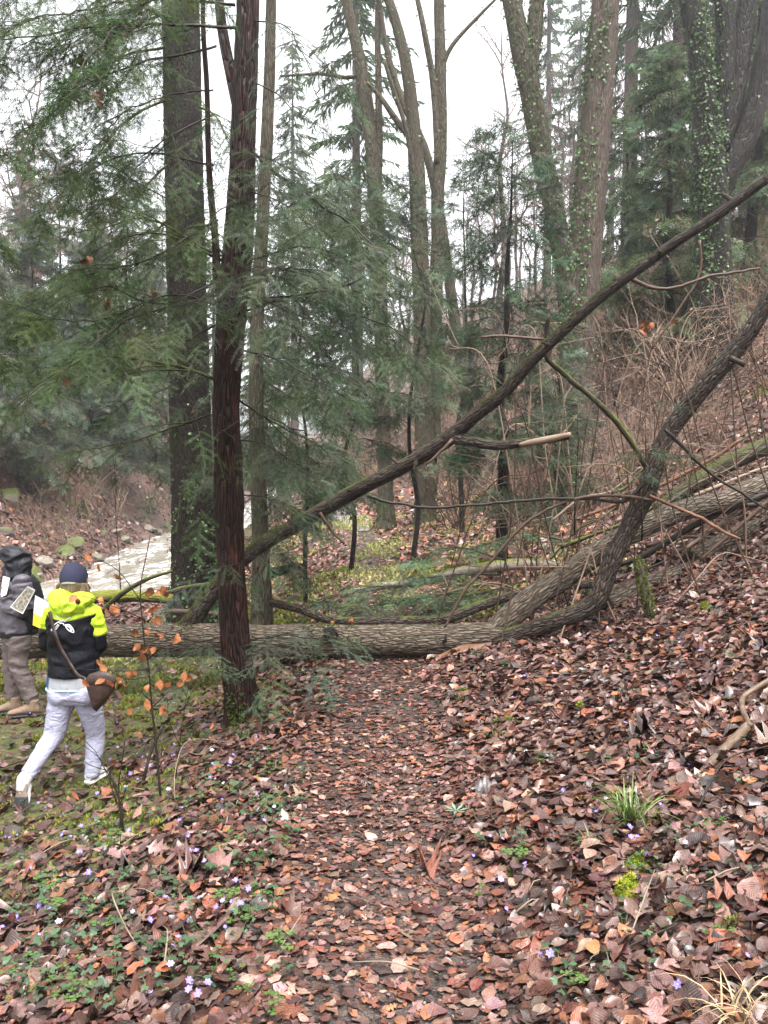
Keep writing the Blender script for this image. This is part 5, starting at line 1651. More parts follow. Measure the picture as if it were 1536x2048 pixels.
# ------------------------------------------------------------------ the fallen tree across the path
def wood_part(parent, name, lst, mat, n=16, step=0.05, disp=None, cap_mat=None):
    pts, rad = px_tube(lst)
    p, r = spline(pts, rad, step)
    s_ = np.arange(len(p)) * step
    p = p + np.stack([0.02 * fbm(s_ * 1.6, 3 + lst[0][0] * .01, 0, 3), 0.02 * fbm(s_ * 1.6, 9, 1, 3), 0.022 * fbm(s_ * 1.6, 15, 2, 3)], -1) * min(1.0, rad[len(rad) // 2] / 0.09)
    V, F, bc = tube(p, r, n, disp)
    return mobj(name, V, F, mat, parent, bc=bc), V, F

FY = 8.1
ft_base = P(0, 1285, FY + .25)
fallen = thing('fallen_tree', 'grey-barked fallen tree lying across the path with limbs raised above the bank', 'tree', ft_base)
lg = bark_disp(0.02, 0.09, 0.10, 2, 4, 3)
_, lV, lF = wood_part(fallen, 'trunk', [(-520, 1300, FY + .6, 74), (-300, 1294, FY + .45, 70), (0, 1286, FY + .25, 66), (200, 1282, FY + .15, 64), (360, 1281, FY + .08, 66), (520, 1282, FY, 63), (655, 1283, FY - .05, 66), (700, 1282, FY - .05, 62), (850, 1279, FY - .12, 62),
                                        (960, 1275, FY - .17, 62), (1020, 1274, FY - .2, 52), (1090, 1276, FY - .2, 34), (1160, 1270, FY - .2, 20), (1215, 1262, FY - .2, 10)], BARK_LOG, 60, 0.028, lg)
# long raised limb
_, aV, aF = wood_part(fallen, 'limb', [(352, 1284, FY + .1, 45), (385, 1240, FY + .12, 37), (420, 1192, FY + .14, 32), (465, 1138, FY + .15, 29), (520, 1090, FY + .12, 30), (600, 1045, FY + .05, 29), (700, 987, FY - .1, 30), (800, 935, FY - .25, 29), (880, 890, FY - .35, 30), (905, 872, FY - .4, 32),
                                       (950, 832, FY - .5, 27), (1005, 788, FY - .6, 25), (1050, 738, FY - .7, 23), (1100, 688, FY - .8, 22), (1150, 640, FY - .9, 22), (1205, 592, FY - 1.0, 22), (1260, 550, FY - 1.1, 21), (1330, 500, FY - 1.2, 20), (1420, 440, FY - 1.35, 20), (1536, 355, FY - 1.5, 21), (1640, 285, FY - 1.6, 19), (1800, 180, FY - 1.8, 13)], BARK_LIMB, 22, 0.03, bark_disp(0.03, 0.09, 0.05, 4, 4, 3))
# fork b (thick pale) and fork c (bends upright)
wood_part(fallen, 'limb', [(985, 1276, FY - .17, 56), (1020, 1235, FY - .15, 50), (1065, 1198, FY - .12, 48), (1120, 1160, FY - .05, 48), (1180, 1115, FY + .02, 46), (1240, 1080, FY + .1, 45), (1300, 1048, FY + .2, 44), (1360, 1022, FY + .3, 42), (1440, 1003, FY + .4, 42), (1540, 968, FY + .55, 44), (1680, 915, FY + .7, 40), (1850, 850, FY + .9, 30)], BARK_LOG, 28, 0.03, bark_disp(0.02, 0.08, 0.05, 7, 4, 3))
wood_part(fallen, 'limb', [(990, 1286, FY - .25, 40), (1050, 1266, FY - .35, 38), (1120, 1240, FY - .45, 38), (1170, 1218, FY - .5, 38), (1196, 1192, FY - .5, 41), (1214, 1150, FY - .48, 38), (1236, 1100, FY - .45, 36), (1262, 1050, FY - .4, 38), (1288, 990, FY - .38, 41), (1308, 930, FY - .35, 38), (1332, 875, FY - .33, 34), (1372, 820, FY - .35, 36), (1415, 768, FY - .4, 36), (1460, 715, FY - .45, 36), (1505, 650, FY - .5, 31), (1548, 575, FY - .55, 29), (1620, 450, FY - .6, 23), (1680, 300, FY - .6, 16)], BARK_LIMB, 22, 0.03, bark_disp(0.05, 0.14, 0.06, 11, 4, 3))
# broken pale stub on the raised limb, smaller side branches, knot
wood_part(fallen, 'broken_branch', [(905, 876, FY - .42, 26), (945, 884, FY - .5, 22), (995, 892, FY - .6, 20), (1050, 886, FY - .7, 18), (1100, 878, FY - .78, 17), (1138, 872, FY - .84, 15)], BARK_LIMB, 12, 0.03, bark_disp(0.05, 0.15, 0.06, 3))
wood_part(fallen, 'broken_branch', [(1040, 890, FY - .7, 12), (1070, 884, FY - .78, 14), (1110, 876, FY - .84, 13), (1142, 869, FY - .9, 9)], BARK_PALE, 8, 0.03, bark_disp(0.05, 0.1, 0.04, 8))
kn, kr = px_tube([(668, 1280, FY - .05, 36), (662, 1270, FY - .20, 30), (659, 1266, FY - .30, 26)])
p, r = spline(kn, kr, 0.03); V, F, bc = tube(p, r, 16, bark_disp(0.05, 0.1, 0.06, 1)); mobj('knot', V, F, BARK_DARK, fallen, bc=bc)
kn, kr = px_tube([(672, 1292, FY - .10, 44), (676, 1316, FY - .14, 30), (676, 1330, FY - .14, 12)])
p, r = spline(kn, kr, 0.03); V, F, bc = tube(p, r, 12, bark_disp(0.05, 0.1, 0.06, 2)); mobj('knot', V, F, BARK_DARK, fallen, bc=bc)
for i, (lst, mt) in enumerate([([(1098, 690, 20), (1094, 660, 12), (1098, 640, 9), (1100, 628, 7)], 'd'), ([(1095, 700, 16), (1098, 720, 12), (1130, 748, 11), (1180, 792, 11), (1225, 835, 13), (1270, 890, 12), (1290, 930, 9)], 'm'),
                               ([(1250, 552, 10), (1330, 580, 7), (1420, 560, 6), (1530, 545, 5)], 't'), ([(1090, 680, 6), (1020, 672, 6), (960, 676, 5)], 't'), ([(905, 880, 7), (880, 905, 6), (850, 930, 4)], 't'),
                               ([(640, 1025, 7), (660, 1055, 6), (690, 1085, 5)], 't'), ([(1300, 950, 10), (1250, 1000, 8), (1190, 1000, 6), (1090, 1002, 7), (980, 1005, 6), (840, 1012, 6), (740, 995, 7)], 'd'),
                               ([(1310, 1000, 8), (1200, 985, 7), (1130, 1003, 6), (1060, 1040, 7), (990, 1120, 6), (940, 1180, 6), (905, 1250, 5)], 't'), ([(1300, 990, 7), (1380, 1028, 7), (1440, 1060, 7), (1475, 1078, 5)], 'r'),
                               ([(1460, 715, 14), (1478, 722, 12), (1490, 730, 10)], 'd'), ([(1400, 480, 6), (1395, 560, 5), (1300, 690, 4)], 't'), ([(1330, 860, 8), (1420, 940, 6), (1490, 990, 5), (1536, 1020, 4)], 'd'),
                               ([(1240, 560, 5), (1150, 640, 4), (1080, 700, 4), (1000, 800, 3)], 't')]):
    pts, rad = px_tube([(a, b, FY - .6 - .02 * k, w) for k, (a, b, w) in enumerate(lst)])
    p, r = spline(pts, rad, 0.05)
    p = p + np.cumsum(np.random.default_rng(i).normal(size=p.shape) * 0.004, 0)
    V, F, bc = tube(p, r, 7)
    mobj('branch', V, F, {'d': BARK_TWIG_DARK, 'm': BARK_TWIG_MOSS, 't': BARK_TWIG, 'r': BARK_RAW}[mt], fallen, bc=bc)
rt = np.random.default_rng(33)
# snapped stubs along the limbs
for (vv, ff, cnt_) in ((aV, aF, 12), (lV, lF, 5)):
    ps, ns = tri_sample(vv, ff, cnt_, rt)
    for c_, n_ in zip(ps, ns):
        L_ = rt.uniform(0.05, 0.14); e_ = n_ + 0.5 * rt.normal(size=3); e_ /= np.linalg.norm(e_)
        q_, r_ = spline(np.array([c_ - n_ * .02, c_ + e_ * L_ * .5, c_ + e_ * L_ + 0.02 * rt.normal(size=3)]), np.array([0.026, 0.014, 0.008]) * rt.uniform(0.6, 1.1), 0.02)
        V, F, bc = tube(q_, r_, 9, bark_disp(0.1, 0.2, 0.1, float(L_ * 100)))
        mobj('stub', V, F, BARK_LIMB, fallen, bc=bc)
pos, nm = tri_sample(lV, lF, 1500, rt, lambda c, n: (n[:, 2] > 0.35) * np.clip(fbm(c[:, 0] * 2.2, c[:, 1], 3, 3) * 3 - .1, 0, 1) + 0.7 * (np.abs(c[:, 0] - P(665, 1270, FY)[0]) < .25) * (n[:, 2] > 0))
moss_tufts('moss', pos, nm, rt, 0.022, fallen, (0.085, 0.10, 0.022))
pos, nm = tri_sample(aV, aF, 2600, rt, lambda c, n: (n[:, 2] > 0.3) * np.clip(fbm(c[:, 0] * 1.8, c[:, 1], 5, 3) * 3 + .3, 0, 1))
moss_tufts('moss', pos, nm, rt, 0.018, fallen, (0.09, 0.105, 0.02))

def px_log(label, lst, mat, name='fallen_log', cat='log', n=14, disp=None, group=None):
    pts, rad = px_tube(lst)
    p, r = spline(pts, rad, 0.05)
    V, F, bc = tube(p, r, n, disp or bark_disp(0.04, 0.12, 0.06, lst[0][0], 4, 3))
    o = mobj(name, V, F, mat, None, origin=pts[0], bc=bc)
    return tagp(o, label, cat, group)
px_log('long curved brown branch lying just behind the fallen trunk', [(545, 1205, 9.6, 16), (600, 1218, 9.3, 18), (660, 1240, 9.0, 18), (740, 1243, 8.9, 19), (820, 1242, 8.9, 20), (890, 1238, 8.9, 21), (960, 1212, 9.0, 21), (1040, 1187, 9.1, 20), (1130, 1172, 9.2, 18), (1230, 1166, 9.3, 15)], BARK_LIMB)
px_log('short grey cut log resting on the bank beside the upright limb', [(1215, 1212, 8.2, 42), (1280, 1178, 8.4, 42), (1340, 1155, 8.6, 40), (1392, 1138, 8.8, 38)], BARK_LOG, n=20)
px_log('mossy pale birch log lying in green boughs behind the fallen trunk', [(690, 1186, 10.6, 14), (760, 1172, 10.6, 18), (850, 1160, 10.6, 21), (930, 1142, 10.6, 23), (1010, 1130, 10.6, 23), (1112, 1128, 10.6, 23)], bark('mossy_birch_bark', (0.12, 0.09, 0.075), (0.28, 0.23, 0.2), (0.45, 0.4, 0.36), (14, 14, 20), 0.006, moss=0.5, moss_col=(0.11, 0.135, 0.02), ridge=False))
px_log('mossy limb slanting up the bank beside the pale fork', [(1310, 1020, 9.0, 22), (1380, 975, 9.0, 30), (1450, 930, 9.1, 34), (1545, 885, 9.2, 34), (1640, 830, 9.4, 30)], bark('thick_moss_bark', (0.02, 0.02, 0.01), (0.06, 0.055, 0.03), (0.1, 0.09, 0.05), (20, 20, 8), 0.01, moss=0.5, moss_col=(0.06, 0.068, 0.018)))
px_log('weathered grey log half buried in leaves high on the bank', [(1385, 1118, 8.9, 40), (1450, 1085, 9.0, 42), (1545, 1045, 9.1, 40), (1640, 1005, 9.3, 38)], BARK_LOG, n=18)
px_log('dark dead branch slanting up the bank between the logs', [(1180, 1150, 8.8, 8), (1290, 1110, 8.7, 12), (1390, 1050, 8.6, 14), (1500, 1000, 8.5, 14), (1580, 970, 8.5, 12)], BARK_TWIG_DARK, n=9)
px_log('straight dark pole above the weathered log', [(1400, 1120, 8.2, 7), (1470, 1060, 8.2, 9), (1545, 995, 8.2, 10)], BARK_TWIG, n=8)
px_log('thin tan pole lying along the mossy limb', [(1150, 1040, 8.9, 7), (1290, 985, 8.8, 8), (1420, 920, 8.7, 8), (1480, 880, 8.6, 5)], BARK_RAW, n=8)
px_log('black rotten log end poking out behind the slender yew stem', [(520, 1150, 10.4, 26), (560, 1142, 10.4, 20), (595, 1133, 10.4, 14), (613, 1131, 10.4, 6)], BARK_DARK, n=10)
px_log('brown dead stick lying on the moss behind the fallen trunk', [(330, 1222, 9.4, 10), (380, 1224, 9.4, 11), (440, 1228, 9.4, 10)], BARK_TWIG)
px_log('mossy low branch crossing the foot of the thick spruce', [(330, 1188, 11.0, 8), (370, 1176, 10.9, 11), (440, 1168, 10.9, 10), (480, 1172, 10.9, 8)], BARK_TWIG_MOSS, 'mossy_branch', 'branch', 8)
px_log('mossy forked branch leaning by the walker', [(205, 1225, 7.6, 12), (240, 1190, 7.6, 11), (290, 1160, 7.7, 9), (345, 1142, 7.8, 5)], BARK_TWIG_MOSS, 'mossy_branch', 'branch', 8)
px_log('yellow-green mossy log behind the walker', [(90, 1212, 9.4, 20), (180, 1196, 9.4, 26), (260, 1192, 9.4, 24), (345, 1198, 9.4, 20)], bark('gold_moss_bark', (0.03, 0.03, 0.01), (0.06, 0.06, 0.02), (0.1, 0.1, 0.04), (20, 20, 8), 0.01, moss=0.85, moss_col=(0.17, 0.175, 0.03)))
# more dead poles and snapped branches lying up the bank
rp = np.random.default_rng(64)
for i in range(22):
    px, py = rp.uniform(1080, 1500), rp.uniform(980, 1190)
    py = max(py, 1240 - (px - 1000) * 0.42 - 90) if px > 1250 else py
    L = rp.uniform(80, 260); sl_ = rp.uniform(0.15, 0.75); Y = rp.uniform(8.2, 9.6)
    w_ = rp.uniform(3.5, 11)
    lst = [(px + L * t_, py - L * t_ * sl_ + 8 * rp.normal(), Y + 0.3 * t_, w_ * (1 - .6 * t_)) for t_ in (0, .33, .66, 1)]
    kd = i % 4
    px_log(['dark dead pole', 'tan dead pole', 'grey snapped branch', 'mossy thin branch'][kd] + ' lying up the bank, near ' + gmark(*P(px, py, Y)[:2]), lst, [BARK_TWIG_DARK, BARK_PALE, BARK_TWIG, BARK_TWIG_MOSS][kd], 'dead_branch', 'branch', 7, None, ['dark poles', 'tan poles', 'grey branches', 'mossy branches'][kd] + ' on the bank')
# split wood slab propping the trunk
sl = PL([(842, 1338, 7.7), (905, 1310, 7.75), (1000, 1280, 7.85), (1060, 1262, 7.9)])
sb_ = Buf()
rg_ = np.random.default_rng(4)
for i in range(len(sl) - 1):
    pass
p, r = spline(sl, np.array([0.012, 0.07, 0.085, 0.06]), 0.03)
V, F, bc = tube(p, r, 10, lambda TH, S, bc: (0.35 + 0.65 * np.abs(np.cos(TH - 0.6))) * (1 + 0.25 * fbm(S * 12, TH * 1.5, 1.0, 3)))
tagp(mobj('split_slab', V, F, BARK_RAW, None, origin=sl[0], bc=bc), 'reddish splintered wood slab wedged under the fallen trunk', 'wood slab')
tagp(stick(gpath([(590, 1352), (640, 1348), (700, 1345)], 0.02), 0.03, 0.02, 'dark rotten wood chunk on the path under the trunk', BARK_DARK, cat='wood chunk'), None)

# cut evergreen boughs piled behind the trunk
for i, (a, b, c, lab) in enumerate([((1000, 1150, 9.9), (880, 1150, 9.7), (750, 1195, 9.5), 'broad cut yew bough lying behind the fallen trunk'), ((1010, 1120, 10.3), (900, 1095, 10.2), (820, 1125, 10.1), 'cut yew bough heaped over the mossy birch log'),
                                    ((1060, 1160, 9.7), (950, 1190, 9.5), (860, 1225, 9.3), 'cut yew bough nearest the long curved branch'), ((960, 1180, 9.6), (820, 1200, 9.5), (690, 1225, 9.4), 'flat cut yew bough trailing along the ground'),
                                    ((1180, 1090, 9.6), (1060, 1075, 9.7), (960, 1090, 9.8), 'thin cut yew bough under the orange stick'), ((820, 1170, 9.8), (720, 1180, 9.8), (640, 1205, 9.8), 'small cut yew bough at the end of the heap')]):
    pts = PL([a, b, c])
    for q_ in pts:
        q_[2] = max(q_[2], H(np.array([q_[0]]), np.array([q_[1]]))[0] + 0.06)
    t = thing('cut_bough', lab, 'branch', pts[0])
    branch_part(t, pts, 0.014, 0.004, 700 + i, 1, (0.095, 0.145, 0.075), None, level=1, gap=0.07, gap2=0.16, side_len=0.5, size=0.9, droop=0.05)
# green seedlings round the upright limb
for i, (px, py0, py1, Y, rm_, lab) in enumerate([(1285, 1010, 800, 7.45, 0.34, 'sparse yew seedling beside the upright limb'), (1150, 1000, 780, 7.7, 0.35, 'thin yew seedling under the broken pale branch')]):
    b0 = P(px, py0, Y)
    t = thing('yew_seedling', lab, 'plant', b0)
    rg = np.random.default_rng(800 + i)
    top = P(px + 5, py1, Y)
    V, F, bc = tube(np.array([b0 - [0, 0, .35], b0, (b0 + top) / 2 + [.02, 0, 0], top]), [0.009, 0.008, 0.006, 0.003], 6); mobj('stem', V, F, BARK_TWIG_DARK, t, bc=bc)
    for k in range(11):
        c = b0 + (top - b0) * rg.uniform(0.05, 0.95); a = rg.uniform(0, 6.28); L = rm_ * rg.uniform(0.6, 1.2)
        d = np.array([math.cos(a), math.sin(a), rg.uniform(-.1, .4)])
        branch_part(t, [c, c + d * L * .5, c + d * L - UPV * .05], 0.004, 0.002, 820 + 20 * i + k, 0, G3, None, level=0, gap=0.07, size=0.7, droop=0.2)

# mossy broken post by the limb
px_log('moss-wrapped upright stub standing before the grey cut log', [(1300, 1236, 7.4, 12), (1294, 1200, 7.4, 17), (1284, 1160, 7.4, 14), (1281, 1135, 7.4, 18), (1272, 1116, 7.4, 6)], BARK_MOSS, 'mossy_stub', 'stump', 16, bark_disp(0.25, 0.9, 0.3, 5))
ms = [o for o in COL.objects if o.name == 'mossy_stub'][0]
msv = np.array([v.co[:] for v in ms.data.vertices]) + ORG[ms.name]; msf = np.array([p_.vertices[:] for p_ in ms.data.polygons])
pos, nm = tri_sample(msv, msf, 420, rt)
moss_tufts('moss', pos, nm, rt, 0.03, ms, (0.12, 0.14, 0.03))
V, F = None, None

# bare whips and arching twigs in the tangle on the slope
rw = np.random.default_rng(91)
for i in range(95):
    px, py = rw.uniform(960, 1560), rw.uniform(640, 1180)
    Y = rw.uniform(7.6, 11.5)
    c = P(px, py, Y)
    gz = H(np.array([c[0]]), np.array([Y]))[0]
    if c[2] < gz:
        c[2] = gz + 0.1
    L = rw.uniform(0.5, 1.6); a = rw.uniform(-1.0, 1.0) + (math.pi if rw.random() < 0.5 else 0); up = rw.uniform(-0.2, 1.0)
    d = np.array([math.cos(a), math.sin(a) * 0.5, up]); d /= np.linalg.norm(d)
    root = np.array([c[0] - d[0] * L * .6, c[1] - d[1] * L * .6, 0]); root[2] = H(root[:1], root[1:2])[0] - 0.03
    tip = c + d * L * 0.5 - UPV * rw.uniform(0, .35)
    t = thing('bare_sapling', ('pale brown whip' if i % 3 == 0 else 'thin dark brown whip') + ' arching through the tangle, near ' + gmark(root[0], root[1]), 'sapling', root, ('pale whips near ' if i % 3 == 0 else 'brown whips near ') + gmark(root[0], root[1]))
    mt = [BARK_BROWN, BARK_TWIG, BARK_TWIG][i % 3]
    p, r = spline([root, (root + c) / 2 + rw.normal(size=3) * .06, c, tip], [0.010, 0.0085, 0.007, 0.003], 0.08)
    V, F, bc = tube(p, r, 5); mobj('stem', V, F, mt, t, bc=bc)
    for k in range(5):
        j = rw.integers(len(p) // 3, len(p) - 1); e = p[j] + (d * rw.uniform(.2, .5) + rw.normal(size=3) * .22)
        q2, r2 = spline([p[j], (p[j] + e) / 2 + rw.normal(size=3) * .02, e], [0.005, 0.004, 0.002], 0.08)
        V, F, bc = tube(q2, r2, 4); mobj('twig', V, F, mt, t, bc=bc)

# ------------------------------------------------------------------ beech saplings with withered leaves below the path
def beech(label, stem, twigs, leaves, seed, r=0.008, lsize=0.062):
    rg = np.random.default_rng(seed)
    g = ground_hit(stem[0][0], stem[0][1]); Y0 = g[1]
    pts = PL([(a, b, Y0) for a, b in stem]); pts[0] = G(g[0], g[1], -0.02)
    t = thing('beech_sapling', label, 'sapling', pts[0])
    p, rr = spline(pts, np.linspace(r, r * 0.3, len(pts)), 0.05)
    V, F, bc = tube(p, rr, 7); mobj('stem', V, F, BARK_TWIG_DARK, t, bc=bc)
    for tw in twigs:
        q = PL([(a, b, Y0 + rg.normal() * .08 * (k > 0)) for k, (a, b) in enumerate(tw)])
        q, r2 = spline(q, np.linspace(r * 0.45, 0.0012, len(q)), 0.05)
        V, F, bc = tube(q, r2, 5); mobj('twig', V, F, BARK_TWIG_DARK, t, bc=bc)
    tV, tF, tU = T6
    for (a, b) in leaves:
        c = P(a, b, Y0 + rg.normal() * .06)
        L = tV.copy(); L[:, 2] = rg.normal(0.5, 0.4) * L[:, 1] ** 2 * 2 + rg.normal(0, 0.5) * L[:, 0] ** 2 + 0.04 * rg.normal(size=len(L))
        nv = np.array([rg.normal() * .6, -1.0, rg.normal() * .5]); X, Y, Z = frames(nv[None], rg, np.array([rg.normal() * .4, 0, -1.0]))
        s = lsize * rg.uniform(0.8, 1.25)
        Vw = c + s * (L[:, 0:1] * X + L[:, 1:2] * Y + L[:, 2:3] * Z)
        bb = Buf(); bb.add(Vw, tF, np.array([0.36, 0.135, 0.05]) * rg.uniform(0.65, 1.2), uv=tU)
        bb.obj('leaf', LEAF_DRY, t)
    return t
def cr(lst):
    return [(x / 2.954, 1000 + y / 2.954) for x, y in lst]
beech('slender beech sapling with withered orange leaves, between the walker and the red yew', cr([(950, 1750), (935, 1600), (915, 1380), (895, 1200), (880, 1000), (855, 850), (840, 700), (830, 520), (870, 300), (890, 200)]),
      [cr(k) for k in [[(840, 700), (700, 640), (500, 570), (300, 555)], [(835, 600), (700, 420), (560, 340), (440, 290)], [(850, 760), (960, 780), (1060, 820)], [(880, 1000), (740, 1010), (500, 1000), (330, 990)], [(885, 1040), (760, 1060), (640, 1000), (600, 930)],
                      [(900, 1200), (820, 1120), (740, 1050)], [(905, 1220), (1000, 1130), (1110, 1040)], [(835, 560), (900, 530), (985, 545)], [(870, 950), (960, 870), (1100, 850), (1300, 870)], [(845, 730), (800, 780), (790, 830)], [(860, 880), (820, 870), (790, 900)], [(840, 640), (700, 690), (610, 690)]]],
      cr([(520, 335), (585, 400), (695, 455), (430, 585), (460, 600), (605, 590), (640, 660), (690, 650), (665, 640), (890, 540), (940, 545), (980, 560), (960, 535), (875, 560), (900, 645), (800, 780), (810, 870), (850, 880), (880, 895), (905, 890), (930, 800), (950, 805), (875, 780), (1045, 820), (940, 710), (925, 715), (590, 960), (610, 995),
          (510, 1080), (590, 1070), (650, 1085), (690, 1100), (705, 1060), (735, 1090), (770, 1030), (800, 1015), (870, 1110), (930, 1095), (945, 1090), (990, 1090), (1060, 1090), (1090, 1045), (1115, 1050), (875, 1210), (770, 1250), (965, 1240), (850, 930), (830, 940)]), 5)
beech('bare wiry sapling standing before the walker', cr([(735, 1985), (720, 1850), (700, 1700), (735, 1450), (740, 1380)]), [cr(k) for k in [[(705, 1720), (640, 1600), (560, 1500), (380, 1380)], [(735, 1450), (700, 1350), (600, 1260)], [(690, 1800), (640, 1640), (560, 1480), (500, 1420), (560, 1390)], [(720, 1850), (660, 1700), (650, 1600)],
      [(640, 1600), (520, 1560), (420, 1480)]]], [], 6, 0.006)
beech('mossy-footed thin sapling close to the wiry one', cr([(715, 1990), (708, 1800), (660, 1650), (600, 1560)]), [cr(k) for k in [[(708, 1800), (745, 1700), (735, 1600)], [(660, 1650), (610, 1640), (580, 1690)]]], [], 7, 0.008)
beech('thin twiggy sapling near the foot of the red yew', cr([(1035, 1650), (1060, 1450), (1095, 1200), (1130, 1050)]), [cr(k) for k in [[(1060, 1450), (1000, 1300), (985, 1150)], [(1090, 1230), (1160, 1100), (1250, 1060)]]], [(330, 1424), (352, 1425), (425, 1453)], 8, 0.005)
tagp(stick([G(*ground_hit(285, 1570)[:2], 0.0), P(292, 1540, ground_hit(285, 1570)[1]), P(303, 1500, ground_hit(285, 1570)[1] + .05), P(325, 1452, ground_hit(285, 1570)[1] + .1)], 0.012, 0.010, 'dark dead stick leaning against the orange-leaved sapling', BARK_TWIG_DARK), None)
beech('pale straight sapling on the near bank of the stream', [(243, 1215), (238, 1120), (232, 1040), (231, 960), (225, 900)], [[(232, 1010), (222, 950), (220, 900)], [(234, 1040), (250, 960), (280, 930)]], [], 9, 0.012)

# withered leaves caught in the yew and the twigs
def leaf_bunch(px, py, Y, label, n, size, seed, col=(0.20, 0.085, 0.04)):
    rg = np.random.default_rng(seed)
    c0 = P(px, py, Y)
    t = thing('withered_leaf_bunch', label, 'leaf bunch', c0)
    tV, tF, tU = T6
    for k in range(n):
        L = tV.copy(); L[:, 2] = rg.normal(0.8, 0.6) * L[:, 1] ** 2 * 2 + rg.normal(0, 0.9) * L[:, 0] ** 2 + 0.07 * rg.normal(size=len(L))
        nv = np.array([rg.normal(), -1.0, rg.normal() * .6]); X, Y_, Z = frames(nv[None], rg, np.array([rg.normal() * .7, 0, -1.0]))
        s = size * rg.uniform(0.7, 1.2)
        Vw = c0 + rg.normal(size=3) * size * .35 + s * (L[:, 0:1] * X + L[:, 1:2] * Y_ + L[:, 2:3] * Z)
        bb = Buf(); bb.add(Vw, tF, np.array(col) * rg.uniform(0.55, 1.3), uv=tU)
        bb.obj('leaf', LEAF_DRY, t)
    V, F, bc = tube(np.array([c0, c0 + [0.01, 0.02, size * .9], c0 + [0.03, 0.05, size * 2.2 + (0.35 if 'below the raised' in label else 0)]]), 0.0022, 4); mobj('stalk', V, F, BARK_TWIG_DARK, t, bc=bc)
for i, (px, py, Y, lab, n, s) in enumerate([(170, 524, 4.9, 'curled brown leaf caught on the bare yew bough', 2, .09), (197, 192, 4.8, 'rusty leaf bunch snagged high in the yew', 4, .07), (160, 120, 5.0, 'rusty leaf snagged above the bunch in the yew', 2, .06), (118, 788, 4.6, 'brown leaf caught in the low drooping yew bough', 2, .07),
                                            (97, 838, 4.6, 'small brown leaf under the low yew bough', 1, .06), (315, 585, 5.6, 'brown leaf pair hanging before the spruce', 2, .06), (1290, 650, 6.9, 'big withered orange leaf bunch hanging below the raised limb', 6, .085), (1350, 640, 7.2, 'orange leaf hanging near the big withered bunch', 2, .06),
                                            (218, 612, 5.2, 'dull brown leaf bunch in the shaded yew bough', 3, .07), (300, 10, 5.2, 'brown leaf bunch at the top of the yew', 3, .07), (515, 465, 5.8, 'brown leaf lodged beside the red yew stem', 1, .07), (1360, 925, 8.4, 'orange leaf lying over the mossy limb', 2, .08), (1325, 1105, 7.9, 'red-brown leaf bunch on the grey cut log', 6, .09)]):
    leaf_bunch(px, py, Y, lab, n, s, 900 + i, (0.30, 0.12, 0.05) if 'orange' in lab else (0.15, 0.06, 0.03))
for i, (px, py) in enumerate([(664, 1243), (700, 1243)]):
    leaf_bunch(px, py, FY - .02, 'upright orange leaf standing on the fallen trunk', 1, .07, 950 + i, (0.45, 0.19, 0.07))
    bpy.context.scene.collection.objects[-1]
for o in [o for o in COL.objects if o.get('label') == 'upright orange leaf standing on the fallen trunk']:
    o['group'] = 'orange leaves on the trunk'
# white plastic loop at the end of the raised limb
c = P(1536, 372, FY - 1.55)
a = np.linspace(0.3, 5.6, 22)
V, F, bc = tube(np.stack([c[0] + 0.05 * np.cos(a) * .7, c[1] - 0.09 + 0 * a, c[2] + 0.06 * np.sin(a)], -1), 0.007, 8)
WH = Mat('white_plastic', 0.35); WH.color((0.8, 0.8, 0.8))
tagp(mobj('plastic_loop', V, F, WH.m, None, origin=c), 'white plastic loop hanging on the raised limb', 'loop')
# ------------------------------------------------------------------ people
def fuse(pieces, voxel=0.012, smooth=6, fac=0.5):
    """closed pieces -> one continuous surface (voxel remesh, smoothed)"""
    V, F, n = [], [], 0
    for v, f in pieces:
        V.append(v); F.append(np.asarray(f) + n); n += len(v)
    me = mesh_data('tmp', np.concatenate(V), np.concatenate(F), [])
    o = bpy.data.objects.new('tmp', me)
    COL.objects.link(o)
    m = o.modifiers.new('r', 'REMESH'); m.mode = 'VOXEL'; m.voxel_size = voxel
    m = o.modifiers.new('s', 'SMOOTH'); m.factor = fac; m.iterations = smooth
    dg = bpy.context.evaluated_depsgraph_get()
    ev = o.evaluated_get(dg)
    e = ev.to_mesh()
    e.calc_loop_triangles()
    V = np.zeros(len(e.vertices) * 3); e.vertices.foreach_get('co', V)
    F = np.zeros(len(e.loop_triangles) * 3, dtype=np.int32); e.loop_triangles.foreach_get('vertices', F)
    ev.to_mesh_clear()
    bpy.data.objects.remove(o, do_unlink=True)
    bpy.data.meshes.remove(me)
    return V.reshape(-1, 3), F.reshape(-1, 3)

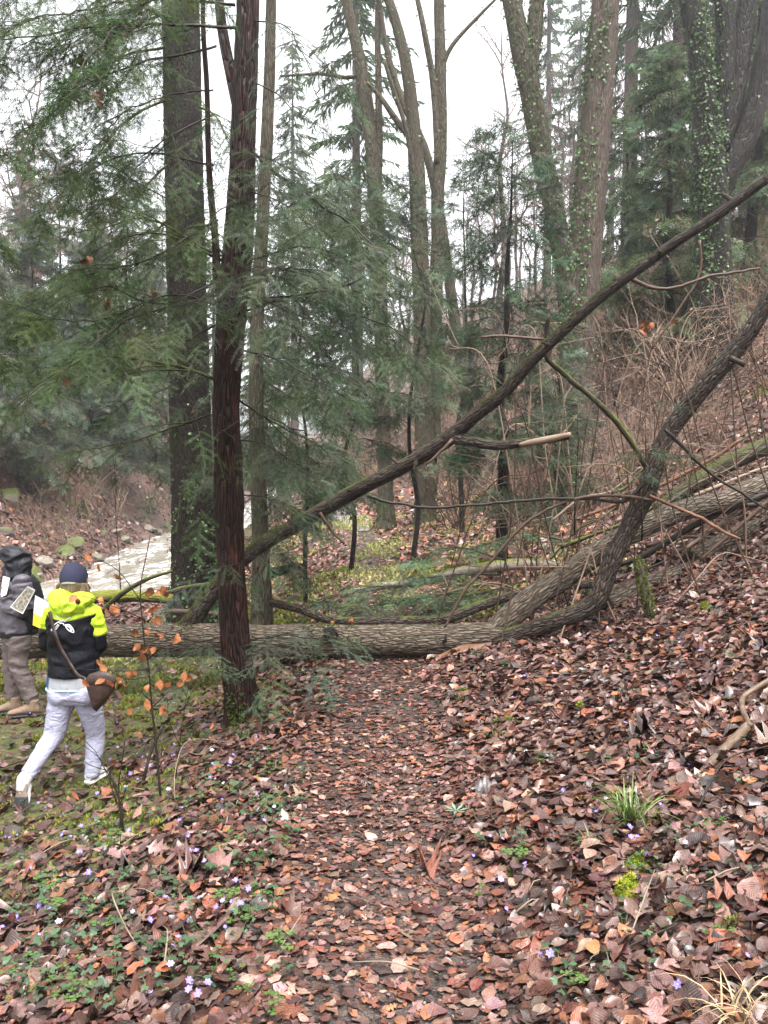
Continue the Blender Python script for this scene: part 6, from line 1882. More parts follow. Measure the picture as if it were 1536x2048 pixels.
def etube(pts, rx, ry, n=24, ax=(1, 0, 0), ay=(0, 1, 0)):
    """stack of ellipses (half-widths rx along ax, ry along ay), rounded closed ends"""
    pts = np.asarray(pts, float); rx = np.asarray(rx, float); ry = np.asarray(ry, float)
    k = len(pts)
    t = np.linspace(0, k - 1, (k - 1) * 5 + 1)
    pp = np.stack([np.interp(t, range(k), pts[:, i]) for i in range(3)], -1)
    X, Y = np.interp(t, range(k), rx), np.interp(t, range(k), ry)
    th = np.arange(n) * 2 * math.pi / n
    V = pp[:, None] + (X[:, None] * np.cos(th))[..., None] * np.array(ax) + (Y[:, None] * np.sin(th))[..., None] * np.array(ay)
    m = len(pp)
    V = V.reshape(-1, 3)
    i = np.arange(m - 1)[:, None] * n; j = np.arange(n)[None]; j2 = (j + 1) % n
    q = np.stack([i + j, i + j2, i + n + j2, i + n + j], -1).reshape(-1, 4)
    F = np.concatenate([q[:, [0, 1, 2]], q[:, [0, 2, 3]]])
    c0, c1 = len(V), len(V) + 1
    V = np.vstack([V, pp[0], pp[-1]])
    jj = np.arange(n); jn = (jj + 1) % n
    F = np.vstack([F, np.stack([np.full(n, c0), jn, jj], -1), np.stack([np.full(n, c1), (m - 1) * n + jj, (m - 1) * n + jn], -1)])
    return V, F

def ell(c, r, n=20):
    """ellipsoid"""
    u = np.linspace(0.02, math.pi - 0.02, n)
    return etube(np.stack([np.full(n, c[0]), np.full(n, c[1]), c[2] - r[2] * np.cos(u)], -1), r[0] * np.sin(u), r[1] * np.sin(u), 24)

def limb(pts, rad, step=0.02, n=18):
    p, r = spline(pts, rad, step)
    V, F, bc = tube(p, r, n)
    return V, F

def cloth(name, colr, rough=0.7, fold=22, bumpd=0.012, stretch=(1, 1, 0.5), spec=0.3, weave=True):
    M = Mat(name, rough, spec)
    tc = M.node('TexCoord').outputs['Object']
    n1 = M.noise(M.mapping(tc, stretch), fold, 3, 0.5, 1.5)
    c = M.ramp(n1, [(0.3, tuple(x * 0.86 for x in colr)), (0.7, colr)])
    M.color(c)
    h = n1
    if weave:
        h = M.math('MULTIPLY_ADD', M.noise(tc, 300, 2), 0.06, n1)
    M.bump(h, bumpd, 0.7)
    return M.m

def two_tone(name, c_hi, c_lo, zline, vee=0.0, xc=0.0, fold=16, rough=0.5):
    """upper colour above a seam line at height zline (object space), the seam dipping in a V at xc"""
    M = Mat(name, rough, 0.15)
    tc = M.node('TexCoord').outputs['Object']
    sp = M.node('SeparateXYZ', Vector=tc)
    ax = M.math('ABSOLUTE', M.math('SUBTRACT', sp.outputs['X'], xc))
    line = M.math('MULTIPLY_ADD', M.math('MINIMUM', ax, 0.17), vee, zline)
    f = M.math('GREATER_THAN', sp.outputs['Z'], line)
    M.color(M.mix(f, c_lo, c_hi))
    n1 = M.noise(M.mapping(tc, (1, 1, 0.55)), fold, 3, 0.5, 1.5)
    seam = M.ramp(M.math('ABSOLUTE', M.math('SUBTRACT', sp.outputs['Z'], line)), [(0.0, 0.0), (0.006, 0.4)])
    M.bump(M.math('ADD', n1, seam), 0.014, 0.8)
    return M.m

def hand(pw, pe, palm_n, curl, side, sc=1.0):
    """pieces of a hand: palm from the wrist pw towards pe, five bent fingers"""
    d = pe - pw; d /= np.linalg.norm(d)
    n = palm_n - d * palm_n.dot(d); n /= np.linalg.norm(n)
    s = np.cross(d, n) * side
    out = []
    pc = pw + d * 0.045 * sc
    out.append(etube([pw, pw + d * 0.03 * sc, pw + d * 0.07 * sc, pw + d * 0.09 * sc], [0.022 * sc, 0.034 * sc, 0.040 * sc, 0.036 * sc], [0.016 * sc, 0.015 * sc, 0.014 * sc, 0.011 * sc], 14, s, n))
    for k, (o, l) in enumerate([(-0.030, 0.062), (-0.010, 0.074), (0.010, 0.078), (0.030, 0.070)]):
        b = pw + d * 0.082 * sc + s * o * sc
        q = [b]; ang = 0.0
        for j, fr in enumerate((0.45, 0.32, 0.23)):
            ang += curl * (0.6 + 0.4 * j)
            q.append(q[-1] + (d * math.cos(ang) + n * math.sin(ang)) * l * fr * sc)
        out.append(limb(np.array(q), np.array([0.009, 0.0085, 0.0078, 0.0062]) * sc, 0.008, 10))
    b = pw + d * 0.025 * sc + s * 0.03 * sc
    out.append(limb(np.array([b, b + (d * 0.5 + s * 0.75 + n * 0.25) * 0.032 * sc, b + (d * 0.95 + s * 0.75 + n * 0.75) * 0.052 * sc]), np.array([0.013, 0.0105, 0.008]) * sc, 0.008, 10))
    return out

def head_pieces(c, fwd, sc=1.0):
    fwd = np.array(fwd, float); fwd /= np.linalg.norm(fwd)
    sd = np.cross(fwd, UPV); sd /= np.linalg.norm(sd)
    up = np.cross(sd, fwd)
    n = 12
    u = np.linspace(0.05, math.pi - 0.05, n)
    cen = np.array([c + up * (-0.118 * math.cos(a)) * sc + fwd * (0.012 * math.sin(a) * (1 if a < 1.6 else 0.2)) * sc for a in u])
    out = [etube(cen, 0.077 * np.sin(u) ** 0.8 * sc, 0.095 * np.sin(u) ** 0.8 * sc, 24, sd, fwd)]
    out.append(limb(np.array([c + fwd * 0.088 * sc + up * 0.015 * sc, c + fwd * 0.112 * sc - up * 0.02 * sc, c + fwd * 0.098 * sc - up * 0.032 * sc]), np.array([0.008, 0.014, 0.012]) * sc, 0.01, 10))   # nose
    out.append(limb(np.array([c + fwd * 0.088 * sc - up * 0.058 * sc - sd * 0.022 * sc, c + fwd * 0.099 * sc - up * 0.056 * sc, c + fwd * 0.088 * sc - up * 0.058 * sc + sd * 0.022 * sc]), np.array([0.005, 0.009, 0.005]) * sc, 0.01, 8))   # lips
    out.append(ell(c + fwd * 0.075 * sc - up * 0.098 * sc, np.array([0.026, 0.026, 0.022]) * sc, 10))   # chin
    for s_ in (-1, 1):
        out.append(etube([c + sd * s_ * 0.076 * sc - up * 0.03 * sc, c + sd * s_ * 0.086 * sc, c + sd * s_ * 0.08 * sc + up * 0.03 * sc], np.array([0.008, 0.014, 0.007]) * sc, np.array([0.012, 0.02, 0.016]) * sc, 10, sd, fwd))   # ears
    return out, sd, up

SKIN = Mat('skin', 0.5, 0.4); SKIN.color((0.52, 0.30, 0.22)); SKIN.b.inputs['Subsurface Weight'].default_value = 0.1; SKIN = SKIN.m

def eyes(parent, c, fwd, sd, up, sc=1.0):
    W = bpy.data.materials.get('eye_white')
    if not W:
        w_ = Mat('eye_white', 0.2); w_.color((0.7, 0.7, 0.7)); W = w_.m
    for s_ in (-1, 1):
        v, f = ell(c + fwd * 0.082 * sc + sd * s_ * 0.03 * sc + up * 0.012 * sc, np.array([0.011, 0.011, 0.011]) * sc, 10)
        mobj('eye', v, f, W, parent)

def add_folds(V, amp, sx, sz, seed):
    """cloth folds as real relief (radial about the local vertical axis is enough at this size)"""
    w_ = 0.6 * fbm(V[:, 0] * sx * .5, V[:, 1] * sx * .5, V[:, 2] * sz * .3 + seed, 2)
    n = 1.0 - 3.2 * np.abs(fbm(V[:, 0] * sx + seed + w_, V[:, 1] * sx, V[:, 2] * sz + w_ * 2, 2)) + 0.5 * fbm(V[:, 0] * sx * .6, V[:, 1] * sx * .6 + seed, V[:, 2] * sz * .4, 2)
    c = V.mean(0)
    d = V - c; d[:, 2] = 0
    d /= np.linalg.norm(d, axis=1)[:, None] + 1e-6
    return V + d * (amp * n)[:, None]

def shoe(parent, heel, toe, up, ln_w, upper_mat, sole_mats, name='shoe', high=0.0):
    heel, toe = np.array(heel, float), np.array(toe, float)
    d = toe - heel; L = np.linalg.norm(d); d /= L
    up = np.array(up, float); up -= d * up.dot(d); up /= np.linalg.norm(up)
    s = np.cross(d, up)
    t = np.array([0.0, 0.05, 0.2, 0.4, 0.6, 0.78, 0.92, 1.0])
    wd = np.array([0.5, 0.75, 0.82, 0.78, 0.95, 1.0, 0.75, 0.35]) * ln_w / 2
    ht = np.array([0.05, 0.085, 0.10, 0.09, 0.065, 0.052, 0.042, 0.025]) * (L / 0.28)
    pu = etube([heel + d * L * q + up * (0.022 + h * .5) for q, h in zip(t, ht)], wd * 0.95, ht * 0.55, 16, s, up)
    pieces = [pu]
    if high:
        pieces.append(limb(np.array([heel + d * L * .22 + up * 0.05, heel + d * L * .2 + up * (0.10 + high)]), np.array([0.05, 0.05]), 0.02, 14))
    V, F = fuse(pieces, 0.009, 4)
    o = mobj(name, V, F, upper_mat, parent)
    cut = sole_mats[1:] and 0.5
    seg = [(0.0, 0.56, sole_mats[0]), (0.56, 1.0, sole_mats[-1])]
    for a, b, m in seg:
        q = np.linspace(a, b, 8)
        w_ = np.interp(q, t, wd) * 1.06 + 0.003
        lo = [heel + d * L * x_ + up * 0.012 for x_ in q]
        v, f = etube(lo, w_, np.full(8, 0.015), 16, s, up)
        mobj('sole', v, f, m, o)
    return o

# ---------------- the walker (seen from behind, striding up the slope)
WG = ground_hit(190, 1574); WY = WG[1]
def W(px, py, d=0.0):
    return P(px, py, WY + d)
U = WY / FPX                          # metres per photo pixel at the walker
walker = thing('person', 'walker in lime and black jacket, navy cap and pale trousers, seen from behind mid-stride', 'person', G(WG[0], WG[1]))
hc = W(148, 1160, 0.07)
fwdw = np.array([-0.06, 1.0, -0.30])
hp, sd_h, up_h = head_pieces(hc, fwdw, 0.98)
J = dict(neck=W(147, 1200, .0), lsh=W(107, 1222, .0), rsh=W(184, 1224, .0), lel=W(97, 1292, .04), rel=W(198, 1297, .03), lwr=W(88, 1262, .27), rwr=W(176, 1268, .27),
         lhip=W(126, 1388), rhip=W(171, 1388), lkn=W(108, 1470, -.04), rkn=W(190, 1470, .06), lan=W(54, 1553, -.24), ran=W(184, 1550, .02))
body = list(hp)
body.append(limb([hc - up_h * .06, J['neck'], J['neck'] - UPV * .06], [0.052, 0.05, 0.06]))
body.append(etube([W(148, 1385), W(148, 1340), W(145, 1280), W(145, 1225), W(147, 1203)], [.14, .12, .135, .15, .06], [.09, .08, .09, .085, .06]))
for s_ in 'lr':
    body.append(limb([J[s_ + 'sh'], (J[s_ + 'sh'] + J[s_ + 'el']) / 2, J[s_ + 'el']], [.045, .04, .034]))
    body.append(limb([J[s_ + 'el'], (J[s_ + 'el'] + J[s_ + 'wr']) / 2, J[s_ + 'wr']], [.034, .032, .024]))
    body.append(limb([J[s_ + 'hip'], (J[s_ + 'hip'] + J[s_ + 'kn']) / 2, J[s_ + 'kn'], (J[s_ + 'kn'] * .6 + J[s_ + 'an'] * .4), J[s_ + 'an']], [.075, .062, .048, .048, .034]))
    e = J[s_ + 'wr'] + np.array([0.02 if s_ == 'l' else -0.05, .09, .02])
    body += hand(J[s_ + 'wr'], e, np.array([0.9 if s_ == 'l' else -0.9, 0.1, 0.2]), 0.45, 1 if s_ == 'l' else -1, 0.92)
LAN, RAN = J['lan'], J['ran']
lheel, ltoe = W(40, 1566, -.30), W(40, 1618, -.33)
body.append(limb([LAN, (LAN + lheel) / 2, lheel * .5 + ltoe * .5 + [0, .03, 0]], [.034, .034, .028]))
rheel, rtoe = W(175, 1566, -.02), W(212, 1560, .17)
rz = G(rheel[0], rheel[1])[2]
rheel[2] = rz + 0.03; rtoe[2] = G(rtoe[0], rtoe[1])[2] + 0.03
body.append(limb([RAN, rheel * .75 + rtoe * .25 + UPV * .04, rheel * .4 + rtoe * .6 + UPV * .03], [.034, .034, .026]))
V, F = fuse(body, 0.011, 3)
wb = mobj('body', V, F, SKIN, walker)
eyes(walker, hc, fwdw / np.linalg.norm(fwdw), sd_h, up_h, 0.98)
LIME, INK = (0.42, 0.60, 0.035), (0.006, 0.0065, 0.010)
# jacket
oz = ORG[walker.name]
zV = W(148, 1237)[2] - oz[2]
jm = two_tone('lime_black_jacket', LIME, INK, zV, 0.23, W(146, 1237)[0] - oz[0])
jt = [etube([W(148, 1350), W(148, 1335), W(147, 1300), W(145, 1262), W(144, 1235), W(145, 1216), W(146, 1204), W(147, 1192, .01)], [.165, .163, .152, .160, .165, .150, .105, .07], [.125, .125, .12, .13, .125, .11, .085, .07])]
for s_ in 'lr':
    jt.append(ell(J[s_ + 'sh'] + np.array([0.01 if s_ == 'l' else -0.01, 0, -0.01]), (0.062, 0.068, 0.062), 12))
V, F = fuse(jt, 0.011, 5)
V = add_folds(V, 0.016, 7, 13, 3)
jacket = mobj('jacket', V, F, jm, walker)
jbv = BVHTree.FromPolygons([Vector(v) for v in V], [tuple(int(i) for i in f) for f in F])
for s_, zz in (('l', 1256), ('r', 1270)):
    sm = two_tone('lime_black_sleeve_' + s_, LIME, INK, W(90, zz)[2] - oz[2])
    sh, el, wr = J[s_ + 'sh'], J[s_ + 'el'], J[s_ + 'wr']
    o_ = np.array([-0.012 if s_ == 'l' else 0.012, 0, 0])
    V, F = fuse([limb([sh + o_ * .3 + UPV * .01, sh * .6 + el * .4 + o_, sh * .2 + el * .8 + o_, el + o_ * .6], [.056, .058, .055, .049]), limb([el + o_ * .6, el * .5 + wr * .5, wr], [.049, .046, .038])], 0.01, 4)
    V = add_folds(V, 0.012, 9, 16, 5)
    mobj('sleeve', V, F, sm, jacket)
lm = cloth('lime_shell', LIME, 0.5, 26, 0.016)
hd = [ell(W(138, 1208, -.085), (0.125, 0.075, 0.062), 14), ell(W(122, 1196, -.055), (0.075, 0.07, 0.062), 12), ell(W(160, 1198, -.05), (0.085, 0.07, 0.05), 12), ell(W(140, 1222, -.10), (0.088, 0.05, 0.042), 12)]
V, F = fuse(hd, 0.009, 6)
V = add_folds(V, 0.016, 14, 14, 8)
mobj('hood', V, F, lm, jacket)
# emblem on the back: white outline strokes lying on the jacket
EMW = Mat('white_print', 0.6); EMW.color((0.8, 0.8, 0.82)); EMW = EMW.m
def on_back(px, py, off=0.004):
    o = np.array([0, 0, CAMZ]); d = P(px, py, 10.0) - o; d /= np.linalg.norm(d)
    hit = jbv.ray_cast(Vector(o), Vector(d))
    if hit[0] is None:
        return W(px, py, -.14)
    return np.array(hit[0]) + np.array(hit[1]) * off * (1 if np.dot(np.array(hit[1]), d) < 0 else -1)
for st in [[(660, 1285), (700, 1288), (735, 1252), (758, 1212)], [(664, 1278), (688, 1228), (718, 1196), (758, 1174), (775, 1178)], [(700, 1262), (725, 1232), (745, 1205)], [(838, 1213), (888, 1213), (924, 1250), (944, 1310), (900, 1296), (862, 1262), (838, 1216)], [(852, 1226), (890, 1242), (922, 1288)],
           [(762, 1196), (790, 1190), (812, 1196), (826, 1222)], [(768, 1138), (776, 1166)], [(785, 1152), (787, 1172)], [(797, 1170), (800, 1150), (816, 1150), (826, 1176)], [(838, 1172), (850, 1150), (904, 1116)], [(724, 1100), (756, 1124)]]:
    q = np.array([on_back(x / 6.4, 1060 + y / 6.4) for x, y in st])
    q, _ = spline(q, np.ones(len(q)), 0.006)
    V, F, bc = tube(q, 0.0036, 6)
    mobj('emblem', V, F, EMW, jacket)
# shirt below the jacket with a blue hem
gm = cloth('grey_shirt', (0.33, 0.34, 0.37), 0.8, 30, 0.006)
V, F = etube([W(148, 1374), W(148, 1366), W(148, 1340)], [.180, .180, .170], [.128, .128, .12], 40)
sh_ = mobj('shirt', V, F, gm, walker)
for a, b in ((90, 105), (176, 204)):
    pass
bm_ = cloth('blue_panel', (0.035, 0.085, 0.20), 0.7, 30, 0.006)
for a0, a1 in ((math.pi * 1.02, math.pi * 1.22), (math.pi * 1.78, math.pi * 1.99)):
    th = np.linspace(a0, a1, 8)
    c0, c1 = W(148, 1369), W(148, 1340)
    V = np.concatenate([np.stack([c[0] + .1825 * np.cos(th) * (1 if c is c0 else .95), c[1] + .1305 * np.sin(th) * (1 if c is c0 else .95), np.full(8, c[2])], -1) for c in (c0, c1)])
    V = np.concatenate([V, V + np.array([0, 0.004, 0])]); k = np.arange(7)
    mobj('side_panel', V, np.concatenate([np.stack([k, k + 1, k + 9, k + 8], -1), np.stack([k + 16, k + 24, k + 25, k + 17], -1)]), bm_, sh_)
hb = cloth('pale_blue_hem', (0.30, 0.60, 0.80), 0.7, 30, 0.003)
th = np.linspace(0, 2 * math.pi, 49)
c0 = W(148, 1374)
V, F, bc = tube(np.stack([c0[0] + .181 * np.cos(th), c0[1] + .129 * np.sin(th), c0[2] + 0.006 * np.sin(th * 3)], -1), 0.006, 6)
mobj('hem', V, F, hb, sh_)
# trousers
tm_ = cloth('lilac_white_trousers', (0.36, 0.36, 0.47), 0.75, 15, 0.02, (1, 1, 1.6))
tp = [etube([W(148, 1350), W(148, 1368), W(149, 1388), W(148, 1404)], [.150, .170, .172, .13], [.105, .125, .125, .09])]
tp.append(ell(W(124, 1388, -.03), (.088, .10, .085), 12)); tp.append(ell(W(172, 1388, -.03), (.088, .10, .085), 12))
lk, la, rk, ra = J['lkn'], J['lan'], J['rkn'], J['ran']
tp.append(limb([W(124, 1392), W(118, 1430, -.02), lk, lk * .62 + la * .38, lk * .25 + la * .75, la + UPV * .015], [.094, .080, .066, .060, .050, .044]))
tp.append(limb([W(172, 1392), W(182, 1430, .03), rk, rk * .65 + ra * .35, rk * .25 + ra * .75, ra + UPV * .01], [.094, .078, .064, .062, .054, .048]))
V, F = fuse(tp, 0.011, 5)
V = add_folds(V, 0.007, 6, 16, 12)
tr = mobj('trousers', V, F, tm_, walker)
for a, b, r_ in ((la, lk, .045), (ra, rk, .049)):
    d = (b - a) / np.linalg.norm(b - a)
    v, f = limb([a - d * .012, a + d * .012, a + d * .045], [r_ * .92, r_, r_ * 1.02], 0.01, 20)
    mobj('cuff', v, f, tm_, tr)
# cap, hair
cm = cloth('navy_cap', (0.030, 0.032, 0.062), 0.9, 40, 0.003)
sc_ = 0.98
fw = fwdw / np.linalg.norm(fwdw)
cc_ = hc + up_h * .014 - fw * .006
u = np.linspace(math.pi * 0.36, math.pi - 0.03, 12)
V, F = etube([cc_ - up_h * .104 * math.cos(a) for a in u], .090 * np.sin(u) ** .85, .110 * np.sin(u) ** .85, 32, sd_h, fw)
cap = mobj('cap', V, F, cm, walker)
th = np.linspace(-1.1, 1.1, 14)
V = np.concatenate([np.stack([cc_ - up_h * .03 + sd_h * .088 * math.sin(a) + fw * .105 * math.cos(a) for a in th]), np.stack([cc_ - up_h * .05 + sd_h * .085 * math.sin(a) + fw * (.06 + .125 * math.cos(a) ** .6) for a in th])])
V = np.concatenate([V, V - up_h * .005]); k = np.arange(13)
mobj('brim', V, np.concatenate([np.stack([k, k + 1, k + 15, k + 14], -1), np.stack([k + 28, k + 42, k + 43, k + 29], -1), np.stack([k + 14, k + 15, k + 43, k + 42], -1)]), cm, cap)
v, f = ell(cc_ + up_h * .106, (.009, .009, .006), 8); mobj('button', v, f, cm, cap)
STRP = Mat('grey_strap', 0.6); STRP.color((0.22, 0.22, 0.20))
a_ = np.linspace(-.5, .5, 9)
V, F, bc = tube(np.stack([cc_ - up_h * .055 + sd_h * .09 * math.sin(q) - fw * .108 * math.cos(q) for q in a_]), .008, 6); mobj('strap', V, F, STRP.m, cap)
HR = Mat('blond_hair', 0.45, 0.4)
hn_ = HR.noise(HR.mapping(HR.node('TexCoord').outputs['Object'], (160, 160, 8)), 1.0, 3)
HR.color(HR.ramp(hn_, [(0.3, (0.06, 0.04, 0.026)), (0.7, (0.22, 0.15, 0.10))])).bump(hn_, 0.004)
pieces = [etube([hc - up_h * .10 - fw * .03, hc - up_h * .05 - fw * .03, hc + up_h * .0 - fw * .02], [.055, .074, .074], [.065, .08, .085], 24, sd_h, fw)]
rgh = np.random.default_rng(3)
for k in range(16):
    s_ = 1 if k < 12 else -1
    a = hc + sd_h * s_ * (.075 + .012 * rgh.normal()) - fw * (.02 + .03 * rgh.random()) - up_h * .03
    ln = rgh.uniform(.07, .14) if s_ > 0 else .05
    pieces.append(limb([a, a - UPV * ln * .5 + sd_h * s_ * .012 + rgh.normal(size=3) * .006, a - UPV * ln + sd_h * s_ * .008 * rgh.normal() + rgh.normal(size=3) * .008], [.012, .011, .004], .012, 8))
V, F = fuse(pieces, .006, 2)
mobj('hair', V, F, HR.m, walker)
# neck scarf / printed collar
V, F = fuse([limb([W(148, 1186, .0), W(148, 1196, .0)], [.066, .075])], .008, 3)
NS = Mat('grey_print_scarf', 0.8); nn_ = NS.noise(NS.node('TexCoord').outputs['Object'], 60, 3); NS.color(NS.ramp(nn_, [(0.4, (0.06, 0.09, 0.09)), (0.6, (0.42, 0.45, 0.44))]))
mobj('scarf', V, F, NS.m, walker)
# shoes
SW = cloth('white_shoe', (0.55, 0.54, 0.52), 0.6, 60, 0.003); SG = Mat('dark_rubber', 0.6); SG.color((0.02, 0.024, 0.028)); TAN = Mat('tan_sole', 0.7); TAN.color((0.15, 0.115, 0.088))
shoe(walker, lheel + np.array([0, .01, 0]), ltoe, np.array([0.25, 1.0, 0.05]), 0.095, SW, [TAN.m, SG.m])
shoe(walker, rheel, rtoe, UPV, 0.095, SW, [SW, SW])

v, f = limb([la + (lk - la) * .03, la, (la + lheel) / 2 + [0, .01, 0], lheel * .62 + ltoe * .38 + [0, .035, 0]], [.040, .043, .046, .038], .012, 18)
mobj('sock', v, f, SW, walker)

# ---------------- the walker's brown shoulder bag
LE = Mat('brown_leather', 0.5, 0.4)
ln_ = LE.noise(LE.node('TexCoord').outputs['Object'], 30, 5)
LE.color(LE.ramp(ln_, [(0.3, (0.020, 0.011, 0.009)), (0.7, (0.055, 0.028, 0.021))])).bump(ln_, .006)
bag = thing('shoulder_bag', 'dark brown leather bag slung across the walker on a thin strap', 'bag', W(196, 1425, -.17))
def slab(px_list, d, thick, bul=0.02):
    """pouch from an outline: front and back sheets, bulged"""
    n = len(px_list)
    q = np.array([W(a, b, d) for a, b in px_list]); c = q.mean(0)
    rings = []
    for k, (s_, y_) in enumerate([(0.0, -bul - thick / 2), (0.6, -bul * .8 - thick / 2), (0.93, -thick / 2), (1.0, 0), (0.93, thick / 2), (0.6, bul * .8 + thick / 2), (0.0, bul + thick / 2)]):
        rings.append(c + (q - c) * s_ + np.array([0, y_, 0]))
    V = np.concatenate(rings)
    F = []
    for k in range(6):
        for j in range(n):
            j2 = (j + 1) % n
            F.append((k * n + j, k * n + j2, (k + 1) * n + j2, (k + 1) * n + j))
    return V, np.array(F)
V, F = slab([(170, 1362), (180, 1350), (200, 1345), (222, 1350), (232, 1362), (229, 1380), (214, 1402), (193, 1424), (186, 1418), (178, 1392)], -.175, .03, .022); mobj('pouch', V, F, LE.m, bag)
V, F = slab([(168, 1362), (178, 1348), (200, 1341), (224, 1347), (234, 1362), (230, 1372), (200, 1374), (174, 1370)], -.20, .012, .016); mobj('flap', V, F, LE.m, bag)
q = np.array([on_back(a, b, .010) for a, b in [(101, 1224), (104, 1236), (108, 1252), (114, 1272), (123, 1295), (134, 1315), (144, 1332)]] + [W(156, 1350, -.19), W(170, 1357, -.20)])
q, _ = spline(q, np.ones(len(q)), .015)
tq = np.gradient(q, axis=0); tq /= np.linalg.norm(tq, axis=1)[:, None]
sdv = np.cross(tq, np.array([0, -1.0, 0])); sdv /= np.linalg.norm(sdv, axis=1)[:, None]
nn = np.cross(sdv, tq)
V = np.concatenate([q - sdv * .011, q + sdv * .011, q + sdv * .011 + nn * .004, q - sdv * .011 + nn * .004]); m = len(q); k = np.arange(m - 1)
F = np.concatenate([np.stack([a * m + k, a * m + k + 1, b * m + k + 1, b * m + k], -1) for a, b in ((0, 1), (1, 2), (2, 3), (3, 0))])
mobj('strap', V, F, LE.m, bag)

# ---------------- printed sheets
def sheet(name, label, corners, mat, thick=0.003, origin=None):
    q = np.array(corners, float)
    n = np.cross(q[1] - q[0], q[3] - q[0]); n /= np.linalg.norm(n)
    g = 6
    V = []
    for i in range(g):
        for j in range(g):
            a, b = i / (g - 1), j / (g - 1)
            V.append((q[0] * (1 - a) + q[1] * a) * (1 - b) + (q[3] * (1 - a) + q[2] * a) * b + n * .006 * math.sin(3 * a + 2 * b))
    V = np.array(V); UV = np.array([(i / (g - 1), j / (g - 1)) for i in range(g) for j in range(g)])
    V = np.concatenate([V, V + n * thick]); UV = np.concatenate([UV, UV])
    F = []
    for i in range(g - 1):
        for j in range(g - 1):
            a = i * g + j
            F.append((a, a + g, a + g + 1, a + 1)); F.append((a + 36, a + 37, a + g + 37, a + g + 36))
    o = mobj(name, V, np.array(F), mat, None, origin=q[0], uv=UV)
    return tagp(o, label, 'paper')
PM = Mat('printed_map', 0.35)
uvn = PM.node('TexCoord').outputs['UV']
su = PM.node('SeparateXYZ', Vector=uvn)
gl = PM.math('MAXIMUM', PM.math('GREATER_THAN', PM.math('FRACT', PM.math('MULTIPLY', su.outputs['X'], 5)), .93), PM.math('GREATER_THAN', PM.math('FRACT', PM.math('MULTIPLY', su.outputs['Y'], 8)), .93))
bcol = PM.mix(PM.ramp(su.outputs['Y'], [(0.38, 0.0), (0.42, 1.0)]), (0.75, 0.62, 0.03), (0.66, 0.72, 0.80))
PM.color(PM.mix(gl, bcol, (0.02, 0.03, 0.05)))
sheet('folded_map', 'white and yellow gridded map held up by the walker', [W(66, 1250, .33), W(94, 1262, .30), W(98, 1205, .32), W(72, 1190, .36)], PM.m)

# ---------------- the hooded person (in profile, facing the stream)
MG = ground_hit(40, 1432); MY = MG[1]
def Mn(px, py, d=0.0):
    return P(px, py, MY + d)
man = thing('person', 'person in grey rain jacket with black hood up, standing in profile by the log', 'person', G(MG[0], MG[1]))
hm_ = Mn(22, 1117)
fm = np.array([-1.0, 0.1, -0.35]); fm /= np.linalg.norm(fm)
hp, sd_m, up_m = head_pieces(hm_, fm, 1.02)
K = dict(neck=Mn(28, 1150), nsh=Mn(44, 1166, -.17), fsh=Mn(40, 1166, .17), nel=Mn(50, 1220, -.19), fel=Mn(44, 1222, .19), nwr=Mn(4, 1214, -.12), fwr=Mn(-6, 1206, .10), nhip=Mn(38, 1268, -.08), fhip=Mn(28, 1268, .09), nkn=Mn(38, 1335, -.08), fkn=Mn(22, 1335, .09), nan=Mn(64, 1402, -.06), fan=Mn(28, 1398, .10))
body = list(hp)
body.append(limb([hm_ - up_m * .06, K['neck'], K['neck'] - UPV * .07], [.055, .055, .065]))
body.append(etube([Mn(36, 1270), Mn(38, 1230), Mn(40, 1190), Mn(38, 1160)], [.11, .11, .12, .07], [.15, .15, .17, .10]))
for s_ in 'nf':
    body.append(limb([K[s_ + 'sh'], K[s_ + 'el']], [.05, .04])); body.append(limb([K[s_ + 'el'], K[s_ + 'wr']], [.04, .028]))
    body.append(limb([K[s_ + 'hip'], K[s_ + 'kn'], K[s_ + 'kn'] * .6 + K[s_ + 'an'] * .4, K[s_ + 'an'], K[s_ + 'an'] - UPV * .06], [.085, .058, .056, .04, .04]))
    body += hand(K[s_ + 'wr'], K[s_ + 'wr'] + np.array([-.1, 0, .02]), np.array([0, 1.0 if s_ == 'n' else -1.0, .1]), 0.5, 1 if s_ == 'n' else -1, 1.0)
V, F = fuse(body, .013, 3)
mobj('body', V, F, SKIN, man)
eyes(man, hm_, fm, sd_m, up_m, 1.02)
gj = cloth('grey_rain_jacket', (0.105, 0.095, 0.115), 0.45, 14, 0.02)
bk = cloth('black_shell', (0.012, 0.013, 0.018), 0.5, 16, 0.016)
V, F = fuse([etube([Mn(36, 1262), Mn(37, 1250), Mn(37, 1225), Mn(38, 1190), Mn(38, 1170), Mn(36, 1158)], [.178, .18, .165, .165, .15, .10], [.19, .19, .19, .20, .19, .12]), ell(K['nsh'], (.09, .08, .09), 12), ell(K['fsh'], (.09, .08, .09), 12)], .013, 5)
V = add_folds(V, .02, 6, 12, 21)
mj = mobj('jacket', V, F, gj, man)
for s_ in 'nf':
    V, F = fuse([limb([K[s_ + 'sh'], K[s_ + 'sh'] * .5 + K[s_ + 'el'] * .5, K[s_ + 'el']], [.085, .085, .078]), limb([K[s_ + 'el'], K[s_ + 'el'] * .5 + K[s_ + 'wr'] * .5, K[s_ + 'wr'] + np.array([.02, 0, 0])], [.078, .07, .05])], .012, 4)
    V = add_folds(V, .016, 8, 15, 4)
    mobj('sleeve', V, F, gj, mj)
V, F = etube([Mn(36, 1268), Mn(36, 1256)], [.182, .184], [.194, .196], 32); mobj('hem_band', V, F, bk, mj)
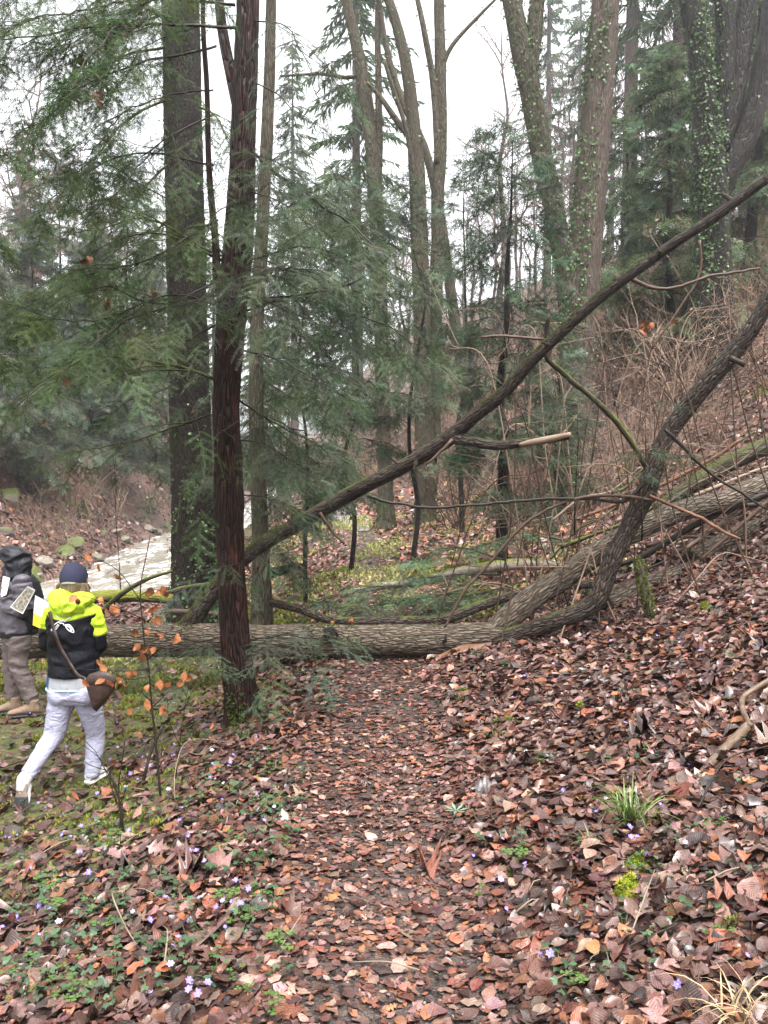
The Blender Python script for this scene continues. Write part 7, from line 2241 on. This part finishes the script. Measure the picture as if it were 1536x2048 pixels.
V, F = fuse([etube([hm_ + np.array(c) for c in ((.05, 0, -.19), (.06, 0, -.11), (.055, 0, -.03), (.035, 0, .05), (.005, 0, .10), (-.02, 0, .125))], [.13, .115, .125, .13, .10, .04], [.14, .11, .115, .115, .09, .04]), ], .012, 5)
m_ = (V[:, 0] - hm_[0]) < -.055
V[m_, 0] = hm_[0] - .055 + (V[m_, 0] - hm_[0] + .055) * .12
V = add_folds(V, .024, 8, 10, 6)
fc = V[F].mean(1)
F = F[~((fc[:, 0] < hm_[0] - .035) & (np.hypot(fc[:, 1] - hm_[1], (fc[:, 2] - hm_[2]) * .85 + .01) < .085))]
mobj('hood', V, F, bk, mj)
pk = cloth('black_backpack', (0.010, 0.010, 0.014), 0.55, 14, 0.015)
pack = thing('backpack', 'flat black backpack on the hooded person', 'backpack', Mn(72, 1262))
V, F = fuse([etube([Mn(66, 1258), Mn(68, 1235), Mn(67, 1195), Mn(60, 1165), Mn(56, 1150)], [.06, .085, .08, .065, .03], [.13, .15, .15, .14, .09])], .013, 5)
mobj('sack', V, F, pk, pack)
V, F, bc = tube(np.array([Mn(52, 1152, -.13), Mn(34, 1160, -.17), Mn(20, 1190, -.17), Mn(36, 1232, -.19), Mn(60, 1245, -.13)]), .012, 8); mobj('strap', V, F, pk, pack)
tt = cloth('taupe_trousers', (0.145, 0.115, 0.11), 0.7, 14, 0.016, (1, 1, 1.4))
tp = [etube([Mn(34, 1255), Mn(34, 1285)], [.12, .125], [.16, .16])]
for s_ in 'nf':
    tp.append(limb([K[s_ + 'hip'], K[s_ + 'hip'] * .5 + K[s_ + 'kn'] * .5, K[s_ + 'kn'], K[s_ + 'kn'] * .5 + K[s_ + 'an'] * .5, K[s_ + 'an'] - UPV * .0], [.105, .092, .078, .07, .068]))
V, F = fuse(tp, .012, 4)
V = add_folds(V, .016, 6, 14, 9)
mobj('trousers', V, F, tt, man)
BT = cloth('tan_boot', (0.24, 0.165, 0.115), 0.7, 50, 0.004)
for s_, hx, tx_, dd in (('n', 80, 34, -.06), ('f', 44, -6, .10)):
    h_, t_ = Mn(hx, 1430, dd), Mn(tx_, 1434, dd - .06)
    h_[2] = G(h_[0], h_[1])[2] + .015; t_[2] = G(t_[0], t_[1])[2] + .012
    d_ = (t_ - h_); t_ = h_ + d_ / np.linalg.norm(d_) * .29
    b_ = shoe(man, h_, t_, UPV, .11, BT, [SG.m, SG.m], 'boot', .06)
CARD = Mat('white_card', .5); CARD.color((.72, .72, .78))
sheet('white_card', 'white card held upright by the hooded person', [Mn(1, 1196, -.16), Mn(13, 1190, -.22), Mn(19, 1156, -.22), Mn(8, 1152, -.16)], CARD.m)
PH = Mat('printed_photo_sheet', .3)
uvn = PH.node('TexCoord').outputs['UV']
nz = PH.noise(PH.mapping(uvn, (4, 7, 1)), 1.4, 4, .6)
su = PH.node('SeparateXYZ', Vector=uvn)
ed = PH.math('MAXIMUM', PH.math('GREATER_THAN', PH.math('ABSOLUTE', PH.math('SUBTRACT', su.outputs['X'], .5)), .44), PH.math('GREATER_THAN', PH.math('ABSOLUTE', PH.math('SUBTRACT', su.outputs['Y'], .5)), .46))
PH.color(PH.mix(ed, PH.ramp(nz, [(.3, (.04, .07, .06)), (.45, (.16, .22, .20)), (.55, (.42, .30, .20)), (.7, (.60, .62, .66))]), (.7, .7, .74)))
sheet('photo_sheet', 'printed photo sheet tucked under the arm of the hooded person', [Mn(20, 1214, -.30), Mn(46, 1228, -.29), Mn(70, 1180, -.28), Mn(56, 1172, -.29)], PH.m)
